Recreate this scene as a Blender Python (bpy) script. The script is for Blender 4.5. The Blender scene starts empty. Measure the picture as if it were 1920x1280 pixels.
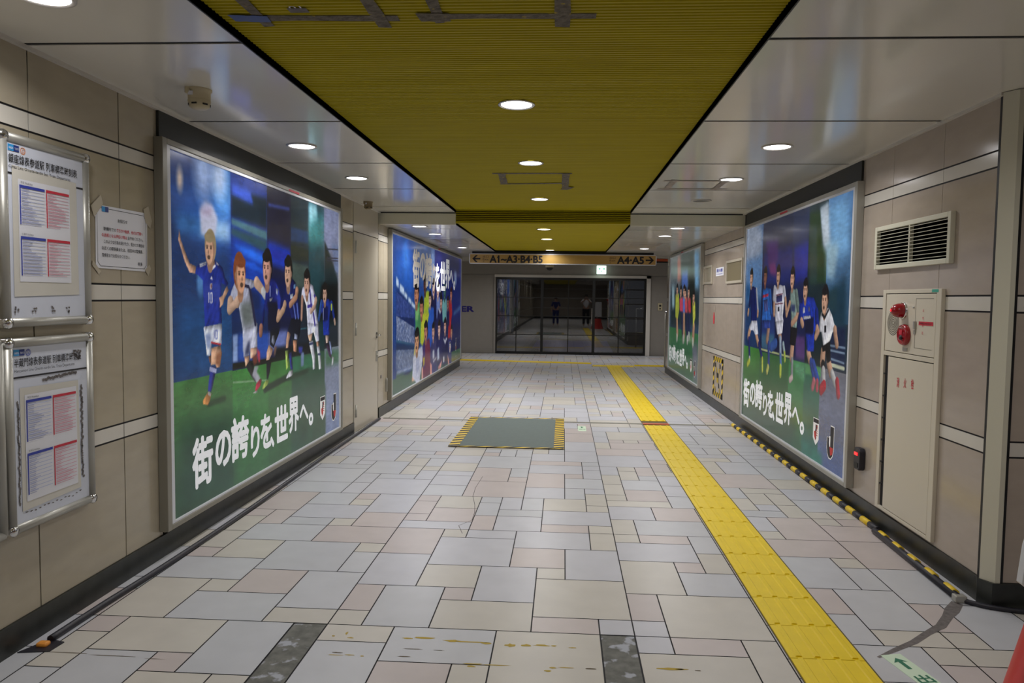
import bpy, bmesh, math, random
import numpy as np
from mathutils import Vector, Matrix
random.seed(7)
SC = bpy.context.scene
COL = SC.collection
# ---------------------------------------------------------------- camera
def make_camera():
    yaw, pitch, roll = 0.05653, 0.05756, 0.012945
    f = Vector((-math.sin(yaw) * math.cos(pitch), math.cos(yaw) * math.cos(pitch), -math.sin(pitch)))
    r = Vector((math.cos(yaw), math.sin(yaw), 0)); u = r.cross(f)
    rr = r * math.cos(roll) + u * math.sin(roll); uu = -r * math.sin(roll) + u * math.cos(roll)
    c = bpy.data.cameras.new('camera'); o = bpy.data.objects.new('camera', c); COL.objects.link(o)
    m = Matrix((rr, uu, -f)).transposed().to_4x4(); m.translation = (0, 0, 1.4506)
    o.matrix_world = m
    c.sensor_fit = 'HORIZONTAL'; c.sensor_width = 36; c.lens = 1351.73 / 1920 * 36
    c.shift_x = -19.64 / 1920; c.shift_y = -3.74 / 1920; c.clip_start = 0.05; c.clip_end = 100
    SC.camera = o
make_camera()
# ---------------------------------------------------------------- world, exposure
w = bpy.data.worlds.new('world'); SC.world = w; w.use_nodes = True
w.node_tree.nodes['Background'].inputs[0].default_value = (.8, .85, 1, 1)
w.node_tree.nodes['Background'].inputs[1].default_value = 0.02
SC.view_settings.view_transform = 'Standard'; SC.view_settings.look = 'None'
SC.view_settings.gamma = 1; SC.view_settings.use_curve_mapping = False
SC.view_settings.exposure = 0.0
LAMP_W = 7.6          # watts of each downlight
LAMP_E = 10.0          # glow of each lens
PRINT_E = 0.45         # backlight of the posters
# ---------------------------------------------------------------- materials
def lin(c):
    return tuple(((v / 255 / 12.92) if v / 255 <= .04045 else ((v / 255 + .055) / 1.055) ** 2.4) for v in c)
MATS = {}
def mat(name, col, rough=.5, metal=0, noise=0, nscale=8, emit=0, spec=.5, coat=0, bump=0, bscale=60, stretch=None, wear=None):
    """col: sRGB 0-255. noise: how much the colour is mottled. wear: (srgb, threshold, scale) patches"""
    if name in MATS: return MATS[name]
    m = bpy.data.materials.new(name); m.use_nodes = True; nt = m.node_tree; N = nt.nodes; Lk = nt.links
    b = N['Principled BSDF']; c = lin(col) + (1,)
    b.inputs['Base Color'].default_value = c; b.inputs['Roughness'].default_value = rough
    b.inputs['Metallic'].default_value = metal; b.inputs['Specular IOR Level'].default_value = spec
    if coat: b.inputs['Coat Weight'].default_value = coat; b.inputs['Coat Roughness'].default_value = .08
    tc = N.new('ShaderNodeTexCoord'); src = tc.outputs['Object']
    if stretch:
        mp = N.new('ShaderNodeMapping'); mp.inputs['Scale'].default_value = stretch; Lk.new(src, mp.inputs[0]); src = mp.outputs[0]
    last = None
    if noise:
        n = N.new('ShaderNodeTexNoise'); n.inputs['Scale'].default_value = nscale; n.inputs['Detail'].default_value = 6
        Lk.new(src, n.inputs['Vector'])
        r = N.new('ShaderNodeMapRange'); r.inputs[1].default_value = .3; r.inputs[2].default_value = .7
        r.inputs[3].default_value = 1 - noise; r.inputs[4].default_value = 1 + noise; Lk.new(n.outputs['Fac'], r.inputs[0])
        mx = N.new('ShaderNodeMix'); mx.data_type = 'RGBA'; mx.blend_type = 'MULTIPLY'; mx.inputs[0].default_value = 1
        mx.inputs[6].default_value = c; Lk.new(r.outputs[0], mx.inputs[7]); last = mx.outputs[2]
    if wear:
        n2 = N.new('ShaderNodeTexNoise'); n2.inputs['Scale'].default_value = wear[2]; n2.inputs['Detail'].default_value = 8
        Lk.new(src, n2.inputs['Vector'])
        r2 = N.new('ShaderNodeMapRange'); r2.inputs[1].default_value = wear[1]; r2.inputs[2].default_value = wear[1] + .06; Lk.new(n2.outputs['Fac'], r2.inputs[0])
        m2 = N.new('ShaderNodeMix'); m2.data_type = 'RGBA'; Lk.new(r2.outputs[0], m2.inputs[0])
        if last: Lk.new(last, m2.inputs[6])
        else: m2.inputs[6].default_value = c
        m2.inputs[7].default_value = lin(wear[0]) + (1,); last = m2.outputs[2]
    if last: Lk.new(last, b.inputs['Base Color'])
    if bump:
        nb = N.new('ShaderNodeTexNoise'); nb.inputs['Scale'].default_value = bscale; Lk.new(src, nb.inputs['Vector'])
        bp = N.new('ShaderNodeBump'); bp.inputs['Strength'].default_value = bump; bp.inputs['Distance'].default_value = .01
        Lk.new(nb.outputs['Fac'], bp.inputs['Height']); Lk.new(bp.outputs[0], b.inputs['Normal'])
    if emit:
        b.inputs['Emission Color'].default_value = c; b.inputs['Emission Strength'].default_value = emit
    MATS[name] = m
    return m
def attr_mat(name, attr, rough=.4, emit=0, spec=.5, noise=0, nscale=20, k=1.0):
    """colour from the mesh's own colour attribute"""
    if name in MATS: return MATS[name]
    m = bpy.data.materials.new(name); m.use_nodes = True; N = m.node_tree.nodes; Lk = m.node_tree.links; b = N['Principled BSDF']
    a = N.new('ShaderNodeVertexColor'); a.layer_name = attr; out = a.outputs[0]
    if noise:
        tc = N.new('ShaderNodeTexCoord'); n = N.new('ShaderNodeTexNoise'); n.inputs['Scale'].default_value = nscale; n.inputs['Detail'].default_value = 6
        Lk.new(tc.outputs['Object'], n.inputs['Vector'])
        r = N.new('ShaderNodeMapRange'); r.inputs[1].default_value = .3; r.inputs[2].default_value = .7
        r.inputs[3].default_value = 1 - noise; r.inputs[4].default_value = 1 + noise; Lk.new(n.outputs['Fac'], r.inputs[0])
        mx = N.new('ShaderNodeMix'); mx.data_type = 'RGBA'; mx.blend_type = 'MULTIPLY'; mx.inputs[0].default_value = 1
        Lk.new(out, mx.inputs[6]); Lk.new(r.outputs[0], mx.inputs[7]); out = mx.outputs[2]
    if k != 1:
        mk = N.new('ShaderNodeMix'); mk.data_type = 'RGBA'; mk.blend_type = 'MULTIPLY'; mk.inputs[0].default_value = 1
        Lk.new(out, mk.inputs[6]); mk.inputs[7].default_value = (k, k, k, 1); Lk.new(mk.outputs[2], b.inputs['Base Color'])
    else: Lk.new(out, b.inputs['Base Color'])
    b.inputs['Roughness'].default_value = rough; b.inputs['Specular IOR Level'].default_value = spec
    if emit: Lk.new(out, b.inputs['Emission Color']); b.inputs['Emission Strength'].default_value = emit
    MATS[name] = m
    return m
def M(n): return MATS[n]
mat('joint', (16, 14, 20), .7)
mat('tile', (170, 160, 140), .16, noise=.05, nscale=5, stretch=(1, 1, 3))
mat('tile_right', (172, 160, 147), .16, noise=.05, nscale=5, stretch=(1, 1, 3))
mat('tile_white', (208, 203, 193), .16, noise=.02)
mat('ceiling_white', (216, 213, 203), .13, noise=.02, nscale=3)
mat('ceiling_gap', (10, 10, 16), .8)
mat('yellow_rib', (170, 155, 12), .55, noise=.07, nscale=2, stretch=(1, 8, 1), spec=.15)
mat('yellow_back', (60, 52, 10), .8)
mat('baseboard', (40, 42, 39), .35, noise=.4, nscale=14)
mat('header', (40, 42, 40), .5)
mat('fascia', (206, 203, 184), .35)
mat('steel', (176, 174, 166), .42, metal=.6, noise=.05, nscale=4)
mat('frame_white', (214, 216, 222), .3)
mat('frame_dark', (140, 136, 124), .4, metal=.2)
mat('door_paint', (184, 176, 160), .28)
mat('chrome', (215, 215, 215), .18, metal=1)
mat('black', (14, 14, 16), .5)
mat('cavity', (5, 5, 5), 1, spec=0)
mat('olive', (112, 102, 76), .5)
mat('dark_lens', (56, 54, 46), .3)
mat('ink_orange', (220, 130, 60), .5)
mat('rubber', (34, 33, 42), .45, noise=.2, nscale=30)
mat('grey_wall', (138, 133, 126), .45, noise=.03)
mat('white_metal', (205, 200, 192), .3)
mat('dark_metal', (12, 13, 13), .4)
mat('concrete', (104, 104, 98), .75, noise=.3, nscale=22, wear=((165, 168, 176), .56, 12))
mat('bed', (96, 84, 52), .8)
mat('tactile', (232, 202, 4), .4, noise=.04, nscale=10)
mat('trace', (176, 150, 50), .7)
mat('trace_dark', (96, 84, 66), .8)
mat('mat_green', (90, 102, 98), .7, noise=.06, nscale=30)
mat('hazard_yellow', (232, 196, 40), .4)
mat('hazard_black', (26, 24, 22), .5)
mat('duct_tape', (104, 97, 86), .75, noise=.35, nscale=30, spec=.2, bump=.6, bscale=50, wear=((160, 142, 60), .62, 26))
mat('duct_tape_pale', (150, 138, 128), .6, noise=.2, nscale=40)
mat('blue_tape', (64, 82, 135), .5)
mat('cream_plastic', (190, 178, 146), .45)
mat('brown_plastic', (128, 112, 80), .5)
mat('paper', (222, 222, 228), .6)
mat('paper_old', (206, 202, 192), .6, noise=.03)
mat('board', (208, 212, 224), .5, noise=.04, nscale=4)
mat('grime', (104, 98, 96), .7, noise=.3, nscale=40)
mat('ink', (28, 26, 30), .6)
mat('ink_grey', (90, 92, 100), .6)
mat('row_blue', (150, 154, 190), .6)
mat('row_red', (210, 150, 165), .6)
mat('ink_red', (196, 40, 60), .6)
mat('ink_blue', (48, 62, 160), .6)
mat('ink_pink', (214, 150, 165), .6)
mat('ink_pale_blue', (172, 180, 215), .6)
mat('logo_cyan', (40, 140, 200), .5)
mat('logo_navy', (30, 50, 120), .5)
mat('tape_clear', (186, 176, 156), .35)
mat('alarm_paint', (206, 198, 180), .35)
mat('red_plastic', (150, 14, 26), .2, coat=.3)
mat('red_glow', (255, 40, 50), .2, emit=1.2)
mat('red_paint', (190, 45, 38), .35)
mat('green_label', (60, 160, 140), .5)
mat('lum_green', (206, 226, 200), .5)
mat('ink_green', (30, 110, 80), .5)
mat('sign_tan', (180, 145, 80), .3)
mat('exit_white', (225, 255, 240), .4, emit=1.6)
mat('exit_green', (40, 200, 140), .4, emit=.7)
mat('orange_panel', (200, 90, 50), .4)
mat('letters_blue', (30, 26, 110), .4)
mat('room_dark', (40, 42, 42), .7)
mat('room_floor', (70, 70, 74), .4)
mat('tint_blue', (44, 48, 150), .7)
mat('slogan', (236, 238, 242), .4, emit=PRINT_E * .55)
mat('slogan_cream', (214, 206, 196), .4, emit=PRINT_E * .3)
mat('crest_white', (235, 232, 230), .5, emit=PRINT_E * .4)
mat('crest_dark', (34, 32, 40), .5)
mat('crest_red', (190, 50, 50), .5, emit=PRINT_E * .3)
def lens_mat():
    m = bpy.data.materials.new('lamp_lens'); m.use_nodes = True; N = m.node_tree.nodes; b = N['Principled BSDF']
    b.inputs['Base Color'].default_value = (.9, .9, .9, 1); b.inputs['Emission Color'].default_value = (.96, .95, 1, 1); b.inputs['Emission Strength'].default_value = LAMP_E
    MATS['lens'] = m
lens_mat()
def glass_mat():
    m = bpy.data.materials.new('door_glass'); m.use_nodes = True; nt = m.node_tree; N = nt.nodes; Lk = nt.links
    N.remove(N['Principled BSDF']); out = N['Material Output']
    t = N.new('ShaderNodeBsdfTransparent'); t.inputs[0].default_value = (.72, .76, .8, 1)
    g = N.new('ShaderNodeBsdfGlossy'); g.inputs['Roughness'].default_value = .015
    fr = N.new('ShaderNodeFresnel'); fr.inputs[0].default_value = 2.5
    mx = N.new('ShaderNodeMixShader'); Lk.new(fr.outputs[0], mx.inputs[0]); Lk.new(t.outputs[0], mx.inputs[1]); Lk.new(g.outputs[0], mx.inputs[2]); Lk.new(mx.outputs[0], out.inputs[0])
    MATS['glass'] = m
glass_mat()
# ---------------------------------------------------------------- helpers
def bm_(): return bmesh.new()
def box(bm, x0, x1, y0, y1, z0, z1, mi=0):
    v = [bm.verts.new((x, y, z)) for x in (x0, x1) for y in (y0, y1) for z in (z0, z1)]
    for q in ((0, 1, 3, 2), (4, 6, 7, 5), (0, 4, 5, 1), (2, 3, 7, 6), (0, 2, 6, 4), (1, 5, 7, 3)):
        f = bm.faces.new([v[i] for i in q]); f.material_index = mi
def poly(bm, pts, mi=0):
    f = bm.faces.new([bm.verts.new(p) for p in pts]); f.material_index = mi; return f
def prism(bm, pts, d, mi=0):
    """closed solid: the outline pts pushed along the vector d"""
    d = Vector(d); a = [bm.verts.new(p) for p in pts]; b = [bm.verts.new(Vector(p) + d) for p in pts]; n = len(a)
    fs = [bm.faces.new(a), bm.faces.new(b[::-1])] + [bm.faces.new((a[i], b[i], b[(i + 1) % n], a[(i + 1) % n])) for i in range(n)]
    for f in fs: f.material_index = mi
def frame_from(d):
    d = Vector(d).normalized(); a = Vector((0, 0, 1)) if abs(d.z) < .9 else Vector((1, 0, 0))
    u = d.cross(a).normalized(); return u, u.cross(d)
def tube(bm, pts, r, n=12, mi=0, caps=True):
    pts = [Vector(p) for p in pts]; R = r if isinstance(r, (list, tuple)) else [r] * len(pts); rings = []
    for i, p in enumerate(pts):
        d = (pts[min(i + 1, len(pts) - 1)] - pts[max(i - 1, 0)]); u, v = frame_from(d)
        rings.append([bm.verts.new(p + (u * math.cos(t) + v * math.sin(t)) * R[i]) for t in [2 * math.pi * k / n for k in range(n)]])
    for a, b in zip(rings, rings[1:]):
        for k in range(n):
            f = bm.faces.new((a[k], a[(k + 1) % n], b[(k + 1) % n], b[k])); f.material_index = mi; f.smooth = True
    if caps:
        for rg in (rings[0][::-1], rings[-1]): bm.faces.new(rg).material_index = mi
def lathe(bm, c, axis, prof, n=24, mi=0):
    """prof: (radius, distance along axis)"""
    u, v = frame_from(axis); ax = Vector(axis).normalized(); c = Vector(c); prev = None
    for r, h in prof:
        ring = [bm.verts.new(c + ax * h + (u * math.cos(t) + v * math.sin(t)) * max(r, 1e-4)) for t in [2 * math.pi * k / n for k in range(n)]]
        if prev:
            for k in range(n):
                f = bm.faces.new((prev[k], prev[(k + 1) % n], ring[(k + 1) % n], ring[k])); f.smooth = True; f.material_index = mi
        prev = ring
def obj(name, bm, mats, parent=None, label=None, bevel=0, kind=None, smooth=False):
    me = bpy.data.meshes.new(name)
    bmesh.ops.recalc_face_normals(bm, faces=bm.faces[:]) if bevel or smooth else None
    bm.to_mesh(me); bm.free()
    for m in (mats if isinstance(mats, (list, tuple)) else [mats]): me.materials.append(M(m) if isinstance(m, str) else m)
    o = bpy.data.objects.new(name, me); COL.objects.link(o)
    if parent is not None:
        o.parent = parent; w = Vector(parent.location); p = parent.parent
        while p: w += Vector(p.location); p = p.parent
        o.matrix_parent_inverse = Matrix.Translation(-w) if parent.type == 'EMPTY' else Matrix.Identity(4)
    if label: o['label'] = label
    if kind: o['kind'] = kind
    if bevel:
        b = o.modifiers.new('bevel', 'BEVEL'); b.width = bevel; b.segments = 2; b.limit_method = 'ANGLE'
    return o
def thing(name, label, cat, loc=(0, 0, 0), group=None):
    o = bpy.data.objects.new(name, None); COL.objects.link(o); o.location = loc; o.empty_display_size = .1
    o['label'] = label; o['category'] = cat
    if group: o['group'] = group
    return o
def tag(o, label, cat, group=None, kind=None):
    o['label'] = label; o['category'] = cat
    if group: o['group'] = group
    if kind: o['kind'] = kind
    return o
def struct(name, bm, mats, label=None): return obj(name, bm, mats, None, label, kind='structure')
def dup(root, loc, label=None, group=None):
    r = root.copy(); COL.objects.link(r); r.location = loc
    if label: r['label'] = label
    if group: r['group'] = group
    for ch in list(root.children):
        c = ch.copy(); COL.objects.link(c); c.parent = r
        for g in ch.children:
            d = g.copy(); COL.objects.link(d); d.parent = c
    return r
# text: origin, right, up vectors in the world
_font = None
def text_mesh(s, size=1.0, bold=0.0):
    cu = bpy.data.curves.new('t', 'FONT'); cu.body = s; cu.size = size; cu.offset = bold if bold < .03 else 0; cu.resolution_u = 3
    o = bpy.data.objects.new('t', cu); COL.objects.link(o)
    dg = bpy.context.evaluated_depsgraph_get(); dg.update()
    me = bpy.data.meshes.new_from_object(o.evaluated_get(dg)); bpy.data.objects.remove(o); bpy.data.curves.remove(cu)
    return me
def text_into(bm, s, origin, right, up, height=None, width=None, bold=0.0, align='L', mi=0, off=.0015, shear=0):
    """adds the lettering s to bm, its bounding box fitted to width x height with its lower left corner at origin"""
    me = text_mesh(s, 1, bold); n = len(me.vertices)
    if n == 0: return
    co = np.empty(n * 3); me.vertices.foreach_get('co', co); co = co.reshape(-1, 3)
    mn, mx = co[:, :2].min(0), co[:, :2].max(0); sz = np.maximum(mx - mn, 1e-4)
    if height is None: kx = ky = width / sz[0]
    elif width is None: kx = ky = height / sz[1]
    else: kx, ky = width / sz[0], height / sz[1]
    R, U, O = Vector(right).normalized(), Vector(up).normalized(), Vector(origin); Nn = R.cross(U)
    shifts = [(0, 0)] if bold < .03 else [(math.cos(q) * bold * .8 * kx, math.sin(q) * bold * .8 * ky) for q in [math.pi * 2 * k / 8 for k in range(8)]] + [(0, 0)]
    dx = {'L': 0, 'C': -sz[0] * kx / 2, 'R': -sz[0] * kx}[align]
    for si, (sa, sb) in enumerate(shifts):
        vs = [bm.verts.new(O + R * ((c[0] - mn[0]) * kx + dx + sa) + U * ((c[1] - mn[1]) * ky + sb) + Nn * (off + si * 2e-5)) for c in co]
        for p in me.polygons:
            try:
                f = bm.faces.new([vs[i] for i in p.vertices]); f.material_index = mi
            except ValueError: pass
    bpy.data.meshes.remove(me)
XL, XR = -2.19, 2.05
YC, YG = 3.5, 18.75          # right-hand corner, gate wall
ZC, ZL, ZT = 2.44, 2.30, 2.38
# ================================================================ FLOOR
U0, V0, UN = 0.3297, 3.059, .15       # tile lattice
FIX = [  # ux0,ux1,k0,k1,colour  (g grey, c cream, p pink, l lavender, X patch)
(-9,-7,-1,0,'c'),(-7,-4,-2,0,'g'),(-4,-1,-4,0,'c'),(-1,0,-4,0,'X'),(-10,-9,-4,0,'X'),(-9,-7,-4,-1,'g'),(-7,-5,-4,-2,'p'),(-5,-4,-4,-2,'c'),
(-9,-8,0,1,'c'),(-9,-8,1,3,'p'),(-8,-6,0,3,'g'),(-6,-3,0,2,'c'),(-6,-5,2,3,'p'),(-5,-3,2,5,'l'),(-7,-5,3,5,'c'),(-9,-7,3,6,'l'),(-7,-4,5,8,'l'),
(-9,-7,6,9,'p'),(-7,-6,8,9,'c'),(-6,-4,8,9,'l'),(-4,-1,7,9,'l'),(-1,0,7,9,'c'),(-3,-1,9,10,'p'),(-1,0,9,10,'c'),(-3,0,10,12,'l'),(-4,-2,5,7,'p'),(-2,0,4,7,'l'),
(-3,-2,4,5,'c'),(-3,0,1,4,'c'),(-3,-1,0,1,'p'),(-1,0,0,1,'l'),(-5,-3,9,11,'l'),(-9,-6,9,10,'l'),(-6,-5,9,11,'p'),(-8,-6,10,12,'p'),
(0,2,3,6,'c'),(0,1,1,3,'p'),(1,4,0,3,'c'),(0,1,0,1,'l'),(0,1,-1,0,'l'),(1,3,-1,0,'p'),(3,4,-3,0,'c'),(0,3,-4,-1,'c'),(2,4,3,5,'g'),(2,3,5,6,'p'),(3,4,5,7,'c'),
(0,3,6,8,'l'),(3,4,7,9,'g'),(1,3,8,9,'p'),(0,1,8,9,'c'),(0,1,9,11,'c'),(1,4,9,11,'g'),(0,2,11,13,'l'),(2,4,11,13,'p'),
(-15,-12,-2,0,'c'),(-13,-12,-3,-2,'p'),(-15,-13,-4,-2,'g'),(-13,-11,-4,-3,'c'),(-12,-10,-3,0,'g'),(-16,-15,-1,0,'p'),(-16,-14,0,3,'c'),(-14,-13,2,3,'c'),(-14,-11,0,2,'g'),
(-11,-9,0,1,'c'),(-11,-9,1,4,'g'),(-13,-11,2,4,'p'),(-16,-13,3,5,'g'),(-16,-15,5,6,'p'),(-15,-13,5,7,'c'),(-13,-10,4,7,'g'),(-10,-9,4,6,'g'),(-10,-9,6,7,'c'),(-12,-9,7,9,'p'),(-15,-12,7,9,'g'),
(-14,-12,9,10,'g'),(-12,-11,9,10,'c'),(-11,-9,9,11,'p'),
(7,9,9,12,'p'),(6,7,9,10,'c'),(6,7,10,12,'l'),(9,10,11,12,'c'),(6,9,7,9,'p'),(6,8,4,7,'g'),(8,9,6,7,'c'),(8,9,4,6,'g'),(6,7,2,4,'p'),(7,9,1,4,'g'),(6,7,0,2,'g'),(7,9,0,1,'c'),(9,12,9,11,'p'),(9,12,6,9,'p'),(9,12,3,6,'g'),(9,10,1,3,'p'),(10,12,0,3,'g'),(9,10,0,1,'c'),(8,9,-1,0,'c'),(9,12,-1,0,'c'),(6,8,-2,0,'g'),(8,9,-3,-1,'p')]
TCOL = {'g': (188, 189, 193), 'c': (195, 190, 181), 'p': (192, 182, 179), 'l': (190, 190, 196)}
def build_floor():
    bm = bm_(); poly(bm, [(-10, -16, -.004), (10, -16, -.004), (10, YG + 12, -.004), (-10, YG + 12, -.004)])
    struct('floor_grout', bm, 'joint')
    ux0, ux1, k0, k1 = -63, 63, -124, 104
    occ = {}; tiles = []
    for a, b, c, d, t in FIX:
        for i in range(a, b):
            for j in range(c, d): occ[(i, j)] = 1
        if t != 'X': tiles.append((a, b, c, d, t))
    rnd = random.Random(11)
    sizes = [(3, 2)] * 5 + [(2, 3)] * 3 + [(3, 3)] * 3 + [(2, 2)] * 5 + [(2, 1)] * 4 + [(1, 2)] * 3 + [(3, 1)] * 2 + [(1, 1)] * 2
    for j in range(k0, k1):
        for i in range(ux0, ux1):
            if (i, j) in occ: continue
            y = V0 + j * UN; x = U0 + i * UN
            lane_end = (math.floor(i / 9) + 1) * 9
            for _ in range(12):
                w, h = rnd.choice(sizes)
                if i + w > lane_end or j + h > k1: continue
                if all((i + a, j + b) not in occ for a in range(w) for b in range(h)): break
            else: w = h = 1
            for a in range(w):
                for b in range(h): occ[(i + a, j + b)] = 1
            tiles.append((i, i + w, j, j + h, rnd.choice('gglllccp' if w * h > 3 else 'ggcccppll')))
    bm = bm_(); cl = bm.loops.layers.float_color.new('tile'); g = .003
    for a, b, c, d, t in tiles:
        x0, x1, y0, y1 = U0 + a * UN + g, U0 + b * UN - g, V0 + c * UN + g, V0 + d * UN - g
        if abs(x0) > 9.5: continue
        f = poly(bm, [(x0, y0, 0), (x1, y0, 0), (x1, y1, 0), (x0, y1, 0)])
        k = 1 + rnd.uniform(-.04, .03); cc = lin(TCOL[t])
        for l in f.loops: l[cl] = (cc[0] * k, cc[1] * k, cc[2] * k, 1)
    me_mat = attr_mat('stone_tile', 'tile', rough=.34, noise=.035, nscale=7, spec=.35)
    struct('floor', bm, me_mat)
    bm = bm_()
    for a, b, c, d, t in FIX:
        if t == 'X': poly(bm, [(U0 + a * UN + .004, V0 + c * UN, -.001), (U0 + b * UN - .004, V0 + c * UN, -.001), (U0 + b * UN - .004, V0 + d * UN - .004, -.001), (U0 + a * UN + .004, V0 + d * UN - .004, -.001)])
    struct('floor_patch', bm, 'concrete')
build_floor()
def flake(bm, x, y, w, h, z=.0006, rnd=random.Random(3), n=11, mi=0):
    pts = []
    for k in range(n):
        t = 2 * math.pi * k / n; r = .6 + rnd.random() * .55
        pts.append((x + math.cos(t) * w / 2 * r, y + math.sin(t) * h / 2 * r, z))
    poly(bm, pts, mi)
def floor_marks():
    bm = bm_(); rd = random.Random(5)
    for x, y, w, h in ((-.64, 2.955, .05, .012), (-.57, 2.965, .13, .018), (-.45, 2.95, .08, .022), (-.36, 2.945, .14, .012), (-.30, 2.94, .06, .02), (-.20, 2.93, .05, .03), (-.13, 2.935, .05, .022),
                       (-.07, 2.94, .07, .016), (-.02, 2.94, .03, .012), (.06, 2.93, .035, .01), (-.33, 2.765, .09, .009), (-.24, 2.762, .11, .008), (-.34, 2.745, .04, .014), (-.02, 2.76, .03, .012), (.03, 2.765, .07, .007), (-.04, 2.735, .03, .014),
                       (.44, 2.79, .1, .02), (.49, 2.79, .06, .01), (-.90, 2.79, .08, .006), (-.84, 2.795, .05, .008), (-.79, 2.79, .02, .01), (-.96, 2.95, .015, .01), (-.91, 2.98, .012, .03), (-.88, 2.94, .03, .01)):
        flake(bm, x, y, w, h, rnd=rd, mi=0)
    for x, y, w, h in ((-.6, 2.865, .1, .006), (-.49, 2.862, .05, .005), (-.62, 2.8, .06, .008), (-.9, 2.81, .06, .007), (.13, 2.765, .05, .012), (.55, 2.785, .03, .008), (-2.0, 2.72, .25, .006), (-1.78, 2.71, .2, .006), (-1.6, 2.70, .1, .005)):
        flake(bm, x, y, w, h, rnd=rd, mi=1)
    tag(obj('paint_traces', bm, ['trace', 'trace_dark']), 'worn yellow tape traces across the pale floor tiles near the camera', 'tape residue', kind='stuff')
    bm = bm_(); c = [(1.31, 2.955), (1.42, 3.03), (1.52, 3.10), (1.62, 3.19), (1.72, 3.27), (1.80, 3.37), (1.86, 3.45), (1.93, 3.54)]; L_ = []; R_ = []
    for i, (x, y) in enumerate(c):
        w = (.004, .012, .019, .015, .021, .024, .03, .026)[i]; L_.append((x - w * .7 + rd.uniform(-.006, .006), y + w * .7, .0006)); R_.append((x + w * .7, y - w * .7 + rd.uniform(-.006, .006), .0006))
    for i in range(len(c) - 1): poly(bm, [L_[i], R_[i], R_[i + 1], L_[i + 1]])
    tag(obj('tape_residue', bm, 'grime'), 'dark grey streak of old tape glue running diagonally from the corner', 'tape residue')
    bm = bm_(); c = [(-.635, 5.75), (-.65, 5.4), (-.64, 5.165), (-.60, 4.95), (-.579, 4.776), (-.575, 4.6), (-.645, 4.482), (-.60, 4.33)]
    for (x0, y0), (x1, y1) in zip(c, c[1:]): poly(bm, [(x0 - .002, y0, .0006), (x0 + .002, y0, .0006), (x1 + .002, y1, .0006), (x1 - .002, y1, .0006)])
    tag(obj('floor_crack', bm, 'grime'), 'thin wandering crack in the floor tiles in mid corridor', 'crack')
floor_marks()
# ================================================================ WALLS
ZB = [(.122, .7215, 0), (.7305, .7955, 1), (.8045, 1.4075, 0), (1.4165, 1.4865, 1), (1.4955, 2.0975, 0), (2.1065, 2.1755, 1), (2.1845, 2.437, 0)]
def tiled_wall(name, axis, pos, n, a0, a1, joints, zmax=2.437, thin=None, zmin=.122):
    thin = .0035 if 'left' in name else .0016
    """axis 'x': plane x=pos facing n, running a0..a1 in y."""
    bm = bm_(); js = sorted([a0] + [j for j in joints if a0 < j < a1] + [a1]); th = .012
    def slab(u0, u1, z0, z1, p0, p1, mi):
        if axis == 'x': box(bm, min(p0, p1), max(p0, p1), u0, u1, z0, z1, mi)
        else: box(bm, u0, u1, min(p0, p1), max(p0, p1), z0, z1, mi)
    slab(a0, a1, 0, zmax, pos - n * .1, pos - n * .004, 2)
    for u0, u1 in zip(js, js[1:]):
        for z0, z1, mi in ZB:
            if z0 >= zmax: continue
            slab(u0 + thin, u1 - thin, z0, min(z1, zmax), pos - n * .006, pos, mi)
    return struct(name, bm, ['tile' if 'left' in name else 'tile_right', 'tile_white', 'joint'])
def base(name, axis, pos, n, a0, a1, h=.12, out=.012):
    bm = bm_(); p0, p1 = sorted((pos - n * .02, pos + n * out))
    if axis == 'x': box(bm, p0, p1, a0, a1, 0, h)
    else: box(bm, a0, a1, p0, p1, 0, h)
    return struct(name, bm, 'baseboard')
jl = [3.462 + .5975 * k for k in range(-32, 8)]
tiled_wall('wall_left', 'x', XL, 1, -15, 3.80, jl)
tiled_wall('wall_left.001', 'x', XL, 1, 3.81, 7.40, [6.96])
tiled_wall('wall_left.002', 'x', XL, 1, 8.42, 15.1, [8.66], zmax=2.299)
bm = bm_(); box(bm, -2.6, XL - .012, -15, 15.08, 0, 2.6); struct('wall_left_core', bm, 'joint')
bm = bm_(); box(bm, XL - .3, XL + .001, 15.1, 15.12, 0, 2.38); box(bm, -9.5, XL, 15.1, 15.12, 0, 2.38); struct('wall_left_return', bm, 'grey_wall')
base('baseboard_left', 'x', XL, 1, -15, 7.405); base('baseboard_left.001', 'x', XL, 1, 8.42, 15.1)
jr = [4.090 + .6 * k for k in range(0, 3)]
tiled_wall('wall_right', 'x', XR, -1, 3.585, 5.24, jr)
tiled_wall('wall_right.001', 'x', XR, -1, 5.25, 8.36, [])
tiled_wall('wall_right.002', 'x', XR, -1, 8.38, 14.5, [8.62, 9.22, 9.905, 10.67], zmax=2.299)
tiled_wall('wall_right.003', 'y', YC, -1, 2.10, 5.5, [2.9, 3.5, 4.1])
bm = bm_(); box(bm, XR + .012, 2.5, 3.6, 14.48, 0, 2.6); box(bm, 2.15, 6, YC + .012, 3.9, 0, 2.6); struct('wall_right_core', bm, 'joint')
bm = bm_(); box(bm, XR, 9.5, 14.5, 14.52, 0, 2.4); struct('wall_right_return', bm, 'grey_wall')
base('baseboard_right', 'x', XR, -1, 3.55, 14.5); base('baseboard_right.001', 'y', YC, -1, 2.07, 5.5)
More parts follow.
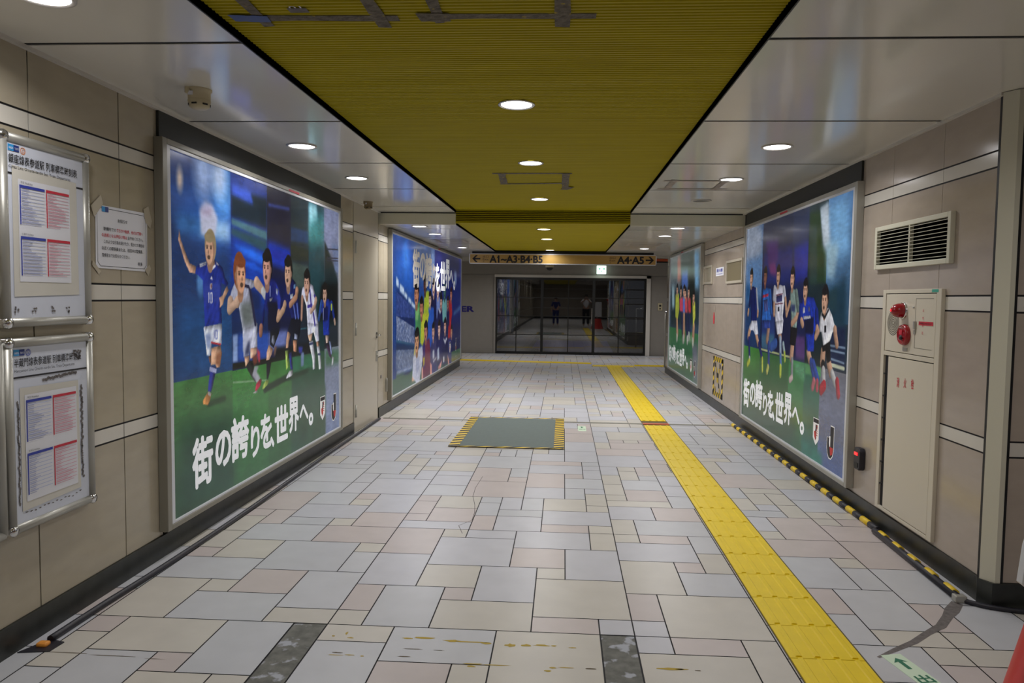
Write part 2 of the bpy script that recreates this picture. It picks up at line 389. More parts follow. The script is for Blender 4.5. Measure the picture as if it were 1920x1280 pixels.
# corner post: chamfered cream strip with dark joints
bm = bm_(); prism(bm, [(2.042, 3.56, .12), (2.036, 3.553, .12), (2.075, 3.492, .12), (2.098, 3.492, .12), (2.15, 3.55, .12), (2.06, 3.6, .12)], (0, 0, 2.317)); struct('trim_1', bm, 'fascia')
bm = bm_(); box(bm, 2.043, 2.06, 3.562, 3.584, .12, 2.437); box(bm, 2.098, 2.112, 3.494, 3.52, .12, 2.437); struct('trim_2', bm, 'black')
bm = bm_(); prism(bm, [(2.03, 3.56, 0), (2.06, 3.485, 0), (2.12, 3.485, 0), (2.12, 3.6, 0), (2.05, 3.6, 0)], (0, 0, .121)); struct('baseboard_corner', bm, 'baseboard')
# ceiling edge trims
bm = bm_(); box(bm, XL, XL + .02, -15, 8.45, 2.425, 2.44); box(bm, XR - .02, XR, 3.56, 8.45, 2.425, 2.44); box(bm, 2.1, 5.5, YC - .02, YC, 2.425, 2.44); struct('trim_3', bm, 'white_metal')
# rear of the corridor behind the camera
tiled_wall('wall_back', 'y', -15, 1, -2.19, 9, [.5 * k for k in range(-4, 18)])
tiled_wall('wall_right.004', 'x', 6.0, -1, -15, 3.5, [.6 * k - 15 for k in range(1, 31)])
# ================================================================ CEILING
YX0, YX1 = -1.28, .754
def ceil_panels(name, x0, x1, ys, z):
    bm = bm_(); g = .0135
    for a, b in zip(ys, ys[1:]): box(bm, x0, x1, a + g, b - g, z, z + .003, 0)
    box(bm, x0, x1, ys[0], ys[-1], z + .0032, z + .03, 1)
    return struct(name, bm, ['ceiling_white', 'ceiling_gap'])
ys = [2.835 + 1.27 * k for k in range(-15, 5)] + [8.49]
ys[-2] = 7.93
ceil_panels('ceiling', XL - .1, YX0, ys, ZC); ceil_panels('ceiling.001', XR + .1, XR + 4.2, [y for y in ys if y < 3.5] + [3.6], ZC)
ceil_panels('ceiling.002', YX1, XR + .1, ys, ZC)
ysl = [8.49, 9.01, 10.28, 11.55, 12.82, 14.09, 15.2]
ceil_panels('ceiling.003', XL - .1, YX0, ysl, ZL); ceil_panels('ceiling.004', YX1, XR + .1, ysl, ZL); ceil_panels('ceiling.005', YX0, YX1, [13.42, 14.09, 15.2], ZL)
bm = bm_(); box(bm, -9.5, 9.5, 15.1, YG + .1, ZT, ZT + .03); box(bm, -9.5, 9.5, 15.1, 15.2, ZL, ZT); struct('ceiling.006', bm, 'ceiling_white')
def yellow(name, y0, y1, z):
    bm = bm_(); p = .0265; n = int((y1 - y0) / p); hw = p * .36
    for k in range(n):
        y = y0 + (k + .5) * p; x0, x1 = YX0 + .004, YX1 - .004
        # shallow arched rib
        pr = [(y - hw, z + .012), (y - hw, z + .004), (y - hw * .6, z), (y + hw * .6, z), (y + hw, z + .004), (y + hw, z + .012)]
        a = [bm.verts.new((x0, q[0], q[1])) for q in pr]; b = [bm.verts.new((x1, q[0], q[1])) for q in pr]
        for i in range(len(pr) - 1): bm.faces.new((a[i], b[i], b[i + 1], a[i + 1]))
    box(bm, YX0 - .02, YX1 + .02, y0, y1, z + .012, z + .03, 1)
    return struct(name, bm, ['yellow_rib', 'yellow_back'])
ZY, ZYL = 2.468, 2.322
yellow('ceiling_yellow', -15, 8.46, ZY); yellow('ceiling_yellow.001', 8.50, 13.40, ZYL)
bm = bm_()
for x in (YX0, YX1):
    s = -1 if x < 0 else 1
    box(bm, min(x, x + s * .006), max(x, x + s * .006), -15, 8.49, ZC - .001, ZY + .03); box(bm, min(x, x + s * .006), max(x, x + s * .006), 8.49, 13.42, ZL - .001, ZYL + .03)
struct('trim_4', bm, 'black')
# step down between the two ceilings
bm = bm_(); box(bm, XL - .05, YX0, 8.46, 8.50, ZL - .001, ZC - .012); box(bm, YX1, XR + .05, 8.46, 8.50, ZL - .001, ZC - .012); struct('trim_5', bm, 'fascia')
bm = bm_(); box(bm, XL - .05, YX0, 8.462, 8.49, ZC - .012, ZC); box(bm, YX1, XR + .05, 8.462, 8.49, ZC - .012, ZC); struct('trim_6', bm, 'ceiling_gap')
bm = bm_()
for k in range(6):
    z = ZYL + .026 + k * .0215; box(bm, YX0, YX1, 8.455, 8.475, z, z + .011, 0)
box(bm, YX0, YX1, 8.475, 8.50, ZYL, ZY + .02, 1); box(bm, YX0, YX1, 8.455, 8.50, ZYL - .004, ZYL + .018, 0)
struct('ceiling_yellow_step', bm, ['yellow_rib', 'yellow_back'])
bm = bm_(); box(bm, YX0, YX1, 13.39, 13.42, ZL, ZYL + .02); struct('trim_7', bm, 'black')
# ================================================================ GATE WALL
bm = bm_(); box(bm, -9.5, -1.80, YG, YG + .1, 0, 2.05); box(bm, -9.5, 9.5, YG - .03, YG + .1, 2.055, ZT); box(bm, 2.22, 9.5, YG, YG + .1, 0, 2.05); box(bm, -9.5, -1.8, YG - .012, YG, 0, .14)
struct('wall_end', bm, 'grey_wall')
bm = bm_(); box(bm, -1.80, 2.22, YG - .06, YG + .08, 1.985, 2.052); box(bm, 2.115, 2.22, YG - .06, YG + .08, 0, 2.052); struct('trim_8', bm, 'white_metal')
bm = bm_(); box(bm, -1.82, -1.77, YG - .05, YG + .08, 0, 1.985); struct('trim_9', bm, 'grey_wall')
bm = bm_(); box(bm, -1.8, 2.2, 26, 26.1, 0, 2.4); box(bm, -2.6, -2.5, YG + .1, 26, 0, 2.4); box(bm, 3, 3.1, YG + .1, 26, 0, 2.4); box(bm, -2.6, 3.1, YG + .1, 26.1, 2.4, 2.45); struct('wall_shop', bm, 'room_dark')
bm = bm_(); poly(bm, [(x_, y_, .003) for x_, y_ in [(-.45, 19.6), (.1, 19.15), (1.35, 19.1), (1.5, 25), (-.9, 25), (-.9, 21)]]); tag(obj('tint_sheet', bm, 'tint_blue'), 'added deep blue floor sheet giving the dark gate glass its bluish tint', 'tint_patch')  # blue sheet added inside to imitate the bluish overlay in the glass
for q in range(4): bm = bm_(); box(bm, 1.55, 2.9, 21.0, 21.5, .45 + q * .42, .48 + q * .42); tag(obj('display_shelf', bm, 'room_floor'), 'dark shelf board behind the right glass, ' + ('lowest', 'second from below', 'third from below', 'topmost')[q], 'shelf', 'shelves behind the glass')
l = bpy.data.lights.new('shop_fill', 'AREA'); l.shape = 'DISK'; l.size = .4; l.energy = 5; shop = thing('added_shop_fill', 'added dim fill lamp lighting the blue sheet behind the gate glass', 'ceiling light', (.3, 22.5, 2.39)); lo = bpy.data.objects.new('lamp', l); COL.objects.link(lo); lo.parent = shop; bm = bm_(); lathe(bm, (.3, 22.5, 2.4), (0, 0, -1), [(.24, -.01), (.24, .004), (.2, .008), (0, .008)], 24); obj('fill_cover', bm, 'exit_white', shop); lo.location = (0, 0, -.01)  # added fill lamp, no known fitting; brightens the blue sheet behind the glass
gate = thing('glass_gate', 'closed dark glass double sliding doors in a black frame at the corridor end', 'glass door', (.17, YG, 0))
bm = bm_()
for x, w in ((-1.765, .03), (-1.233, .012), (-.564, .035), (.116, .012), (.773, .035), (1.42, .012), (2.09, .03)): box(bm, x - w, x + w, YG - .02, YG + .03, 0, 1.985)
for z, w in ((1.955, .03), (1.469, .009), (.983, .009), (.503, .009), (.03, .032)): box(bm, -1.77, 2.12, YG - .022, YG + .03, z - w, z + w)
obj('door_frame', bm, 'dark_metal', gate)
for a, b in ((-1.735, -.6), (-.53, .74), (.81, 2.06)):
    bm = bm_(); poly(bm, [(a, YG + .005, .06), (b, YG + .005, .06), (b, YG + .005, 1.925), (a, YG + .005, 1.925)]); obj('glass_pane', bm, 'glass', gate)
bm = bm_(); box(bm, .72, .735, YG - .03, YG - .02, .8, 1.2); obj('pull_handle', bm, 'chrome', gate)
# ================================================================ LAMPS
def downlight(x, y, z, label, lit=True, on_yellow=False, power=1.0):
    t = thing('downlight', label, 'ceiling light', (x, y, z), 'round ceiling downlights')
    bm = bm_(); lathe(bm, (x, y, z), (0, 0, -1), [(.082, .0), (.098, .001), (.098, .006), (.088, .008), (.082, .004)], 36); obj('trim_ring', bm, 'white_metal' if not on_yellow else 'chrome', t)
    bm = bm_(); lathe(bm, (x, y, z), (0, 0, -1), [(.0, .004), (.05, .004), (.083, .002)], 36); obj('lens', bm, 'lens' if lit else 'dark_lens', t)
    if lit:
        l = bpy.data.lights.new('lamp', 'AREA'); l.shape = 'DISK'; l.size = .15; l.energy = LAMP_W * power; l.color = (1, .985, .985); l.spread = math.radians(160)
        lo = bpy.data.objects.new('lamp', l); COL.objects.link(lo); lo.parent = t; lo.location = (0, 0, -.012)
    return t
ord_ = ['nearest', 'second', 'third', 'fourth', 'fifth', 'sixth', 'seventh', 'eighth']
LX, RX, MX = -1.755, 1.35, -.265
for i, y in enumerate((2.375, 4.765, 6.04)): downlight(LX, y, ZC, ('round white downlight cut by the upper left corner of the photo', 'round white downlight over the left poster, nearer of the two', 'round white downlight over the left poster, farther of the two')[i])
for i, y in enumerate((2.34, 4.775, 6.04)): downlight(RX, y, ZC, ('round white downlight at the upper right edge of the photo', 'round white downlight in the right ceiling beyond the air vent', 'round white downlight beside the grey tape outline on the right ceiling')[i])
downlight(RX, 7.33, ZC, 'unlit round downlight in the right ceiling just before the step', lit=False)
for i, y in enumerate((8.68, 9.73, 12.35)): downlight(LX, y, ZL, ('left low-ceiling downlight right after the step', 'left low-ceiling downlight next to the thin seam and tape', 'left low-ceiling downlight beside the exit sign end')[i], power=1.5)
for i, y in enumerate((8.69, 9.76, 12.22)): downlight(RX - .02, y, ZL, ('right low-ceiling downlight right after the step', 'right low-ceiling downlight, middle of three', 'right low-ceiling downlight above the A5 arrow of the sign')[i], power=1.5)
downlight(-2.07, 12.2, ZL, 'dark unlit round fitting over the far left poster', lit=False)
for i, y in enumerate((3.85, 5.49, 7.47)): downlight(MX, y, ZY - .001, ('largest downlight in the yellow ribbed ceiling', 'second downlight in the yellow ceiling, next to the taped rectangle', 'third downlight in the yellow ceiling, before the step')[i], on_yellow=True)
for i, y in enumerate((9.16, 10.68, 13.08)): downlight(MX, y, ZYL - .001, power=(1.8, 1.8, .3)[i], label=('first downlight on the lower yellow ceiling', 'middle downlight on the lower yellow ceiling', 'last downlight on the lower yellow ceiling, above the sign')[i], on_yellow=True)
for x, y, z, pw, lb in ((LX, -.1, ZC, .45, 'left, first'), (RX, -.1, ZC, .45, 'right, first'), (MX, -1.2, ZY - .001, .7, 'yellow ceiling, first'), (LX, -2.6, ZC, .8, 'left, second'), (RX, -2.6, ZC, .8, 'right, second'),
                        (3.8, 1.2, ZC, .5, 'far right bay'), (LX, -5, ZC, 1.6, 'left, third'), (RX, -5, ZC, 1.6, 'right, third'), (MX, -7.5, ZY - .001, 2, 'yellow ceiling, second'), (LX, -10, ZC, 2, 'left, fourth'), (RX, -10, ZC, 2, 'right, fourth'), (MX, -12.5, ZY - .001, 2, 'yellow ceiling, third')):
    downlight(x, y, z, 'round downlight in the ceiling behind the camera: ' + lb, power=pw)
for x, lb in ((-1.2, 'left of the gate centre'), (1.3, 'right of the gate centre'), (-4.2, 'second to the left'), (4.2, 'second to the right'), (-6.5, 'third to the left'), (6.5, 'third to the right')): downlight(x, 17, ZT, 'round downlight in the cross passage ceiling, ' + lb, power=2.0)
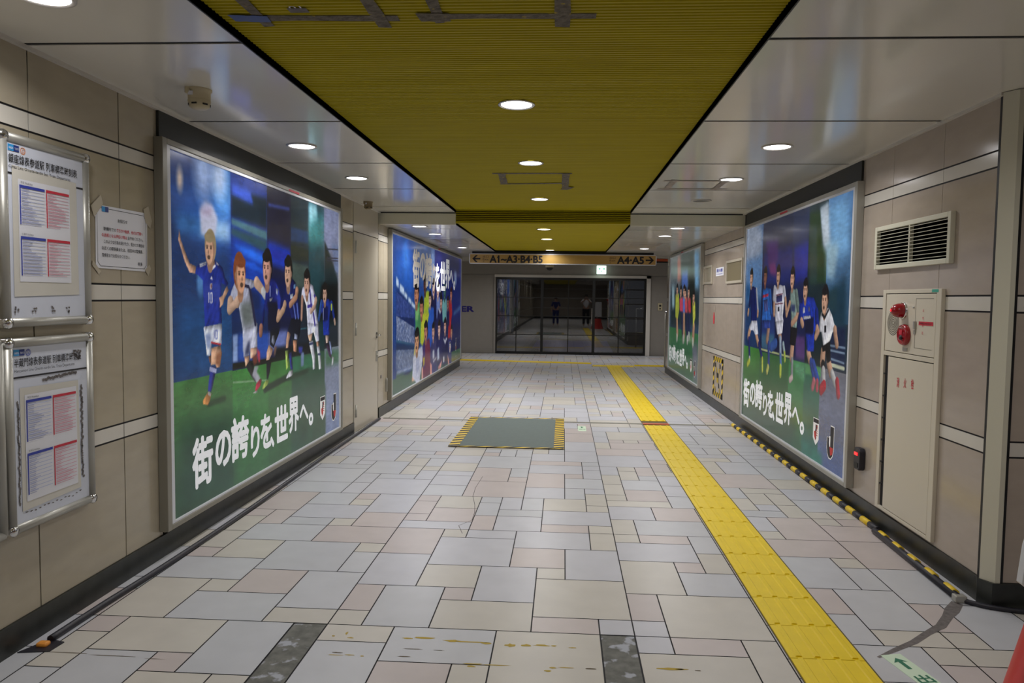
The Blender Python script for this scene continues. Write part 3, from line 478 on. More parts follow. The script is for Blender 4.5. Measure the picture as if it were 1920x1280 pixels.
# poster artwork: shapes in metres on the wall (y, z), colours sRGB. P polygon, L limb, E ellipse, G gradient, N speckle
ART={
 'L1':[["G",[28,60,105],[40,62,118],[3.85,4.575,.9,2.3]],["P",[40,95,185],.12,[[3.888,2.048],[4.573,2.072],[4.58,1.74],[4.202,1.773],[3.896,1.935]]],["P",[95,160,235],.1,[[4.323,2.176],[4.577,2.251],[4.584,1.92],[4.368,1.946]]],["P",[150,190,232],.05,[[4.194,1.902],[4.584,1.907],[4.581,1.785],[4.156,1.793]]],["P",[55,110,175],.07,[[3.905,1.892],[4.194,1.897],[4.191,1.796],[3.912,1.794]]],["P",[196,200,226],.03,[[4.171,1.947],[4.245,2.006],[4.331,1.99],[4.394,1.925],[4.365,1.811],[4.191,1.802]]],["P",[190,170,205],.05,[[4.195,1.967],[4.306,1.987],[4.33,1.936],[4.194,1.92]]],["E",[165,190,240],.13,[[4.225,2.177]],[.1,.15]],["E",[190,212,250],.11,[[4.419,2.184]],[.09,.12]],["E",[215,195,185],.04,[[3.957,2.088]],[.03,.06]],["E",[80,130,190],.03,[[4.172,1.512]],[.04,.08]],["E",[90,130,200],.02,[[4.164,1.081]],[.03,.06]],["P",[32,75,130],.1,[[3.903,1.428],[4.572,1.397],[4.577,.973],[3.9,.959]]],["G",[16,34,72],[50,70,150],[4.575,5.15,.9,2.3]],["P",[22,62,170],.09,[[4.583,1.95],[5.138,1.754],[5.13,1.33],[4.57,1.389]]],["P",[30,45,60],.03,[[4.587,2.133],[5.145,2.142],[5.141,1.927],[4.583,1.95]]],["P",[60,90,200],.03,[[4.588,2.162],[4.868,2.155],[4.915,2.07],[4.586,2.095]]],["P",[75,115,130],.02,[[4.583,1.941],[5.14,1.905],[5.139,1.84],[4.582,1.902]]],["P",[45,80,95],.03,[[4.581,1.883],[5.139,1.84],[5.138,1.754],[4.58,1.834]]],["P",[40,110,240],.03,[[4.59,1.777],[4.909,1.76],[5.137,1.71],[5.136,1.656],[4.812,1.703]]],["P",[30,90,220],.02,[[4.593,1.68],[4.918,1.67],[5.098,1.612],[5.074,1.602],[4.611,1.66]]],["P",[20,40,90],.05,[[4.589,1.525],[5.026,1.468],[5.023,1.326],[4.584,1.308]]],["G",[14,20,60],[42,42,62],[5.15,5.6,.9,2.3]],["P",[25,60,190],.05,[[5.153,1.841],[5.586,1.805],[5.584,1.641],[5.163,1.679]]],["P",[60,75,150],.02,[[5.171,2.113],[5.576,2.131],[5.575,2.108],[5.17,2.092]]],["P",[30,50,170],.03,[[5.16,1.793],[5.585,1.776],[5.584,1.714],[5.268,1.717]]],["P",[16,26,80],.06,[[5.156,1.576],[5.582,1.546],[5.578,1.263],[5.152,1.323]]],["G",[24,34,50],[45,58,66],[5.6,6.0,.9,2.3]],["P",[44,52,48],.02,[[5.597,1.853],[5.99,1.832],[5.989,1.732],[5.595,1.724]]],["P",[68,84,80],.03,[[5.601,1.712],[5.988,1.694],[5.986,1.505],[5.598,1.511]]],["P",[35,60,100],.02,[[5.605,1.983],[5.992,1.983],[5.99,1.883],[5.603,1.877]]],["G",[24,52,54],[40,80,95],[6.0,6.4,.9,2.3]],["P",[150,205,220],.05,[[6.005,2.222],[6.198,2.228],[6.235,2.031],[6.082,1.94],[6.009,1.947]]],["P",[60,125,130],.08,[[6.003,2.059],[6.395,2.18],[6.393,1.913],[6.001,1.858]]],["G",[20,30,36],[150,158,190],[6.4,6.86,.9,2.3]],["P",[140,150,190],.1,[[6.4,1.85],[6.86,1.85],[6.86,2.3],[6.4,2.3]]],["P",[26,44,50],.03,[[6.402,1.94],[6.56,1.816],[6.736,1.656],[6.804,1.516],[6.802,1.157],[6.395,1.173]]],["P",[110,130,175],.04,[[6.604,1.929],[6.82,1.916],[6.819,1.659],[6.691,1.683]]],["P",[16,20,22],.05,[[6.315,1.55],[6.804,1.56],[6.802,1.215],[6.207,1.233]]],["L",[40,50,80],0,[[6.434,1.869],[6.806,1.887]],[.006]],["L",[40,50,80],0,[[6.475,1.79],[6.805,1.804]],[.006]],["L",[40,50,80],0,[[6.475,1.767],[6.805,1.78]],[.006]],["P",[140,165,215],.02,[[4.586,1.182],[4.66,1.187],[4.656,1.005],[4.583,1.003]]],["P",[40,80,175],.03,[[4.66,1.187],[5.161,1.172],[5.158,.991],[4.656,1.005]]],["P",[110,125,190],.04,[[5.161,1.172],[5.521,1.176],[5.492,1.036],[5.282,1.041],[5.158,1.02]]],["P",[18,22,24],.01,[[4.582,.998],[5.464,.976],[5.463,.935],[4.582,.959]]],["P",[14,20,26],.03,[[5.282,1.051],[6.095,1.047],[6.094,.937],[5.281,.961]]],["P",[60,110,130],.01,[[5.802,1.177],[5.95,1.185],[5.95,1.168],[5.802,1.166]]],["G",[38,66,50],[66,120,66],[3.85,4.575,.1,.95]],["G",[52,98,62],[62,130,62],[4.575,5.15,.1,.945]],["G",[50,92,58],[60,112,60],[5.15,5.6,.1,.945]],["G",[40,72,58],[44,84,62],[5.6,6.4,.1,.95]],["G",[110,128,170],[130,136,155],[6.4,6.86,.1,.96]],["P",[44,76,60],.12,[[3.922,.699],[4.593,.65],[4.581,.119],[3.908,.167]]],["P",[48,110,80],.02,[[5.602,.954],[6.094,.937],[6.093,.833],[5.628,.835]]],["P",[60,120,60],.06,[[5.046,.918],[5.575,.93],[5.572,.763],[5.159,.739]]],["P",[70,110,85],.05,[[6.419,.957],[6.824,.933],[6.823,.803],[6.418,.807]]],["P",[44,78,60],.05,[[5.586,.658],[6.415,.644],[6.411,.155],[5.579,.188]]],["L",[120,160,120],0,[[4.585,.873],[5.131,.827]],[.006]],["L",[40,70,44],.02,[[4.251,.78],[4.461,.785]],[.02]],["L",[34,60,44],.02,[[5.082,.764],[5.516,.809]],[.025]],["L",[34,60,44],.02,[[5.515,.794],[5.961,.812]],[.02]],["P",[214,168,140],.004,[[3.944,1.808],[3.959,1.754],[3.995,1.7],[4.054,1.624],[4.122,1.61],[4.115,1.569],[4.052,1.572],[3.999,1.633],[3.963,1.698],[3.932,1.752]]],["P",[30,48,140],.005,[[4.139,1.616],[4.26,1.646],[4.361,1.657],[4.453,1.618],[4.485,1.556],[4.533,1.519],[4.498,1.499],[4.437,1.523],[4.427,1.379],[4.438,1.268],[4.22,1.252],[4.211,1.393],[4.202,1.53],[4.15,1.558],[4.115,1.569]]],["P",[46,66,160],.03,[[4.208,1.512],[4.424,1.517],[4.421,1.404],[4.229,1.393]]],["P",[225,228,240],.002,[[4.163,1.626],[4.248,1.645],[4.254,1.637],[4.169,1.615]]],["P",[225,228,240],.002,[[4.165,1.615],[4.254,1.634],[4.254,1.628],[4.172,1.606]]],["P",[215,215,230],.002,[[4.368,1.652],[4.4,1.635],[4.413,1.626],[4.374,1.633]]],["P",[214,168,140],.004,[[4.267,1.664],[4.349,1.675],[4.354,1.632],[4.309,1.603],[4.272,1.623]]],["L",[225,225,235],0,[[4.266,1.622],[4.309,1.6],[4.354,1.623]],[.008]],["P",[214,168,140],.004,[[4.512,1.506],[4.532,1.474],[4.475,1.423],[4.454,1.385],[4.413,1.366],[4.414,1.404],[4.402,1.426],[4.449,1.442],[4.477,1.474]]],["P",[215,220,238],.005,[[4.202,1.252],[4.438,1.265],[4.428,1.133],[4.382,1.139],[4.298,1.153],[4.297,1.11],[4.277,1.072],[4.24,1.078],[4.224,1.164]]],["P",[150,165,205],.02,[[4.219,1.212],[4.293,1.209],[4.285,1.124],[4.247,1.114]]],["L",[180,40,50],0,[[4.298,1.153],[4.415,1.134]],[.006]],["P",[205,160,130],.006,[[4.297,1.12],[4.415,1.127],[4.433,1.075],[4.398,.99],[4.359,.994],[4.346,1.014],[4.288,1.013]]],["P",[150,100,75],.02,[[4.361,1.081],[4.427,1.089],[4.405,.996],[4.346,1.014]]],["P",[140,95,75],.01,[[4.258,1.07],[4.29,1.074],[4.289,1.025],[4.272,1.033]]],["P",[38,50,140],.004,[[4.288,1.01],[4.359,.994],[4.304,.875],[4.284,.85],[4.247,.858],[4.261,.929]]],["L",[170,175,215],0,[[4.279,.998],[4.352,.979]],[.008]],["L",[170,175,215],0,[[4.276,.986],[4.348,.967]],[.008]],["P",[225,150,80],.004,[[4.247,.855],[4.291,.84],[4.271,.799],[4.245,.775],[4.184,.79],[4.184,.811]]],["P",[235,230,225],.004,[[4.247,.858],[4.288,.843],[4.277,.823],[4.247,.839]]],["E",[154,120,100],.004,[[4.293,1.626]],[.0342,.0479]],["E",[150,135,105],.004,[[4.301,1.742]],[.0718,.1043]],["E",[214,194,153],.012,[[4.3,1.793]],[.0342,.0234]],["E",[154,120,100],.004,[[4.292,1.71]],[.0575,.0894]],["E",[214,168,140],.006,[[4.284,1.713]],[.0479,.0851]],["E",[231,181,151],.012,[[4.273,1.715]],[.0205,.0426]],["E",[154,120,100],.004,[[4.348,1.717]],[.0109,.0213]],["E",[150,135,105],.004,[[4.286,1.793]],[.0588,.0319]],["E",[89,70,58],.004,[[4.306,1.74]],[.0137,.0048]],["E",[34,26,26],.004,[[4.306,1.727]],[.0089,.0059]],["E",[89,70,58],.004,[[4.259,1.74]],[.0137,.0048]],["E",[34,26,26],.004,[[4.259,1.727]],[.0089,.0059]],["E",[154,120,100],.004,[[4.273,1.704]],[.0082,.0128]],["E",[89,70,58],.004,[[4.278,1.672]],[.0178,.0138]],["P",[220,222,235],0,[[4.27,1.459],[4.278,1.459],[4.276,1.397],[4.269,1.397]]],["P",[220,222,235],0,[[4.265,1.453],[4.273,1.459],[4.273,1.45],[4.265,1.447]]],["P",[220,222,235],0,[[4.29,1.453],[4.298,1.458],[4.296,1.395],[4.289,1.398]]],["P",[220,222,235],0,[[4.311,1.458],[4.319,1.454],[4.318,1.398],[4.309,1.395]]],["P",[220,222,235],0,[[4.293,1.459],[4.316,1.46],[4.315,1.452],[4.293,1.452]]],["P",[220,222,235],0,[[4.292,1.402],[4.314,1.402],[4.314,1.394],[4.291,1.394]]],["P",[70,80,170],0,[[4.334,1.225],[4.341,1.228],[4.34,1.177],[4.333,1.177]]],["P",[70,80,170],0,[[4.351,1.225],[4.356,1.224],[4.355,1.174],[4.35,1.174]]],["P",[70,80,170],0,[[4.372,1.224],[4.377,1.224],[4.376,1.171],[4.371,1.171]]],["P",[70,80,170],0,[[4.351,1.228],[4.377,1.227],[4.377,1.22],[4.351,1.222]]],["P",[70,80,170],0,[[4.35,1.178],[4.376,1.175],[4.376,1.169],[4.35,1.172]]],["P",[210,210,225],0,[[4.292,1.54],[4.308,1.56],[4.326,1.538]]],["P",[215,205,215],.004,[[4.288,1.514],[4.32,1.515],[4.315,1.484],[4.3,1.475],[4.287,1.484]]],["P",[170,90,110],.003,[[4.295,1.508],[4.312,1.508],[4.306,1.484],[4.299,1.484]]],["P",[214,168,140],.006,[[4.752,1.028],[4.841,1.035],[4.83,.999],[4.797,.956],[4.771,.959]]],["P",[225,180,155],.006,[[4.847,1.081],[4.962,1.082],[4.95,1.036],[4.894,1.012],[4.846,1.007]]],["P",[120,60,50],.02,[[4.873,1.014],[4.961,1.035],[4.96,.969],[4.904,.955]]],["P",[190,60,80],.02,[[4.951,1.074],[5.006,1.041],[5.005,.965],[4.977,.968]]],["P",[30,32,38],.006,[[4.776,.963],[4.84,.998],[4.904,.951],[4.903,.909],[4.935,.825],[4.849,.891]]],["P",[165,165,180],.02,[[4.915,.95],[4.982,.943],[4.947,.909],[5.014,.85],[4.946,.829],[4.87,.889]]],["P",[190,45,75],.006,[[5.003,.851],[5.031,.838],[5.013,.802],[4.945,.772],[4.917,.776],[4.935,.821]]],["P",[215,212,215],.004,[[4.879,.762],[4.923,.775],[4.962,.77],[4.956,.757]]],["P",[195,198,222],.006,[[4.73,1.215],[4.965,1.247],[4.962,1.082],[4.853,1.08],[4.83,1.036],[4.742,1.027]]],["P",[60,66,100],.03,[[4.801,1.125],[4.843,1.141],[4.836,1.04],[4.747,1.031]]],["P",[190,195,220],.015,[[4.735,1.188],[4.833,1.183],[4.801,1.125],[4.747,1.061],[4.732,1.066]]],["P",[165,168,190],.006,[[4.618,1.525],[4.697,1.549],[4.778,1.56],[4.938,1.546],[4.959,1.514],[4.85,1.485],[4.86,1.457],[4.895,1.3],[4.96,1.247],[4.954,1.243],[4.73,1.21],[4.721,1.242],[4.673,1.376],[4.586,1.39],[4.539,1.408],[4.569,1.468]]],["P",[105,112,112],.05,[[4.684,1.39],[4.87,1.411],[4.9,1.282],[4.91,1.235],[4.741,1.228]]],["L",[40,40,70],0,[[4.855,1.471],[4.891,1.374],[4.932,1.243]],[.016]],["L",[40,40,70],0,[[4.657,1.526],[4.671,1.487]],[.012]],["L",[40,40,70],0,[[4.757,1.51],[4.829,1.503],[4.855,1.471]],[.012]],["L",[228,190,165],.004,[[4.558,1.399],[4.543,1.352],[4.654,1.399]],[.042,.035,.03]],["L",[228,190,165],.004,[[4.654,1.399],[4.684,1.425]],[.04,.03]],["L",[228,190,165],.004,[[4.959,1.533],[5.06,1.478],[5.141,1.42]],[.045,.035,.028]],["L",[228,190,165],.004,[[5.13,1.43],[5.164,1.377]],[.035,.02]],["L",[225,228,235],0,[[5.066,1.473],[5.095,1.449]],[.034]],["E",[159,118,93],.004,[[4.703,1.455]],[.0432,.0605]],["E",[130,70,40],.004,[[4.692,1.602]],[.0907,.1317]],["E",[187,106,66],.012,[[4.694,1.666]],[.0432,.0296]],["E",[159,118,93],.004,[[4.705,1.561]],[.0726,.1129]],["E",[222,165,130],.006,[[4.715,1.564]],[.0605,.1075]],["E",[239,178,140],.012,[[4.729,1.567]],[.0259,.0538]],["E",[159,118,93],.004,[[4.634,1.569]],[.0138,.0269]],["E",[130,70,40],.004,[[4.711,1.666]],[.0743,.0403]],["E",[93,69,54],.004,[[4.687,1.599]],[.0173,.006]],["E",[34,26,26],.004,[[4.687,1.583]],[.0112,.0074]],["E",[93,69,54],.004,[[4.746,1.599]],[.0173,.006]],["E",[34,26,26],.004,[[4.746,1.583]],[.0112,.0074]],["E",[159,118,93],.004,[[4.729,1.553]],[.0104,.0161]],["E",[93,69,54],.004,[[4.722,1.513]],[.0225,.0175]],["P",[20,24,34],.006,[[5.187,1.264],[5.375,1.258],[5.348,1.158],[5.245,1.053],[5.183,1.082]]],["P",[120,125,145],.01,[[5.221,1.149],[5.271,1.147],[5.277,1.096],[5.245,1.078],[5.208,1.1]]],["P",[226,182,155],.006,[[5.159,1.084],[5.238,1.049],[5.207,1.007],[5.163,.971],[5.115,.975],[5.122,1.033]]],["P",[120,90,80],.02,[[5.257,1.063],[5.308,1.064],[5.281,1.001],[5.25,.993]]],["P",[18,22,38],.006,[[5.115,.975],[5.206,.967],[5.18,.89],[5.143,.835],[5.119,.833],[5.114,.897]]],["P",[165,190,90],.005,[[5.107,.829],[5.167,.823],[5.13,.792],[5.065,.771],[5.036,.773],[5.059,.806]]],["P",[24,34,110],.006,[[5.108,1.536],[5.204,1.582],[5.291,1.57],[5.353,1.496],[5.378,1.441],[5.389,1.319],[5.325,1.315],[5.374,1.197],[5.375,1.243],[5.186,1.254],[5.14,1.323],[5.105,1.372],[5.067,1.219],[5.021,1.226],[5.069,1.349],[5.106,1.42]]],["P",[18,20,46],.03,[[5.141,1.401],[5.365,1.4],[5.374,1.192],[5.161,1.191]]],["P",[45,60,170],.015,[[5.29,1.55],[5.353,1.491],[5.391,1.42],[5.376,1.329],[5.331,1.33],[5.314,1.44]]],["P",[150,160,195],.01,[[5.296,1.5],[5.347,1.491],[5.327,1.445],[5.302,1.46]]],["L",[150,160,190],0,[[5.12,1.526],[5.119,1.478]],[.014]],["L",[120,130,180],0,[[5.191,1.508],[5.19,1.445]],[.01]],["P",[200,200,205],.004,[[5.177,1.42],[5.239,1.43],[5.214,1.406],[5.183,1.398]]],["L",[214,168,140],.004,[[5.35,1.314],[5.324,1.265]],[.03,.025]],["L",[190,130,110],.006,[[5.027,1.216],[5.02,1.174]],[.03]],["E",[144,108,97],.004,[[5.138,1.521]],[.0414,.058]],["E",[24,20,22],.004,[[5.148,1.662]],[.0869,.1262]],["E",[44,39,41],.012,[[5.146,1.723]],[.0414,.0283]],["E",[144,108,97],.004,[[5.137,1.623]],[.0696,.1082]],["E",[200,150,135],.006,[[5.127,1.625]],[.058,.103]],["E",[216,162,145],.012,[[5.113,1.628]],[.0248,.0515]],["E",[144,108,97],.004,[[5.204,1.631]],[.0132,.0258]],["E",[24,20,22],.004,[[5.13,1.723]],[.0712,.0386]],["E",[84,63,56],.004,[[5.153,1.659]],[.0166,.0058]],["E",[34,26,26],.004,[[5.153,1.643]],[.0108,.0071]],["E",[84,63,56],.004,[[5.097,1.659]],[.0166,.0058]],["E",[34,26,26],.004,[[5.097,1.643]],[.0108,.0071]],["E",[144,108,97],.004,[[5.113,1.615]],[.0099,.0155]],["E",[84,63,56],.004,[[5.12,1.577]],[.0215,.0167]],["P",[214,168,140],.006,[[5.521,1.165],[5.59,1.146],[5.547,1.08],[5.533,1.034],[5.485,1.037],[5.493,1.099]]],["P",[195,140,110],.008,[[5.632,1.091],[5.726,1.085],[5.703,.989],[5.645,.999]]],["P",[170,200,100],.008,[[5.471,1.017],[5.533,1.018],[5.538,.886],[5.489,.867]]],["P",[36,46,130],.005,[[5.546,.991],[5.602,1.002],[5.629,.856],[5.579,.858]]],["P",[205,205,215],.004,[[5.551,.853],[5.629,.851],[5.614,.809],[5.488,.797],[5.488,.807]]],["P",[120,140,180],.02,[[5.807,.982],[5.877,.976],[5.867,.866],[5.806,.861]]],["P",[50,60,150],.02,[[5.748,1.03],[5.854,1.023],[5.823,.969],[5.762,.98]]],["P",[16,20,36],.006,[[5.606,1.272],[5.811,1.262],[5.779,1.115],[5.734,1.09],[5.604,1.124],[5.528,1.18]]],["P",[170,180,215],.006,[[5.669,1.142],[5.734,1.128],[5.726,1.091],[5.661,1.1]]],["P",[20,28,90],.006,[[5.499,1.529],[5.611,1.589],[5.696,1.549],[5.739,1.496],[5.768,1.42],[5.811,1.262],[5.606,1.262],[5.565,1.336],[5.497,1.379],[5.39,1.39],[5.471,1.472]]],["L",[90,110,190],.005,[[5.65,1.367],[5.692,1.265]],[.011]],["L",[90,110,190],.005,[[5.723,1.377],[5.751,1.263]],[.011]],["L",[90,110,190],.005,[[5.554,1.504],[5.567,1.462]],[.011]],["P",[190,200,220],.004,[[5.581,1.452],[5.637,1.463],[5.644,1.431],[5.58,1.415]]],["P",[110,150,200],.008,[[5.653,1.532],[5.711,1.544],[5.71,1.506],[5.652,1.5]]],["L",[215,160,130],.004,[[5.724,1.485],[5.709,1.436],[5.58,1.373]],[.035,.03,.028]],["L",[222,180,150],.004,[[5.47,1.379],[5.442,1.338],[5.337,1.274]],[.032,.03,.03]],["E",[154,122,104],.004,[[5.54,1.51]],[.0396,.0554]],["E",[20,20,24],.004,[[5.55,1.644]],[.0832,.1207]],["E",[39,39,44],.012,[[5.548,1.704]],[.0396,.0271]],["E",[154,122,104],.004,[[5.538,1.607]],[.0665,.1035]],["E",[214,170,145],.006,[[5.529,1.61]],[.0554,.0986]],["E",[231,183,156],.012,[[5.516,1.612]],[.0238,.0493]],["E",[154,122,104],.004,[[5.603,1.615]],[.0127,.0246]],["E",[20,20,24],.004,[[5.532,1.704]],[.0681,.037]],["E",[89,71,60],.004,[[5.554,1.642]],[.0158,.0055]],["E",[34,26,26],.004,[[5.554,1.627]],[.0103,.0068]],["E",[89,71,60],.004,[[5.5,1.642]],[.0158,.0055]],["E",[34,26,26],.004,[[5.5,1.627]],[.0103,.0068]],["E",[154,122,104],.004,[[5.516,1.6]],[.0095,.0148]],["E",[89,71,60],.004,[[5.523,1.563]],[.0206,.016]],["P",[214,180,155],.006,[[5.957,1.125],[6.092,1.128],[6.054,1.061],[6.005,1.059]]],["P",[180,140,120],.008,[[6.167,1.054],[6.258,1.04],[6.244,.996],[6.192,1.0]]],["P",[205,208,220],.008,[[5.992,1.052],[6.091,1.063],[6.153,.924],[6.139,.811],[6.088,.808],[6.077,.895],[6.04,.967]]],["P",[200,204,215],.008,[[6.185,1.0],[6.27,1.004],[6.296,.877],[6.309,.795],[6.242,.797],[6.223,.905]]],["L",[60,70,110],0,[[6.004,1.034],[6.091,1.037]],[.01]],["L",[60,70,110],0,[[6.224,.932],[6.283,.927]],[.01]],["P",[205,208,228],.006,[[5.958,1.227],[6.233,1.2],[6.251,1.049],[6.167,1.045],[6.11,1.131],[5.969,1.112]]],["P",[205,206,228],.006,[[5.856,1.516],[5.926,1.526],[6.022,1.553],[6.096,1.533],[6.158,1.452],[6.182,1.313],[6.233,1.196],[5.958,1.218],[5.936,1.359],[5.878,1.426],[5.821,1.43],[5.833,1.483]]],["L",[70,60,150],0,[[6.022,1.485],[6.057,1.345]],[.016]],["L",[70,60,150],0,[[6.106,1.292],[6.143,1.195]],[.016]],["L",[70,60,150],0,[[5.972,1.354],[6.069,1.366]],[.014]],["L",[70,60,150],0,[[6.133,1.447],[6.158,1.43]],[.014]],["L",[205,160,140],.006,[[5.844,1.426],[5.824,1.257]],[.026,.022]],["L",[224,185,165],.005,[[6.17,1.408],[6.132,1.352],[6.044,1.311]],[.032,.026,.024]],["E",[147,115,100],.004,[[5.95,1.444]],[.036,.0504]],["E",[22,20,22],.004,[[5.959,1.566]],[.0756,.1098]],["E",[41,39,41],.012,[[5.958,1.62]],[.036,.0246]],["E",[147,115,100],.004,[[5.949,1.532]],[.0605,.0941]],["E",[205,160,140],.006,[[5.94,1.534]],[.0504,.0896]],["E",[221,172,151],.012,[[5.929,1.537]],[.0216,.0448]],["E",[147,115,100],.004,[[6.008,1.539]],[.0115,.0224]],["E",[22,20,22],.004,[[5.943,1.62]],[.0619,.0336]],["E",[86,67,58],.004,[[5.963,1.564]],[.0144,.005]],["E",[34,26,26],.004,[[5.963,1.55]],[.0094,.0062]],["E",[86,67,58],.004,[[5.914,1.564]],[.0144,.005]],["E",[34,26,26],.004,[[5.914,1.55]],[.0094,.0062]],["E",[147,115,100],.004,[[5.929,1.525]],[.0086,.0134]],["E",[86,67,58],.004,[[5.935,1.492]],[.0187,.0146]],["P",[200,175,165],.008,[[6.42,1.089],[6.518,1.08],[6.49,1.017],[6.433,1.016]]],["P",[60,40,70],.01,[[6.433,1.002],[6.518,1.006],[6.589,.899],[6.589,.861],[6.517,.895]]],["P",[140,155,200],.01,[[6.518,1.033],[6.576,1.021],[6.611,.906],[6.575,.9]]],["P",[200,205,210],.006,[[6.604,.883],[6.663,.869],[6.633,.801],[6.589,.8]]],["P",[26,50,150],.008,[[6.314,1.408],[6.493,1.421],[6.593,1.398],[6.534,1.226],[6.533,1.088],[6.365,1.092],[6.353,1.232],[6.34,1.31],[6.233,1.232],[6.233,1.268]]],["P",[14,22,80],.02,[[6.367,1.354],[6.492,1.353],[6.491,1.225],[6.477,1.228],[6.366,1.209]]],["L",[34,60,160],.005,[[6.593,1.375],[6.665,1.248]],[.03,.026]],["L",[50,90,170],.005,[[6.314,1.386],[6.246,1.241]],[.03,.026]],["L",[170,190,80],0,[[6.592,1.356],[6.592,1.329]],[.02]],["L",[214,180,160],0,[[6.68,1.217],[6.695,1.189]],[.024]],["L",[170,175,190],0,[[6.367,1.332],[6.36,1.233]],[.006]],["E",[144,115,100],.004,[[6.405,1.378]],[.0306,.0428]],["E",[22,18,20],.004,[[6.413,1.482]],[.0643,.0933]],["E",[41,36,39],.012,[[6.411,1.527]],[.0306,.0209]],["E",[144,115,100],.004,[[6.404,1.453]],[.0514,.08]],["E",[200,160,140],.006,[[6.397,1.455]],[.0428,.0762]],["E",[216,172,151],.012,[[6.387,1.457]],[.0184,.0381]],["E",[144,115,100],.004,[[6.454,1.459]],[.0098,.019]],["E",[22,18,20],.004,[[6.399,1.527]],[.0526,.0286]],["E",[84,67,58],.004,[[6.416,1.48]],[.0122,.0043]],["E",[34,26,26],.004,[[6.416,1.468]],[.008,.0052]],["E",[84,67,58],.004,[[6.375,1.48]],[.0122,.0043]],["E",[34,26,26],.004,[[6.375,1.468]],[.008,.0052]],["E",[144,115,100],.004,[[6.387,1.447]],[.0073,.0114]],["E",[84,67,58],.004,[[6.392,1.419]],[.0159,.0124]]],
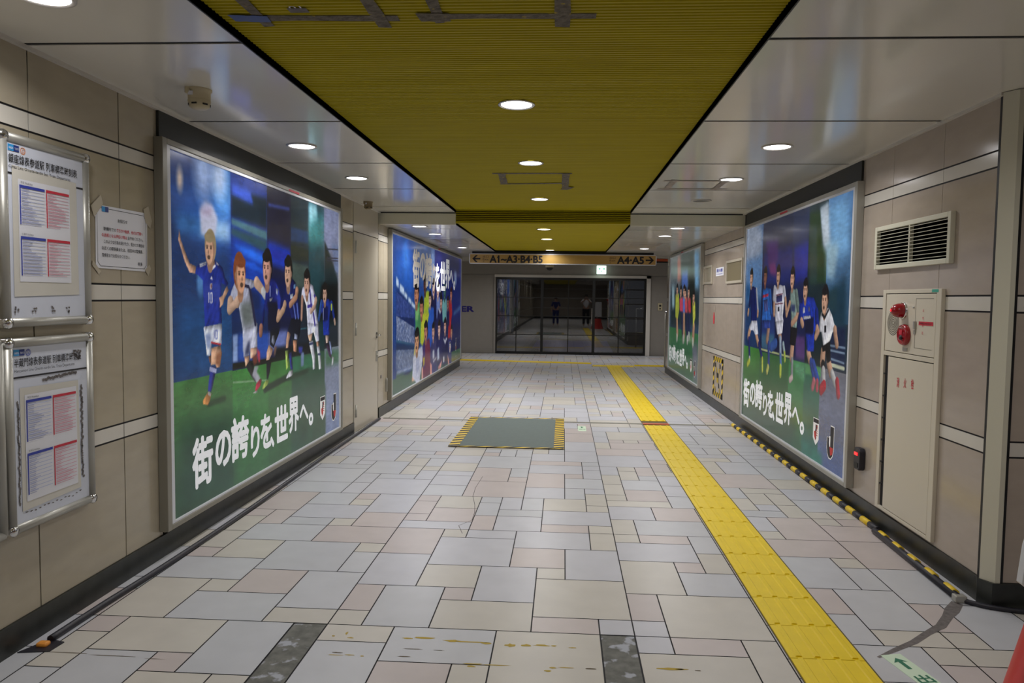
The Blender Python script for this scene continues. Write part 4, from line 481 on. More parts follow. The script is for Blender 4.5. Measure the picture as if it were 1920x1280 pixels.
 'R1':[["G",[20,48,90],[70,110,165],[7.51,8.3,.9,2.35]],["P",[150,165,190],.1,[[8.204,2.266],[7.558,2.227],[7.495,1.683],[8.129,1.648]]],["P",[90,130,180],.06,[[8.158,1.889],[7.496,1.928],[7.444,1.487],[8.102,1.434]]],["P",[30,80,130],.05,[[8.191,1.614],[7.975,1.632],[7.957,1.48],[8.172,1.458]]],["G",[16,22,60],[44,52,80],[6.54,7.51,.93,2.35]],["P",[30,42,110],.06,[[7.478,1.927],[6.545,1.955],[6.473,1.612],[7.396,1.608]]],["P",[110,50,110],.04,[[7.302,1.836],[7.062,1.833],[6.98,1.688],[7.218,1.715]]],["P",[70,40,110],.05,[[7.403,2.043],[6.99,2.034],[6.967,1.828],[7.291,1.821]]],["P",[40,60,120],.04,[[7.462,1.338],[7.042,1.365],[6.977,1.08],[7.445,1.033]]],["P",[60,100,130],.04,[[7.454,1.114],[7.016,1.136],[6.999,.983],[7.436,.962]]],["G",[18,24,70],[48,60,92],[6.13,6.54,.9,2.35]],["P",[30,44,140],.05,[[6.488,1.93],[6.112,1.943],[6.08,1.644],[6.453,1.612]]],["P",[80,55,110],.03,[[6.376,1.15],[6.137,1.162],[6.115,.962],[6.356,.962]]],["G",[16,34,40],[34,56,66],[5.7,6.13,.9,2.35]],["P",[170,185,200],.025,[[5.888,2.192],[5.706,2.215],[5.672,1.887],[5.784,1.917],[5.852,2.055]]],["P",[34,60,40],.03,[[6.113,2.18],[5.886,2.173],[5.804,1.9],[5.675,1.817],[5.652,1.595],[6.052,1.603]]],["P",[40,62,60],.04,[[6.11,2.042],[5.941,2.064],[5.892,1.6],[6.064,1.604]]],["G",[50,80,105],[95,145,205],[5.15,5.7,1.3,2.35]],["P",[120,175,225],.08,[[5.689,2.204],[5.311,2.206],[5.27,1.792],[5.644,1.76]]],["P",[195,210,225],.05,[[5.832,2.176],[5.699,2.196],[5.624,1.814],[5.786,1.88]]],["P",[150,185,205],.06,[[5.737,1.914],[5.46,1.874],[5.531,1.628],[5.682,1.633]]],["P",[22,56,74],.06,[[5.61,1.511],[5.302,1.625],[5.241,1.008],[5.555,.979]]],["P",[30,60,70],.04,[[5.657,1.528],[5.462,1.566],[5.465,1.39],[5.62,1.388]]],["P",[24,38,70],.03,[[5.561,1.258],[5.277,1.269],[5.256,.96],[5.555,.979]]],["L",[120,140,165],0,[[5.57,1.122],[5.272,1.122]],[.008]],["L",[120,140,165],0,[[5.544,1.087],[5.278,1.083]],[.008]],["L",[120,140,165],0,[[5.526,1.023],[5.281,1.012]],[.008]],["L",[190,195,170],0,[[5.522,.978],[5.278,.974]],[.014]],["L",[170,180,130],0,[[7.455,.961],[6.504,.957]],[.01]],["G",[40,66,52],[66,128,56],[7.51,8.3,.1,.95]],["G",[44,70,54],[48,100,52],[6.54,7.51,.1,.93]],["G",[44,84,60],[58,128,70],[6.13,6.54,.1,.93]],["G",[42,90,84],[46,96,72],[5.75,6.13,.1,.93]],["G",[72,90,140],[112,112,122],[5.15,5.75,.1,.93]],["P",[80,140,90],.02,[[6.107,.938],[5.737,.937],[5.729,.862],[6.098,.853]]],["P",[48,78,60],.14,[[7.989,.509],[6.352,.498],[6.318,.187],[7.534,.06]]],["P",[42,110,96],.05,[[6.168,.3],[5.646,.27],[5.632,.14],[6.026,.126]]],["P",[90,150,110],.04,[[6.406,.921],[6.12,.928],[6.105,.784],[6.337,.833]]],["L",[214,168,140],.005,[[7.916,1.145],[7.97,1.067]],[.045]],["L",[36,44,120],.005,[[7.945,1.035],[7.9,.843]],[.035]],["L",[200,200,200],.005,[[7.899,.832],[7.897,.811]],[.03]],["L",[195,205,70],.005,[[7.908,.799],[7.976,.76]],[.035]],["L",[214,168,140],.005,[[7.665,1.104],[7.576,1.015]],[.04]],["L",[36,44,120],.005,[[7.544,1.006],[7.428,.892]],[.032]],["L",[200,210,90],.005,[[7.399,.863],[7.386,.753]],[.03]],["P",[205,208,222],.006,[[7.865,1.244],[7.651,1.251],[7.579,1.108],[7.704,1.096],[7.782,1.14],[7.894,1.135],[7.961,1.165]]],["P",[22,32,90],.006,[[7.968,1.578],[7.847,1.608],[7.703,1.585],[7.671,1.417],[7.662,1.245],[7.885,1.238],[7.928,1.415]]],["L",[22,32,90],.005,[[7.925,1.566],[7.97,1.415]],[.035]],["L",[214,168,140],.005,[[8.004,1.344],[8.021,1.305]],[.03]],["L",[190,195,215],.005,[[7.7,1.564],[7.624,1.355]],[.03]],["L",[214,168,140],.005,[[7.622,1.335],[7.626,1.303]],[.03]],["E",[147,115,97],.004,[[7.92,1.609]],[.0306,.0428]],["E",[24,22,26],.004,[[7.913,1.713]],[.0643,.0933]],["E",[44,41,47],.012,[[7.914,1.759]],[.0306,.0209]],["E",[147,115,97],.004,[[7.921,1.684]],[.0514,.08]],["E",[205,160,135],.006,[[7.929,1.686]],[.0428,.0762]],["E",[221,172,145],.012,[[7.938,1.688]],[.0184,.0381]],["E",[147,115,97],.004,[[7.871,1.69]],[.0098,.019]],["E",[24,22,26],.004,[[7.926,1.759]],[.0526,.0286]],["E",[86,67,56],.004,[[7.909,1.711]],[.0122,.0043]],["E",[34,26,26],.004,[[7.909,1.7]],[.008,.0052]],["E",[86,67,56],.004,[[7.951,1.711]],[.0122,.0043]],["E",[34,26,26],.004,[[7.951,1.7]],[.008,.0052]],["E",[147,115,97],.004,[[7.938,1.679]],[.0073,.0114]],["E",[86,67,56],.004,[[7.933,1.65]],[.0159,.0124]],["L",[190,150,130],.005,[[7.209,1.185],[7.248,1.065]],[.045]],["L",[60,80,160],.005,[[7.191,1.029],[7.168,.834]],[.035]],["L",[205,205,110],.005,[[7.189,.802],[7.219,.755]],[.035]],["L",[60,100,180],.005,[[7.102,1.005],[6.957,1.053]],[.05]],["P",[50,70,150],.006,[[7.434,1.257],[7.166,1.265],[7.157,1.187],[7.369,1.179]]],["P",[46,98,180],.006,[[7.481,1.566],[7.337,1.589],[7.201,1.568],[7.167,1.421],[7.132,1.266],[7.471,1.256],[7.453,1.419]]],["L",[46,98,180],.005,[[7.197,1.538],[7.141,1.344]],[.035]],["E",[108,72,61],.004,[[7.382,1.607]],[.0306,.0428]],["E",[40,30,26],.004,[[7.375,1.711]],[.0643,.0933]],["E",[66,52,47],.012,[[7.376,1.757]],[.0306,.0209]],["E",[108,72,61],.004,[[7.383,1.682]],[.0514,.08]],["E",[150,100,85],.006,[[7.391,1.684]],[.0428,.0762]],["E",[162,108,91],.012,[[7.401,1.686]],[.0184,.0381]],["E",[108,72,61],.004,[[7.333,1.688]],[.0098,.019]],["E",[40,30,26],.004,[[7.388,1.757]],[.0526,.0286]],["E",[63,42,35],.004,[[7.371,1.709]],[.0122,.0043]],["E",[34,26,26],.004,[[7.371,1.697]],[.008,.0052]],["E",[63,42,35],.004,[[7.413,1.709]],[.0122,.0043]],["E",[34,26,26],.004,[[7.413,1.697]],[.008,.0052]],["E",[108,72,61],.004,[[7.401,1.677]],[.0073,.0114]],["E",[63,42,35],.004,[[7.396,1.648]],[.0159,.0124]],["P",[190,60,90],.004,[[7.463,1.51],[7.255,1.527],[7.252,1.499],[7.46,1.482]]],["P",[70,80,140],.01,[[7.42,1.46],[7.277,1.47],[7.247,1.361],[7.37,1.339]]],["L",[214,168,140],.005,[[6.839,1.144],[6.819,1.108]],[.045]],["L",[170,190,215],.005,[[6.818,1.099],[6.795,.942]],[.035]],["L",[90,130,190],.005,[[6.795,.942],[6.777,.865]],[.032]],["L",[200,215,80],.005,[[6.783,.841],[6.782,.771]],[.034]],["L",[170,190,200],.005,[[6.721,1.058],[6.683,.988]],[.03]],["L",[190,210,90],.005,[[6.676,.979],[6.66,.916]],[.025]],["P",[205,205,218],.006,[[6.997,1.261],[6.741,1.287],[6.763,1.157],[6.918,1.136]]],["P",[205,205,220],.006,[[7.04,1.58],[6.875,1.605],[6.774,1.59],[6.732,1.479],[6.765,1.314],[6.746,1.278],[6.997,1.256],[7.032,1.422]]],["L",[214,168,140],.005,[[7.057,1.499],[7.044,1.326]],[.03]],["L",[205,205,220],.005,[[7.048,1.566],[7.062,1.48]],[.04]],["L",[205,205,220],.005,[[6.753,1.562],[6.714,1.479]],[.035]],["L",[214,168,140],.005,[[6.701,1.47],[6.656,1.335]],[.028]],["E",[147,115,97],.004,[[6.943,1.602]],[.0306,.0428]],["E",[24,22,26],.004,[[6.935,1.706]],[.0643,.0933]],["E",[44,41,47],.012,[[6.937,1.752]],[.0306,.0209]],["E",[147,115,97],.004,[[6.944,1.677]],[.0514,.08]],["E",[205,160,135],.006,[[6.951,1.679]],[.0428,.0762]],["E",[221,172,145],.012,[[6.961,1.681]],[.0184,.0381]],["E",[147,115,97],.004,[[6.894,1.683]],[.0098,.019]],["E",[24,22,26],.004,[[6.949,1.752]],[.0526,.0286]],["E",[86,67,56],.004,[[6.932,1.704]],[.0122,.0043]],["E",[34,26,26],.004,[[6.932,1.692]],[.008,.0052]],["E",[86,67,56],.004,[[6.973,1.704]],[.0122,.0043]],["E",[34,26,26],.004,[[6.973,1.692]],[.008,.0052]],["E",[147,115,97],.004,[[6.961,1.672]],[.0073,.0114]],["E",[86,67,56],.004,[[6.956,1.643]],[.0159,.0124]],["P",[60,60,110],.005,[[6.991,1.499],[6.796,1.512],[6.796,1.452],[6.978,1.437]]],["P",[150,60,90],.003,[[6.993,1.513],[6.789,1.526],[6.788,1.516],[6.992,1.501]]],["P",[50,50,60],.004,[[6.931,1.395],[6.877,1.4],[6.873,1.358],[6.926,1.352]]],["P",[150,60,90],.003,[[7.016,1.427],[6.764,1.438],[6.763,1.429],[7.015,1.416]]],["L",[214,168,140],.005,[[6.458,1.057],[6.475,.959]],[.05]],["L",[150,155,160],.005,[[6.45,.934],[6.444,.802]],[.032]],["L",[215,190,190],.005,[[6.442,.781],[6.496,.754]],[.03]],["P",[22,22,28],.006,[[6.528,1.231],[6.333,1.225],[6.375,1.063],[6.53,1.066]]],["P",[125,145,140],.006,[[6.568,1.546],[6.485,1.563],[6.401,1.549],[6.343,1.462],[6.328,1.376],[6.365,1.22],[6.519,1.231],[6.535,1.373],[6.572,1.453]]],["L",[214,168,140],.005,[[6.34,1.359],[6.375,1.306],[6.494,1.254]],[.03]],["L",[214,168,140],.005,[[6.571,1.435],[6.655,1.33]],[.028]],["L",[120,140,135],.005,[[6.398,1.523],[6.336,1.393]],[.04]],["E",[154,118,100],.004,[[6.519,1.566]],[.0306,.0428]],["E",[24,22,26],.004,[[6.512,1.67]],[.0643,.0933]],["E",[44,41,47],.012,[[6.513,1.715]],[.0306,.0209]],["E",[154,118,100],.004,[[6.52,1.641]],[.0514,.08]],["E",[214,165,140],.006,[[6.528,1.643]],[.0428,.0762]],["E",[231,178,151],.012,[[6.537,1.645]],[.0184,.0381]],["E",[154,118,100],.004,[[6.47,1.647]],[.0098,.019]],["E",[24,22,26],.004,[[6.525,1.715]],[.0526,.0286]],["E",[89,69,58],.004,[[6.508,1.668]],[.0122,.0043]],["E",[34,26,26],.004,[[6.508,1.656]],[.008,.0052]],["E",[89,69,58],.004,[[6.55,1.668]],[.0122,.0043]],["E",[34,26,26],.004,[[6.55,1.656]],[.008,.0052]],["E",[154,118,100],.004,[[6.537,1.635]],[.0073,.0114]],["E",[89,69,58],.004,[[6.532,1.607]],[.0159,.0124]],["P",[60,70,110],.02,[[6.532,1.426],[6.414,1.418],[6.421,1.357],[6.526,1.364]]],["L",[214,168,140],.005,[[6.037,1.034],[5.991,.975]],[.045]],["L",[50,80,170],.005,[[5.964,.96],[5.88,.845]],[.04]],["L",[50,80,170],.005,[[5.912,.956],[5.804,.84]],[.038]],["L",[200,110,120],.005,[[5.884,.814],[5.912,.762]],[.035]],["L",[195,80,95],.005,[[5.809,.814],[5.809,.762]],[.032]],["P",[30,52,150],.006,[[6.09,1.156],[5.921,1.165],[5.934,1.05],[6.051,1.042]]],["P",[28,52,160],.006,[[6.247,1.469],[6.099,1.492],[5.954,1.483],[5.851,1.384],[5.844,1.264],[5.913,1.209],[5.909,1.052],[6.065,1.045],[6.153,1.234],[6.248,1.341],[6.28,1.377]]],["L",[28,52,160],.005,[[6.268,1.396],[6.244,1.304]],[.045]],["L",[214,168,140],.005,[[6.236,1.286],[6.205,1.259]],[.035]],["L",[24,44,140],.005,[[5.879,1.366],[5.847,1.246]],[.04]],["L",[214,168,140],.005,[[5.853,1.238],[5.861,1.194]],[.035]],["E",[147,115,97],.004,[[6.162,1.456]],[.0306,.0428]],["E",[24,22,26],.004,[[6.154,1.56]],[.0643,.0933]],["E",[44,41,47],.012,[[6.156,1.606]],[.0306,.0209]],["E",[147,115,97],.004,[[6.163,1.532]],[.0514,.08]],["E",[205,160,135],.006,[[6.17,1.534]],[.0428,.0762]],["E",[221,172,145],.012,[[6.18,1.535]],[.0184,.0381]],["E",[147,115,97],.004,[[6.113,1.537]],[.0098,.019]],["E",[24,22,26],.004,[[6.168,1.606]],[.0526,.0286]],["E",[86,67,56],.004,[[6.151,1.558]],[.0122,.0043]],["E",[34,26,26],.004,[[6.151,1.547]],[.008,.0052]],["E",[86,67,56],.004,[[6.192,1.558]],[.0122,.0043]],["E",[34,26,26],.004,[[6.192,1.547]],[.008,.0052]],["E",[147,115,97],.004,[[6.18,1.526]],[.0073,.0114]],["E",[86,67,56],.004,[[6.175,1.497]],[.0159,.0124]],["P",[16,20,50],.02,[[6.173,1.297],[5.938,1.33],[5.936,1.19],[6.133,1.181]]],["P",[205,205,215],.004,[[6.19,1.328],[6.016,1.337],[6.014,1.315],[6.187,1.301]]],["P",[200,200,215],.004,[[6.215,1.401],[6.165,1.404],[6.16,1.356],[6.21,1.353]]],["P",[120,120,150],.004,[[6.077,1.407],[6.042,1.408],[6.038,1.372],[6.073,1.37]]],["L",[214,168,140],.005,[[5.702,1.059],[5.713,.982]],[.05]],["L",[28,28,30],.005,[[5.696,.962],[5.684,.93]],[.042]],["L",[210,208,210],.005,[[5.683,.921],[5.664,.831]],[.038]],["L",[200,40,55],.005,[[5.657,.807],[5.719,.765]],[.045]],["L",[214,168,140],.005,[[5.574,.986],[5.527,.921]],[.045]],["L",[205,205,205],.005,[[5.5,.915],[5.428,.85]],[.036]],["L",[190,60,70],.005,[[5.395,.866],[5.365,.774]],[.036]],["P",[20,20,22],.006,[[5.736,1.111],[5.564,1.172],[5.54,1.005],[5.605,.983],[5.652,1.075],[5.714,1.062]]],["P",[215,215,222],.006,[[5.781,1.364],[5.701,1.391],[5.621,1.406],[5.549,1.356],[5.462,1.254],[5.524,1.223],[5.553,1.176],[5.573,1.155],[5.707,1.111],[5.754,1.216],[5.819,1.213],[5.81,1.291]]],["L",[214,168,140],.005,[[5.476,1.245],[5.456,1.19],[5.429,1.139]],[.035]],["L",[214,168,140],.005,[[5.826,1.213],[5.883,1.167]],[.028]],["E",[147,115,97],.004,[[5.706,1.357]],[.036,.0504]],["E",[24,22,26],.004,[[5.697,1.48]],[.0756,.1098]],["E",[44,41,47],.012,[[5.699,1.533]],[.036,.0246]],["E",[147,115,97],.004,[[5.707,1.446]],[.0605,.0941]],["E",[205,160,135],.006,[[5.716,1.448]],[.0504,.0896]],["E",[221,172,145],.012,[[5.727,1.45]],[.0216,.0448]],["E",[147,115,97],.004,[[5.648,1.453]],[.0115,.0224]],["E",[24,22,26],.004,[[5.713,1.533]],[.0619,.0336]],["E",[86,67,56],.004,[[5.693,1.477]],[.0144,.005]],["E",[34,26,26],.004,[[5.693,1.464]],[.0094,.0062]],["E",[86,67,56],.004,[[5.742,1.477]],[.0144,.005]],["E",[34,26,26],.004,[[5.742,1.464]],[.0094,.0062]],["E",[147,115,97],.004,[[5.727,1.439]],[.0086,.0134]],["E",[86,67,56],.004,[[5.722,1.406]],[.0187,.0146]],["P",[40,40,50],.004,[[5.699,1.265],[5.653,1.271],[5.652,1.217],[5.694,1.212]]],["L",[30,30,36],0,[[5.751,1.352],[5.694,1.328],[5.624,1.388]],[.012]]],
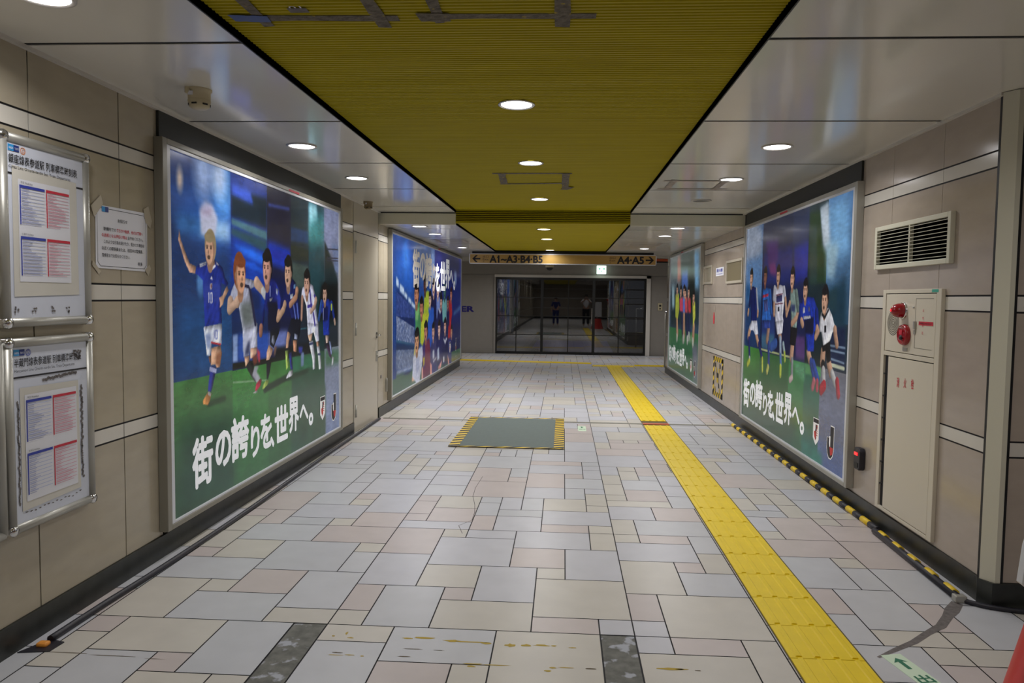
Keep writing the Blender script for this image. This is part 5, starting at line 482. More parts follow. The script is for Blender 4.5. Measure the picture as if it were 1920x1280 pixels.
 'L2':[["G",[32,60,120],[40,84,170],[8.9,11.95,.3,2.35]],["P",[36,95,195],.2,[[9.197,2.125],[9.92,2.199],[10.306,1.986],[10.169,1.497],[9.202,1.727]]],["P",[56,120,210],.15,[[9.566,2.181],[9.829,2.192],[9.972,1.89],[9.615,1.816]]],["P",[90,110,150],.2,[[10.252,2.225],[11.967,2.217],[11.851,1.743],[10.779,1.715],[10.308,1.905]]],["P",[130,160,220],.1,[[11.581,2.191],[11.98,2.218],[11.997,1.724],[11.595,1.736]]],["G",[22,30,70],[40,50,130],[11.95,15.3,.2,2.35]],["P",[34,40,120],.2,[[11.98,2.218],[12.98,2.182],[12.847,1.644],[12.121,1.679]]],["P",[50,52,70],.2,[[12.98,2.194],[14.76,2.198],[14.775,1.938],[13.562,1.976]]],["P",[28,40,110],.2,[[13.16,1.701],[14.986,1.827],[15.035,.969],[13.353,1.019]]],["P",[130,150,190],.06,[[14.097,1.942],[14.379,1.952],[14.392,1.698],[14.11,1.693]]],["P",[100,150,190],.06,[[14.045,1.137],[14.915,1.252],[14.918,1.208],[14.047,1.096]]],["P",[26,44,96],.1,[[9.184,1.581],[10.372,1.253],[10.332,.766],[9.193,.893]]],["P",[24,70,110],.04,[[9.193,.893],[10.332,.766],[10.333,.725],[9.193,.838]]],["P",[100,150,170],.02,[[9.193,.888],[10.332,.761],[10.333,.746],[9.193,.865]]],["P",[24,40,74],.06,[[9.193,.838],[10.333,.725],[10.285,.626],[9.195,.727]]],["P",[80,100,140],.08,[[9.195,.727],[10.334,.673],[10.29,.42],[9.198,.497]]],["N",[60,80,130],[165,175,200],[[9.209,1.194],[10.327,1.003],[10.332,.766],[9.193,.893]]],["N",[60,80,120],[150,160,185],[[9.195,.755],[10.334,.684],[10.289,.44],[9.198,.506]]],["N",[30,50,110],[80,100,170],[[9.205,1.509],[10.372,1.253],[10.324,1.136],[9.189,1.195]]],["P",[185,205,232],.02,[[9.182,1.708],[9.323,1.657],[9.325,1.556],[9.184,1.59]]],["P",[185,205,232],.02,[[9.385,1.622],[9.641,1.56],[9.642,1.46],[9.387,1.52]]],["P",[185,205,232],.02,[[9.663,1.522],[9.842,1.476],[9.843,1.407],[9.664,1.446]]],["P",[185,205,232],.02,[[9.911,1.447],[10.099,1.407],[10.1,1.337],[9.912,1.378]]],["P",[185,205,232],.02,[[10.123,1.387],[10.421,1.314],[10.422,1.257],[10.125,1.317]]],["P",[66,98,76],.04,[[9.198,.451],[10.34,.384],[15.189,.129],[15.184,.22],[13.73,.225],[10.289,.44],[9.2,.349]]],["G",[52,82,68],[66,98,76],[8.9,15.3,.0,.38]],["P",[90,95,60],.05,[[13.815,.3],[15.022,.278],[15.031,.112],[13.822,.148]]],["P",[150,160,190],.03,[[9.218,.477],[10.19,.46],[10.191,.419],[9.219,.44]]],["P",[40,50,90],.02,[[9.681,.401],[10.047,.393],[10.048,.362],[9.682,.371]]],["P",[170,190,60],.02,[[11.063,1.504],[11.355,1.551],[11.509,1.507],[11.491,1.075],[11.49,1.104],[11.076,1.006],[11.014,1.227]]],["E",[68,44,39],.008,[[11.117,1.497]],[.068,.0648]],["E",[30,26,30],.008,[[11.133,1.654]],[.1428,.1411]],["E",[52,47,52],.024,[[11.131,1.723]],[.068,.0317]],["E",[68,44,39],.008,[[11.114,1.611]],[.1142,.121]],["E",[95,62,55],.012,[[11.098,1.614]],[.0952,.1152]],["E",[102,66,59],.024,[[11.076,1.617]],[.0408,.0576]],["E",[68,44,39],.008,[[11.226,1.62]],[.0218,.0288]],["E",[30,26,30],.008,[[11.103,1.723]],[.117,.0432]],["E",[39,26,23],.008,[[11.141,1.651]],[.0272,.0065]],["E",[34,26,26],.008,[[11.141,1.634]],[.0177,.0079]],["E",[39,26,23],.008,[[11.049,1.651]],[.0272,.0065]],["E",[34,26,26],.008,[[11.049,1.634]],[.0177,.0079]],["E",[68,44,39],.008,[[11.076,1.602]],[.0163,.0173]],["E",[39,26,23],.008,[[11.087,1.559]],[.0354,.0187]],["P",[24,28,70],.02,[[11.603,1.462],[11.992,1.475],[12.143,1.055],[12.146,.966],[11.618,.986]]],["E",[154,122,115],.008,[[11.856,1.463]],[.068,.0648]],["E",[30,26,30],.008,[[11.872,1.62]],[.1428,.1411]],["E",[52,47,52],.024,[[11.87,1.689]],[.068,.0317]],["E",[154,122,115],.008,[[11.853,1.577]],[.1142,.121]],["E",[214,170,160],.012,[[11.837,1.58]],[.0952,.1152]],["E",[231,183,172],.024,[[11.815,1.583]],[.0408,.0576]],["E",[154,122,115],.008,[[11.965,1.586]],[.0218,.0288]],["E",[30,26,30],.008,[[11.842,1.689]],[.117,.0432]],["E",[89,71,67],.008,[[11.88,1.617]],[.0272,.0065]],["E",[34,26,26],.008,[[11.88,1.6]],[.0177,.0079]],["E",[89,71,67],.008,[[11.788,1.617]],[.0272,.0065]],["E",[34,26,26],.008,[[11.788,1.6]],[.0177,.0079]],["E",[154,122,115],.008,[[11.815,1.568]],[.0163,.0173]],["E",[89,71,67],.008,[[11.826,1.525]],[.0354,.0187]],["P",[110,130,190],.02,[[12.129,1.44],[12.482,1.44],[12.497,1.045],[12.496,1.077],[12.142,1.087]]],["P",[24,26,40],.02,[[12.477,1.563],[12.699,1.541],[12.562,1.267],[12.497,1.045]]],["E",[162,133,126],.008,[[12.264,1.432]],[.068,.0648]],["E",[28,24,28],.008,[[12.28,1.589]],[.1428,.1411]],["E",[49,44,49],.024,[[12.278,1.658]],[.068,.0317]],["E",[162,133,126],.008,[[12.261,1.546]],[.1142,.121]],["E",[225,185,175],.012,[[12.245,1.549]],[.0952,.1152]],["E",[243,199,189],.024,[[12.223,1.552]],[.0408,.0576]],["E",[162,133,126],.008,[[12.373,1.555]],[.0218,.0288]],["E",[28,24,28],.008,[[12.25,1.658]],[.117,.0432]],["E",[94,77,73],.008,[[12.288,1.586]],[.0272,.0065]],["E",[34,26,26],.008,[[12.288,1.569]],[.0177,.0079]],["E",[94,77,73],.008,[[12.196,1.586]],[.0272,.0065]],["E",[34,26,26],.008,[[12.196,1.569]],[.0177,.0079]],["E",[162,133,126],.008,[[12.223,1.537]],[.0163,.0173]],["E",[94,77,73],.008,[[12.234,1.494]],[.0354,.0187]],["P",[110,165,170],.02,[[12.705,1.39],[13.172,1.415],[13.27,1.022],[13.19,.992],[12.72,1.008]]],["E",[50,79,75],.008,[[12.968,1.414]],[.068,.0648]],["E",[26,60,66],.008,[[12.984,1.571]],[.1428,.1411]],["E",[47,93,101],.024,[[12.982,1.64]],[.068,.0317]],["E",[50,79,75],.008,[[12.965,1.528]],[.1142,.121]],["E",[70,110,105],.012,[[12.949,1.531]],[.0952,.1152]],["E",[75,118,113],.024,[[12.927,1.534]],[.0408,.0576]],["E",[50,79,75],.008,[[13.077,1.537]],[.0218,.0288]],["E",[26,60,66],.008,[[12.954,1.64]],[.117,.0432]],["E",[29,46,44],.008,[[12.992,1.568]],[.0272,.0065]],["E",[34,26,26],.008,[[12.992,1.551]],[.0177,.0079]],["E",[29,46,44],.008,[[12.9,1.568]],[.0272,.0065]],["E",[34,26,26],.008,[[12.9,1.551]],[.0177,.0079]],["E",[50,79,75],.008,[[12.927,1.519]],[.0163,.0173]],["E",[29,46,44],.008,[[12.938,1.476]],[.0354,.0187]],["P",[170,40,50],.02,[[13.462,1.375],[13.761,1.442],[13.865,1.114],[13.78,1.042],[13.625,.614],[13.369,.655]]],["E",[144,93,79],.008,[[13.715,1.38]],[.0612,.0583]],["E",[60,30,30],.008,[[13.73,1.521]],[.1285,.127]],["E",[93,52,52],.024,[[13.727,1.583]],[.0612,.0285]],["E",[144,93,79],.008,[[13.713,1.482]],[.1028,.1089]],["E",[200,130,110],.012,[[13.698,1.485]],[.0857,.1037]],["E",[216,140,118],.024,[[13.678,1.487]],[.0367,.0518]],["E",[144,93,79],.008,[[13.813,1.49]],[.0196,.0259]],["E",[60,30,30],.008,[[13.703,1.583]],[.1053,.0389]],["E",[84,54,46],.008,[[13.737,1.519]],[.0245,.0058]],["E",[34,26,26],.008,[[13.737,1.503]],[.0159,.0071]],["E",[84,54,46],.008,[[13.654,1.519]],[.0245,.0058]],["E",[34,26,26],.008,[[13.654,1.503]],[.0159,.0071]],["E",[144,93,79],.008,[[13.678,1.474]],[.0147,.0156]],["E",[84,54,46],.008,[[13.688,1.436]],[.0318,.0168]],["P",[40,90,190],.02,[[11.423,1.281],[11.866,1.275],[11.906,1.063],[11.872,1.094],[11.886,.669],[11.443,.605],[11.371,.995]]],["E",[154,129,118],.008,[[11.543,1.29]],[.0612,.0583]],["E",[34,28,30],.008,[[11.558,1.431]],[.1285,.127]],["E",[57,49,52],.024,[[11.555,1.493]],[.0612,.0285]],["E",[154,129,118],.008,[[11.541,1.392]],[.1028,.1089]],["E",[214,180,165],.012,[[11.526,1.395]],[.0857,.1037]],["E",[231,194,178],.024,[[11.506,1.397]],[.0367,.0518]],["E",[154,129,118],.008,[[11.641,1.4]],[.0196,.0259]],["E",[34,28,30],.008,[[11.531,1.493]],[.1053,.0389]],["E",[89,75,69],.008,[[11.565,1.429]],[.0245,.0058]],["E",[34,26,26],.008,[[11.565,1.413]],[.0159,.0071]],["E",[89,75,69],.008,[[11.482,1.429]],[.0245,.0058]],["E",[34,26,26],.008,[[11.482,1.413]],[.0159,.0071]],["E",[154,129,118],.008,[[11.506,1.384]],[.0147,.0156]],["E",[89,75,69],.008,[[11.516,1.346]],[.0318,.0168]],["P",[30,32,80],.02,[[12.275,1.234],[12.712,1.227],[12.757,1.037],[12.77,.715],[12.223,.745],[12.211,1.085]]],["P",[200,205,220],.02,[[12.31,1.245],[12.493,1.144],[12.674,1.24],[12.562,1.254],[12.491,1.206],[12.417,1.256]]],["E",[147,115,108],.008,[[12.596,1.238]],[.0612,.0583]],["E",[28,24,28],.008,[[12.611,1.379]],[.1285,.127]],["E",[49,44,49],.024,[[12.608,1.441]],[.0612,.0285]],["E",[147,115,108],.008,[[12.594,1.34]],[.1028,.1089]],["E",[205,160,150],.012,[[12.579,1.343]],[.0857,.1037]],["E",[221,172,162],.024,[[12.559,1.345]],[.0367,.0518]],["E",[147,115,108],.008,[[12.694,1.348]],[.0196,.0259]],["E",[28,24,28],.008,[[12.584,1.441]],[.1053,.0389]],["E",[86,67,63],.008,[[12.618,1.377]],[.0245,.0058]],["E",[34,26,26],.008,[[12.618,1.361]],[.0159,.0071]],["E",[86,67,63],.008,[[12.535,1.377]],[.0245,.0058]],["E",[34,26,26],.008,[[12.535,1.361]],[.0159,.0071]],["E",[147,115,108],.008,[[12.559,1.332]],[.0147,.0156]],["E",[86,67,63],.008,[[12.569,1.294]],[.0318,.0168]],["P",[30,34,80],.02,[[13.181,1.194],[13.513,1.188],[13.526,.915],[13.193,.927]]],["E",[108,79,72],.008,[[13.339,1.227]],[.0578,.0551]],["E",[40,34,36],.008,[[13.353,1.36]],[.1214,.12]],["E",[66,57,60],.024,[[13.351,1.419]],[.0578,.0269]],["E",[108,79,72],.008,[[13.337,1.323]],[.0971,.1028]],["E",[150,110,100],.012,[[13.323,1.326]],[.0809,.0979]],["E",[162,118,108],.024,[[13.304,1.328]],[.0347,.049]],["E",[108,79,72],.008,[[13.431,1.331]],[.0185,.0245]],["E",[40,34,36],.008,[[13.327,1.419]],[.0994,.0367]],["E",[63,46,42],.008,[[13.36,1.358]],[.0231,.0055]],["E",[34,26,26],.008,[[13.36,1.343]],[.015,.0067]],["E",[63,46,42],.008,[[13.281,1.358]],[.0231,.0055]],["E",[34,26,26],.008,[[13.281,1.343]],[.015,.0067]],["E",[108,79,72],.008,[[13.304,1.316]],[.0139,.0147]],["E",[63,46,42],.008,[[13.314,1.279]],[.0301,.0159]],["P",[70,140,90],.02,[[10.371,1.314],[10.733,1.385],[10.795,1.096],[10.804,.737],[10.404,.927]]],["P",[130,190,120],.02,[[10.397,1.252],[10.682,1.29],[10.581,1.102],[10.4,1.108]]],["E",[147,100,79],.008,[[10.469,1.318]],[.085,.081]],["E",[24,20,22],.008,[[10.489,1.514]],[.1785,.1764]],["E",[44,39,41],.024,[[10.486,1.601]],[.085,.0396]],["E",[147,100,79],.008,[[10.466,1.46]],[.1428,.1512]],["E",[205,140,110],.012,[[10.445,1.464]],[.119,.144]],["E",[221,151,118],.024,[[10.418,1.467]],[.051,.072]],["E",[147,100,79],.008,[[10.605,1.471]],[.0272,.036]],["E",[24,20,22],.008,[[10.452,1.601]],[.1462,.054]],["E",[86,58,46],.008,[[10.5,1.511]],[.034,.0081]],["E",[34,26,26],.008,[[10.5,1.489]],[.0221,.0099]],["E",[86,58,46],.008,[[10.384,1.511]],[.034,.0081]],["E",[34,26,26],.008,[[10.384,1.489]],[.0221,.0099]],["E",[147,100,79],.008,[[10.418,1.449]],[.0204,.0216]],["E",[86,58,46],.008,[[10.432,1.395]],[.0442,.0234]],["P",[185,195,60],.02,[[10.902,1.201],[11.487,1.189],[11.369,1.074],[10.971,.693],[10.776,.738],[10.795,1.07]]],["E",[144,93,75],.008,[[10.845,1.136]],[.0748,.0713]],["E",[28,22,24],.008,[[10.863,1.308]],[.1571,.1552]],["E",[49,41,44],.024,[[10.86,1.384]],[.0748,.0348]],["E",[144,93,75],.008,[[10.842,1.261]],[.1257,.1331]],["E",[200,130,105],.012,[[10.824,1.264]],[.1047,.1267]],["E",[216,140,113],.024,[[10.8,1.267]],[.0449,.0634]],["E",[144,93,75],.008,[[10.965,1.27]],[.0239,.0317]],["E",[28,22,24],.008,[[10.83,1.384]],[.1287,.0475]],["E",[84,54,44],.008,[[10.872,1.305]],[.0299,.0071]],["E",[34,26,26],.008,[[10.872,1.286]],[.0194,.0087]],["E",[84,54,44],.008,[[10.77,1.305]],[.0299,.0071]],["E",[34,26,26],.008,[[10.77,1.286]],[.0194,.0087]],["E",[144,93,75],.008,[[10.8,1.251]],[.018,.019]],["E",[84,54,44],.008,[[10.812,1.204]],[.0389,.0206]],["P",[110,40,70],.02,[[11.055,.743],[11.5,.784],[11.633,.522],[11.548,.194],[10.985,.177],[10.918,.577]]],["P",[60,40,110],.02,[[10.97,.726],[11.142,.715],[11.152,.336],[10.98,.353]]],["P",[190,170,50],.02,[[10.976,.507],[11.119,.517],[11.093,.386],[11.008,.372]]],["E",[141,93,82],.008,[[11.196,.76]],[.0748,.0713]],["E",[22,20,24],.008,[[11.214,.932]],[.1571,.1552]],["E",[41,39,44],.024,[[11.211,1.008]],[.0748,.0348]],["E",[141,93,82],.008,[[11.193,.885]],[.1257,.1331]],["E",[196,130,115],.012,[[11.175,.888]],[.1047,.1267]],["E",[211,140,124],.024,[[11.151,.891]],[.0449,.0634]],["E",[141,93,82],.008,[[11.316,.894]],[.0239,.0317]],["E",[22,20,24],.008,[[11.181,1.008]],[.1287,.0475]],["E",[82,54,48],.008,[[11.223,.929]],[.0299,.0071]],["E",[34,26,26],.008,[[11.223,.91]],[.0194,.0087]],["E",[82,54,48],.008,[[11.121,.929]],[.0299,.0071]],["E",[34,26,26],.008,[[11.121,.91]],[.0194,.0087]],["E",[141,93,82],.008,[[11.151,.875]],[.018,.019]],["E",[82,54,48],.008,[[11.163,.828]],[.0389,.0206]],["P",[60,60,110],.02,[[11.69,.704],[12.154,.724],[12.244,.158],[11.643,.173],[11.57,.527]]],["P",[190,195,215],.02,[[11.791,.569],[11.956,.569],[11.961,.426],[11.796,.416]]],["P",[205,205,215],.02,[[11.83,.389],[12.164,.433],[12.165,.409],[11.864,.351]]],["E",[148,115,108],.008,[[11.847,.743]],[.068,.0648]],["E",[26,22,28],.008,[[11.863,.9]],[.1428,.1411]],["E",[47,41,49],.024,[[11.861,.969]],[.068,.0317]],["E",[148,115,108],.008,[[11.844,.857]],[.1142,.121]],["E",[206,160,150],.012,[[11.828,.86]],[.0952,.1152]],["E",[222,172,162],.024,[[11.806,.863]],[.0408,.0576]],["E",[148,115,108],.008,[[11.956,.866]],[.0218,.0288]],["E",[26,22,28],.008,[[11.833,.969]],[.117,.0432]],["E",[86,67,63],.008,[[11.871,.897]],[.0272,.0065]],["E",[34,26,26],.008,[[11.871,.88]],[.0177,.0079]],["E",[86,67,63],.008,[[11.779,.897]],[.0272,.0065]],["E",[34,26,26],.008,[[11.779,.88]],[.0177,.0079]],["E",[148,115,108],.008,[[11.806,.848]],[.0163,.0173]],["E",[86,67,63],.008,[[11.817,.805]],[.0354,.0187]],["P",[34,36,90],.02,[[12.154,.724],[12.731,.729],[12.826,.265],[12.313,.188],[12.163,.482]]],["P",[170,180,205],.02,[[12.23,.55],[12.405,.587],[12.45,.36],[12.237,.354]]],["E",[158,129,122],.008,[[12.416,.765]],[.068,.0648]],["E",[28,24,28],.008,[[12.432,.922]],[.1428,.1411]],["E",[49,44,49],.024,[[12.43,.991]],[.068,.0317]],["E",[158,129,122],.008,[[12.413,.879]],[.1142,.121]],["E",[220,180,170],.012,[[12.397,.882]],[.0952,.1152]],["E",[237,194,183],.024,[[12.375,.885]],[.0408,.0576]],["E",[158,129,122],.008,[[12.525,.888]],[.0218,.0288]],["E",[28,24,28],.008,[[12.402,.991]],[.117,.0432]],["E",[92,75,71],.008,[[12.44,.919]],[.0272,.0065]],["E",[34,26,26],.008,[[12.44,.902]],[.0177,.0079]],["E",[92,75,71],.008,[[12.348,.919]],[.0272,.0065]],["E",[34,26,26],.008,[[12.348,.902]],[.0177,.0079]],["E",[158,129,122],.008,[[12.375,.87]],[.0163,.0173]],["E",[92,75,71],.008,[[12.386,.827]],[.0354,.0187]],["P",[30,32,80],.02,[[12.769,.727],[13.366,.722],[13.388,.228],[12.828,.213],[12.738,.564]]],["P",[210,212,225],.02,[[12.847,.698],[13.047,.583],[13.285,.686],[13.162,.706],[13.044,.648],[12.924,.706]]],["P",[205,205,215],.02,[[12.837,.379],[12.976,.381],[12.981,.264],[12.841,.263]]],["E",[158,122,111],.008,[[13.033,.79]],[.068,.0648]],["E",[24,22,26],.008,[[13.049,.947]],[.1428,.1411]],["E",[44,41,47],.024,[[13.047,1.016]],[.068,.0317]],["E",[158,122,111],.008,[[13.03,.904]],[.1142,.121]],["E",[220,170,155],.012,[[13.014,.907]],[.0952,.1152]],["E",[237,183,167],.024,[[12.992,.91]],[.0408,.0576]],["E",[158,122,111],.008,[[13.142,.913]],[.0218,.0288]],["E",[24,22,26],.008,[[13.019,1.016]],[.117,.0432]],["E",[92,71,65],.008,[[13.057,.944]],[.0272,.0065]],["E",[34,26,26],.008,[[13.057,.927]],[.0177,.0079]],["E",[92,71,65],.008,[[12.965,.944]],[.0272,.0065]],["E",[34,26,26],.008,[[12.965,.927]],[.0177,.0079]],["E",[158,122,111],.008,[[12.992,.895]],[.0163,.0173]],["E",[92,71,65],.008,[[13.003,.852]],[.0354,.0187]],["P",[40,44,110],.02,[[13.409,.68],[13.798,.658],[13.821,.176],[13.39,.174]]],["P",[205,200,210],.02,[[13.543,.538],[13.715,.554],[13.763,.469],[13.564,.455]]],["E",[141,100,86],.008,[[13.793,.672]],[.0578,.0551]],["E",[26,24,28],.008,[[13.807,.805]],[.1214,.12]],["E",[47,44,49],.024,[[13.805,.864]],[.0578,.0269]],["E",[141,100,86],.008,[[13.791,.768]],[.0971,.1028]],["E",[196,140,120],.012,[[13.777,.771]],[.0809,.0979]],["E",[211,151,129],.024,[[13.758,.773]],[.0347,.049]],["E",[141,100,86],.008,[[13.885,.776]],[.0185,.0245]],["E",[26,24,28],.008,[[13.781,.864]],[.0994,.0367]],["E",[82,58,50],.008,[[13.814,.803]],[.0231,.0055]],["E",[34,26,26],.008,[[13.814,.788]],[.015,.0067]],["E",[82,58,50],.008,[[13.735,.803]],[.0231,.0055]],["E",[34,26,26],.008,[[13.735,.788]],[.015,.0067]],["E",[141,100,86],.008,[[13.758,.761]],[.0139,.0147]],["E",[82,58,50],.008,[[13.768,.724]],[.0301,.0159]],["P",[214,168,140],.02,[[10.193,.317],[10.444,.29],[10.394,.222],[10.146,.23]]],["P",[190,190,210],.02,[[10.549,.226],[10.762,.212],[10.709,.154],[10.446,.174]]],["P",[214,150,140],.02,[[11.574,.388],[11.734,.339],[11.74,.162],[11.581,.168]]],["P",[214,150,140],.02,[[12.346,.246],[12.747,.335],[12.602,.197],[12.349,.184]]],["P",[214,150,140],.02,[[13.339,.392],[13.513,.244],[13.56,.159],[13.39,.174]]],["P",[214,160,150],.02,[[10.868,.364],[10.979,.375],[10.985,.177],[10.872,.189]]],["P",[190,194,214],.02,[[10.36,.661],[10.915,.697],[10.974,.573],[10.868,.364],[10.709,.186],[10.446,.185],[10.193,.306],[10.238,.547]]],["P",[200,190,120],.02,[[10.357,.765],[10.435,.677],[10.386,.597],[10.286,.605]]],["E",[147,108,82],.008,[[10.51,.618]],[.0884,.0842]],["E",[22,20,22],.008,[[10.531,.822]],[.1856,.1835]],["E",[41,39,41],.024,[[10.528,.912]],[.0884,.0412]],["E",[147,108,82],.008,[[10.506,.766]],[.1485,.1572]],["E",[205,150,115],.012,[[10.485,.77]],[.1238,.1498]],["E",[221,162,124],.024,[[10.457,.774]],[.053,.0749]],["E",[147,108,82],.008,[[10.651,.777]],[.0283,.0374]],["E",[22,20,22],.008,[[10.492,.912]],[.152,.0562]],["E",[86,63,48],.008,[[10.542,.818]],[.0354,.0084]],["E",[34,26,26],.008,[[10.542,.796]],[.023,.0103]],["E",[86,63,48],.008,[[10.422,.818]],[.0354,.0084]],["E",[34,26,26],.008,[[10.422,.796]],[.023,.0103]],["E",[147,108,82],.008,[[10.457,.755]],[.0212,.0225]],["E",[86,63,48],.008,[[10.471,.699]],[.046,.0243]],["P",[165,172,200],.03,[[10.438,.551],[10.7,.551],[10.704,.38],[10.495,.295]]]],
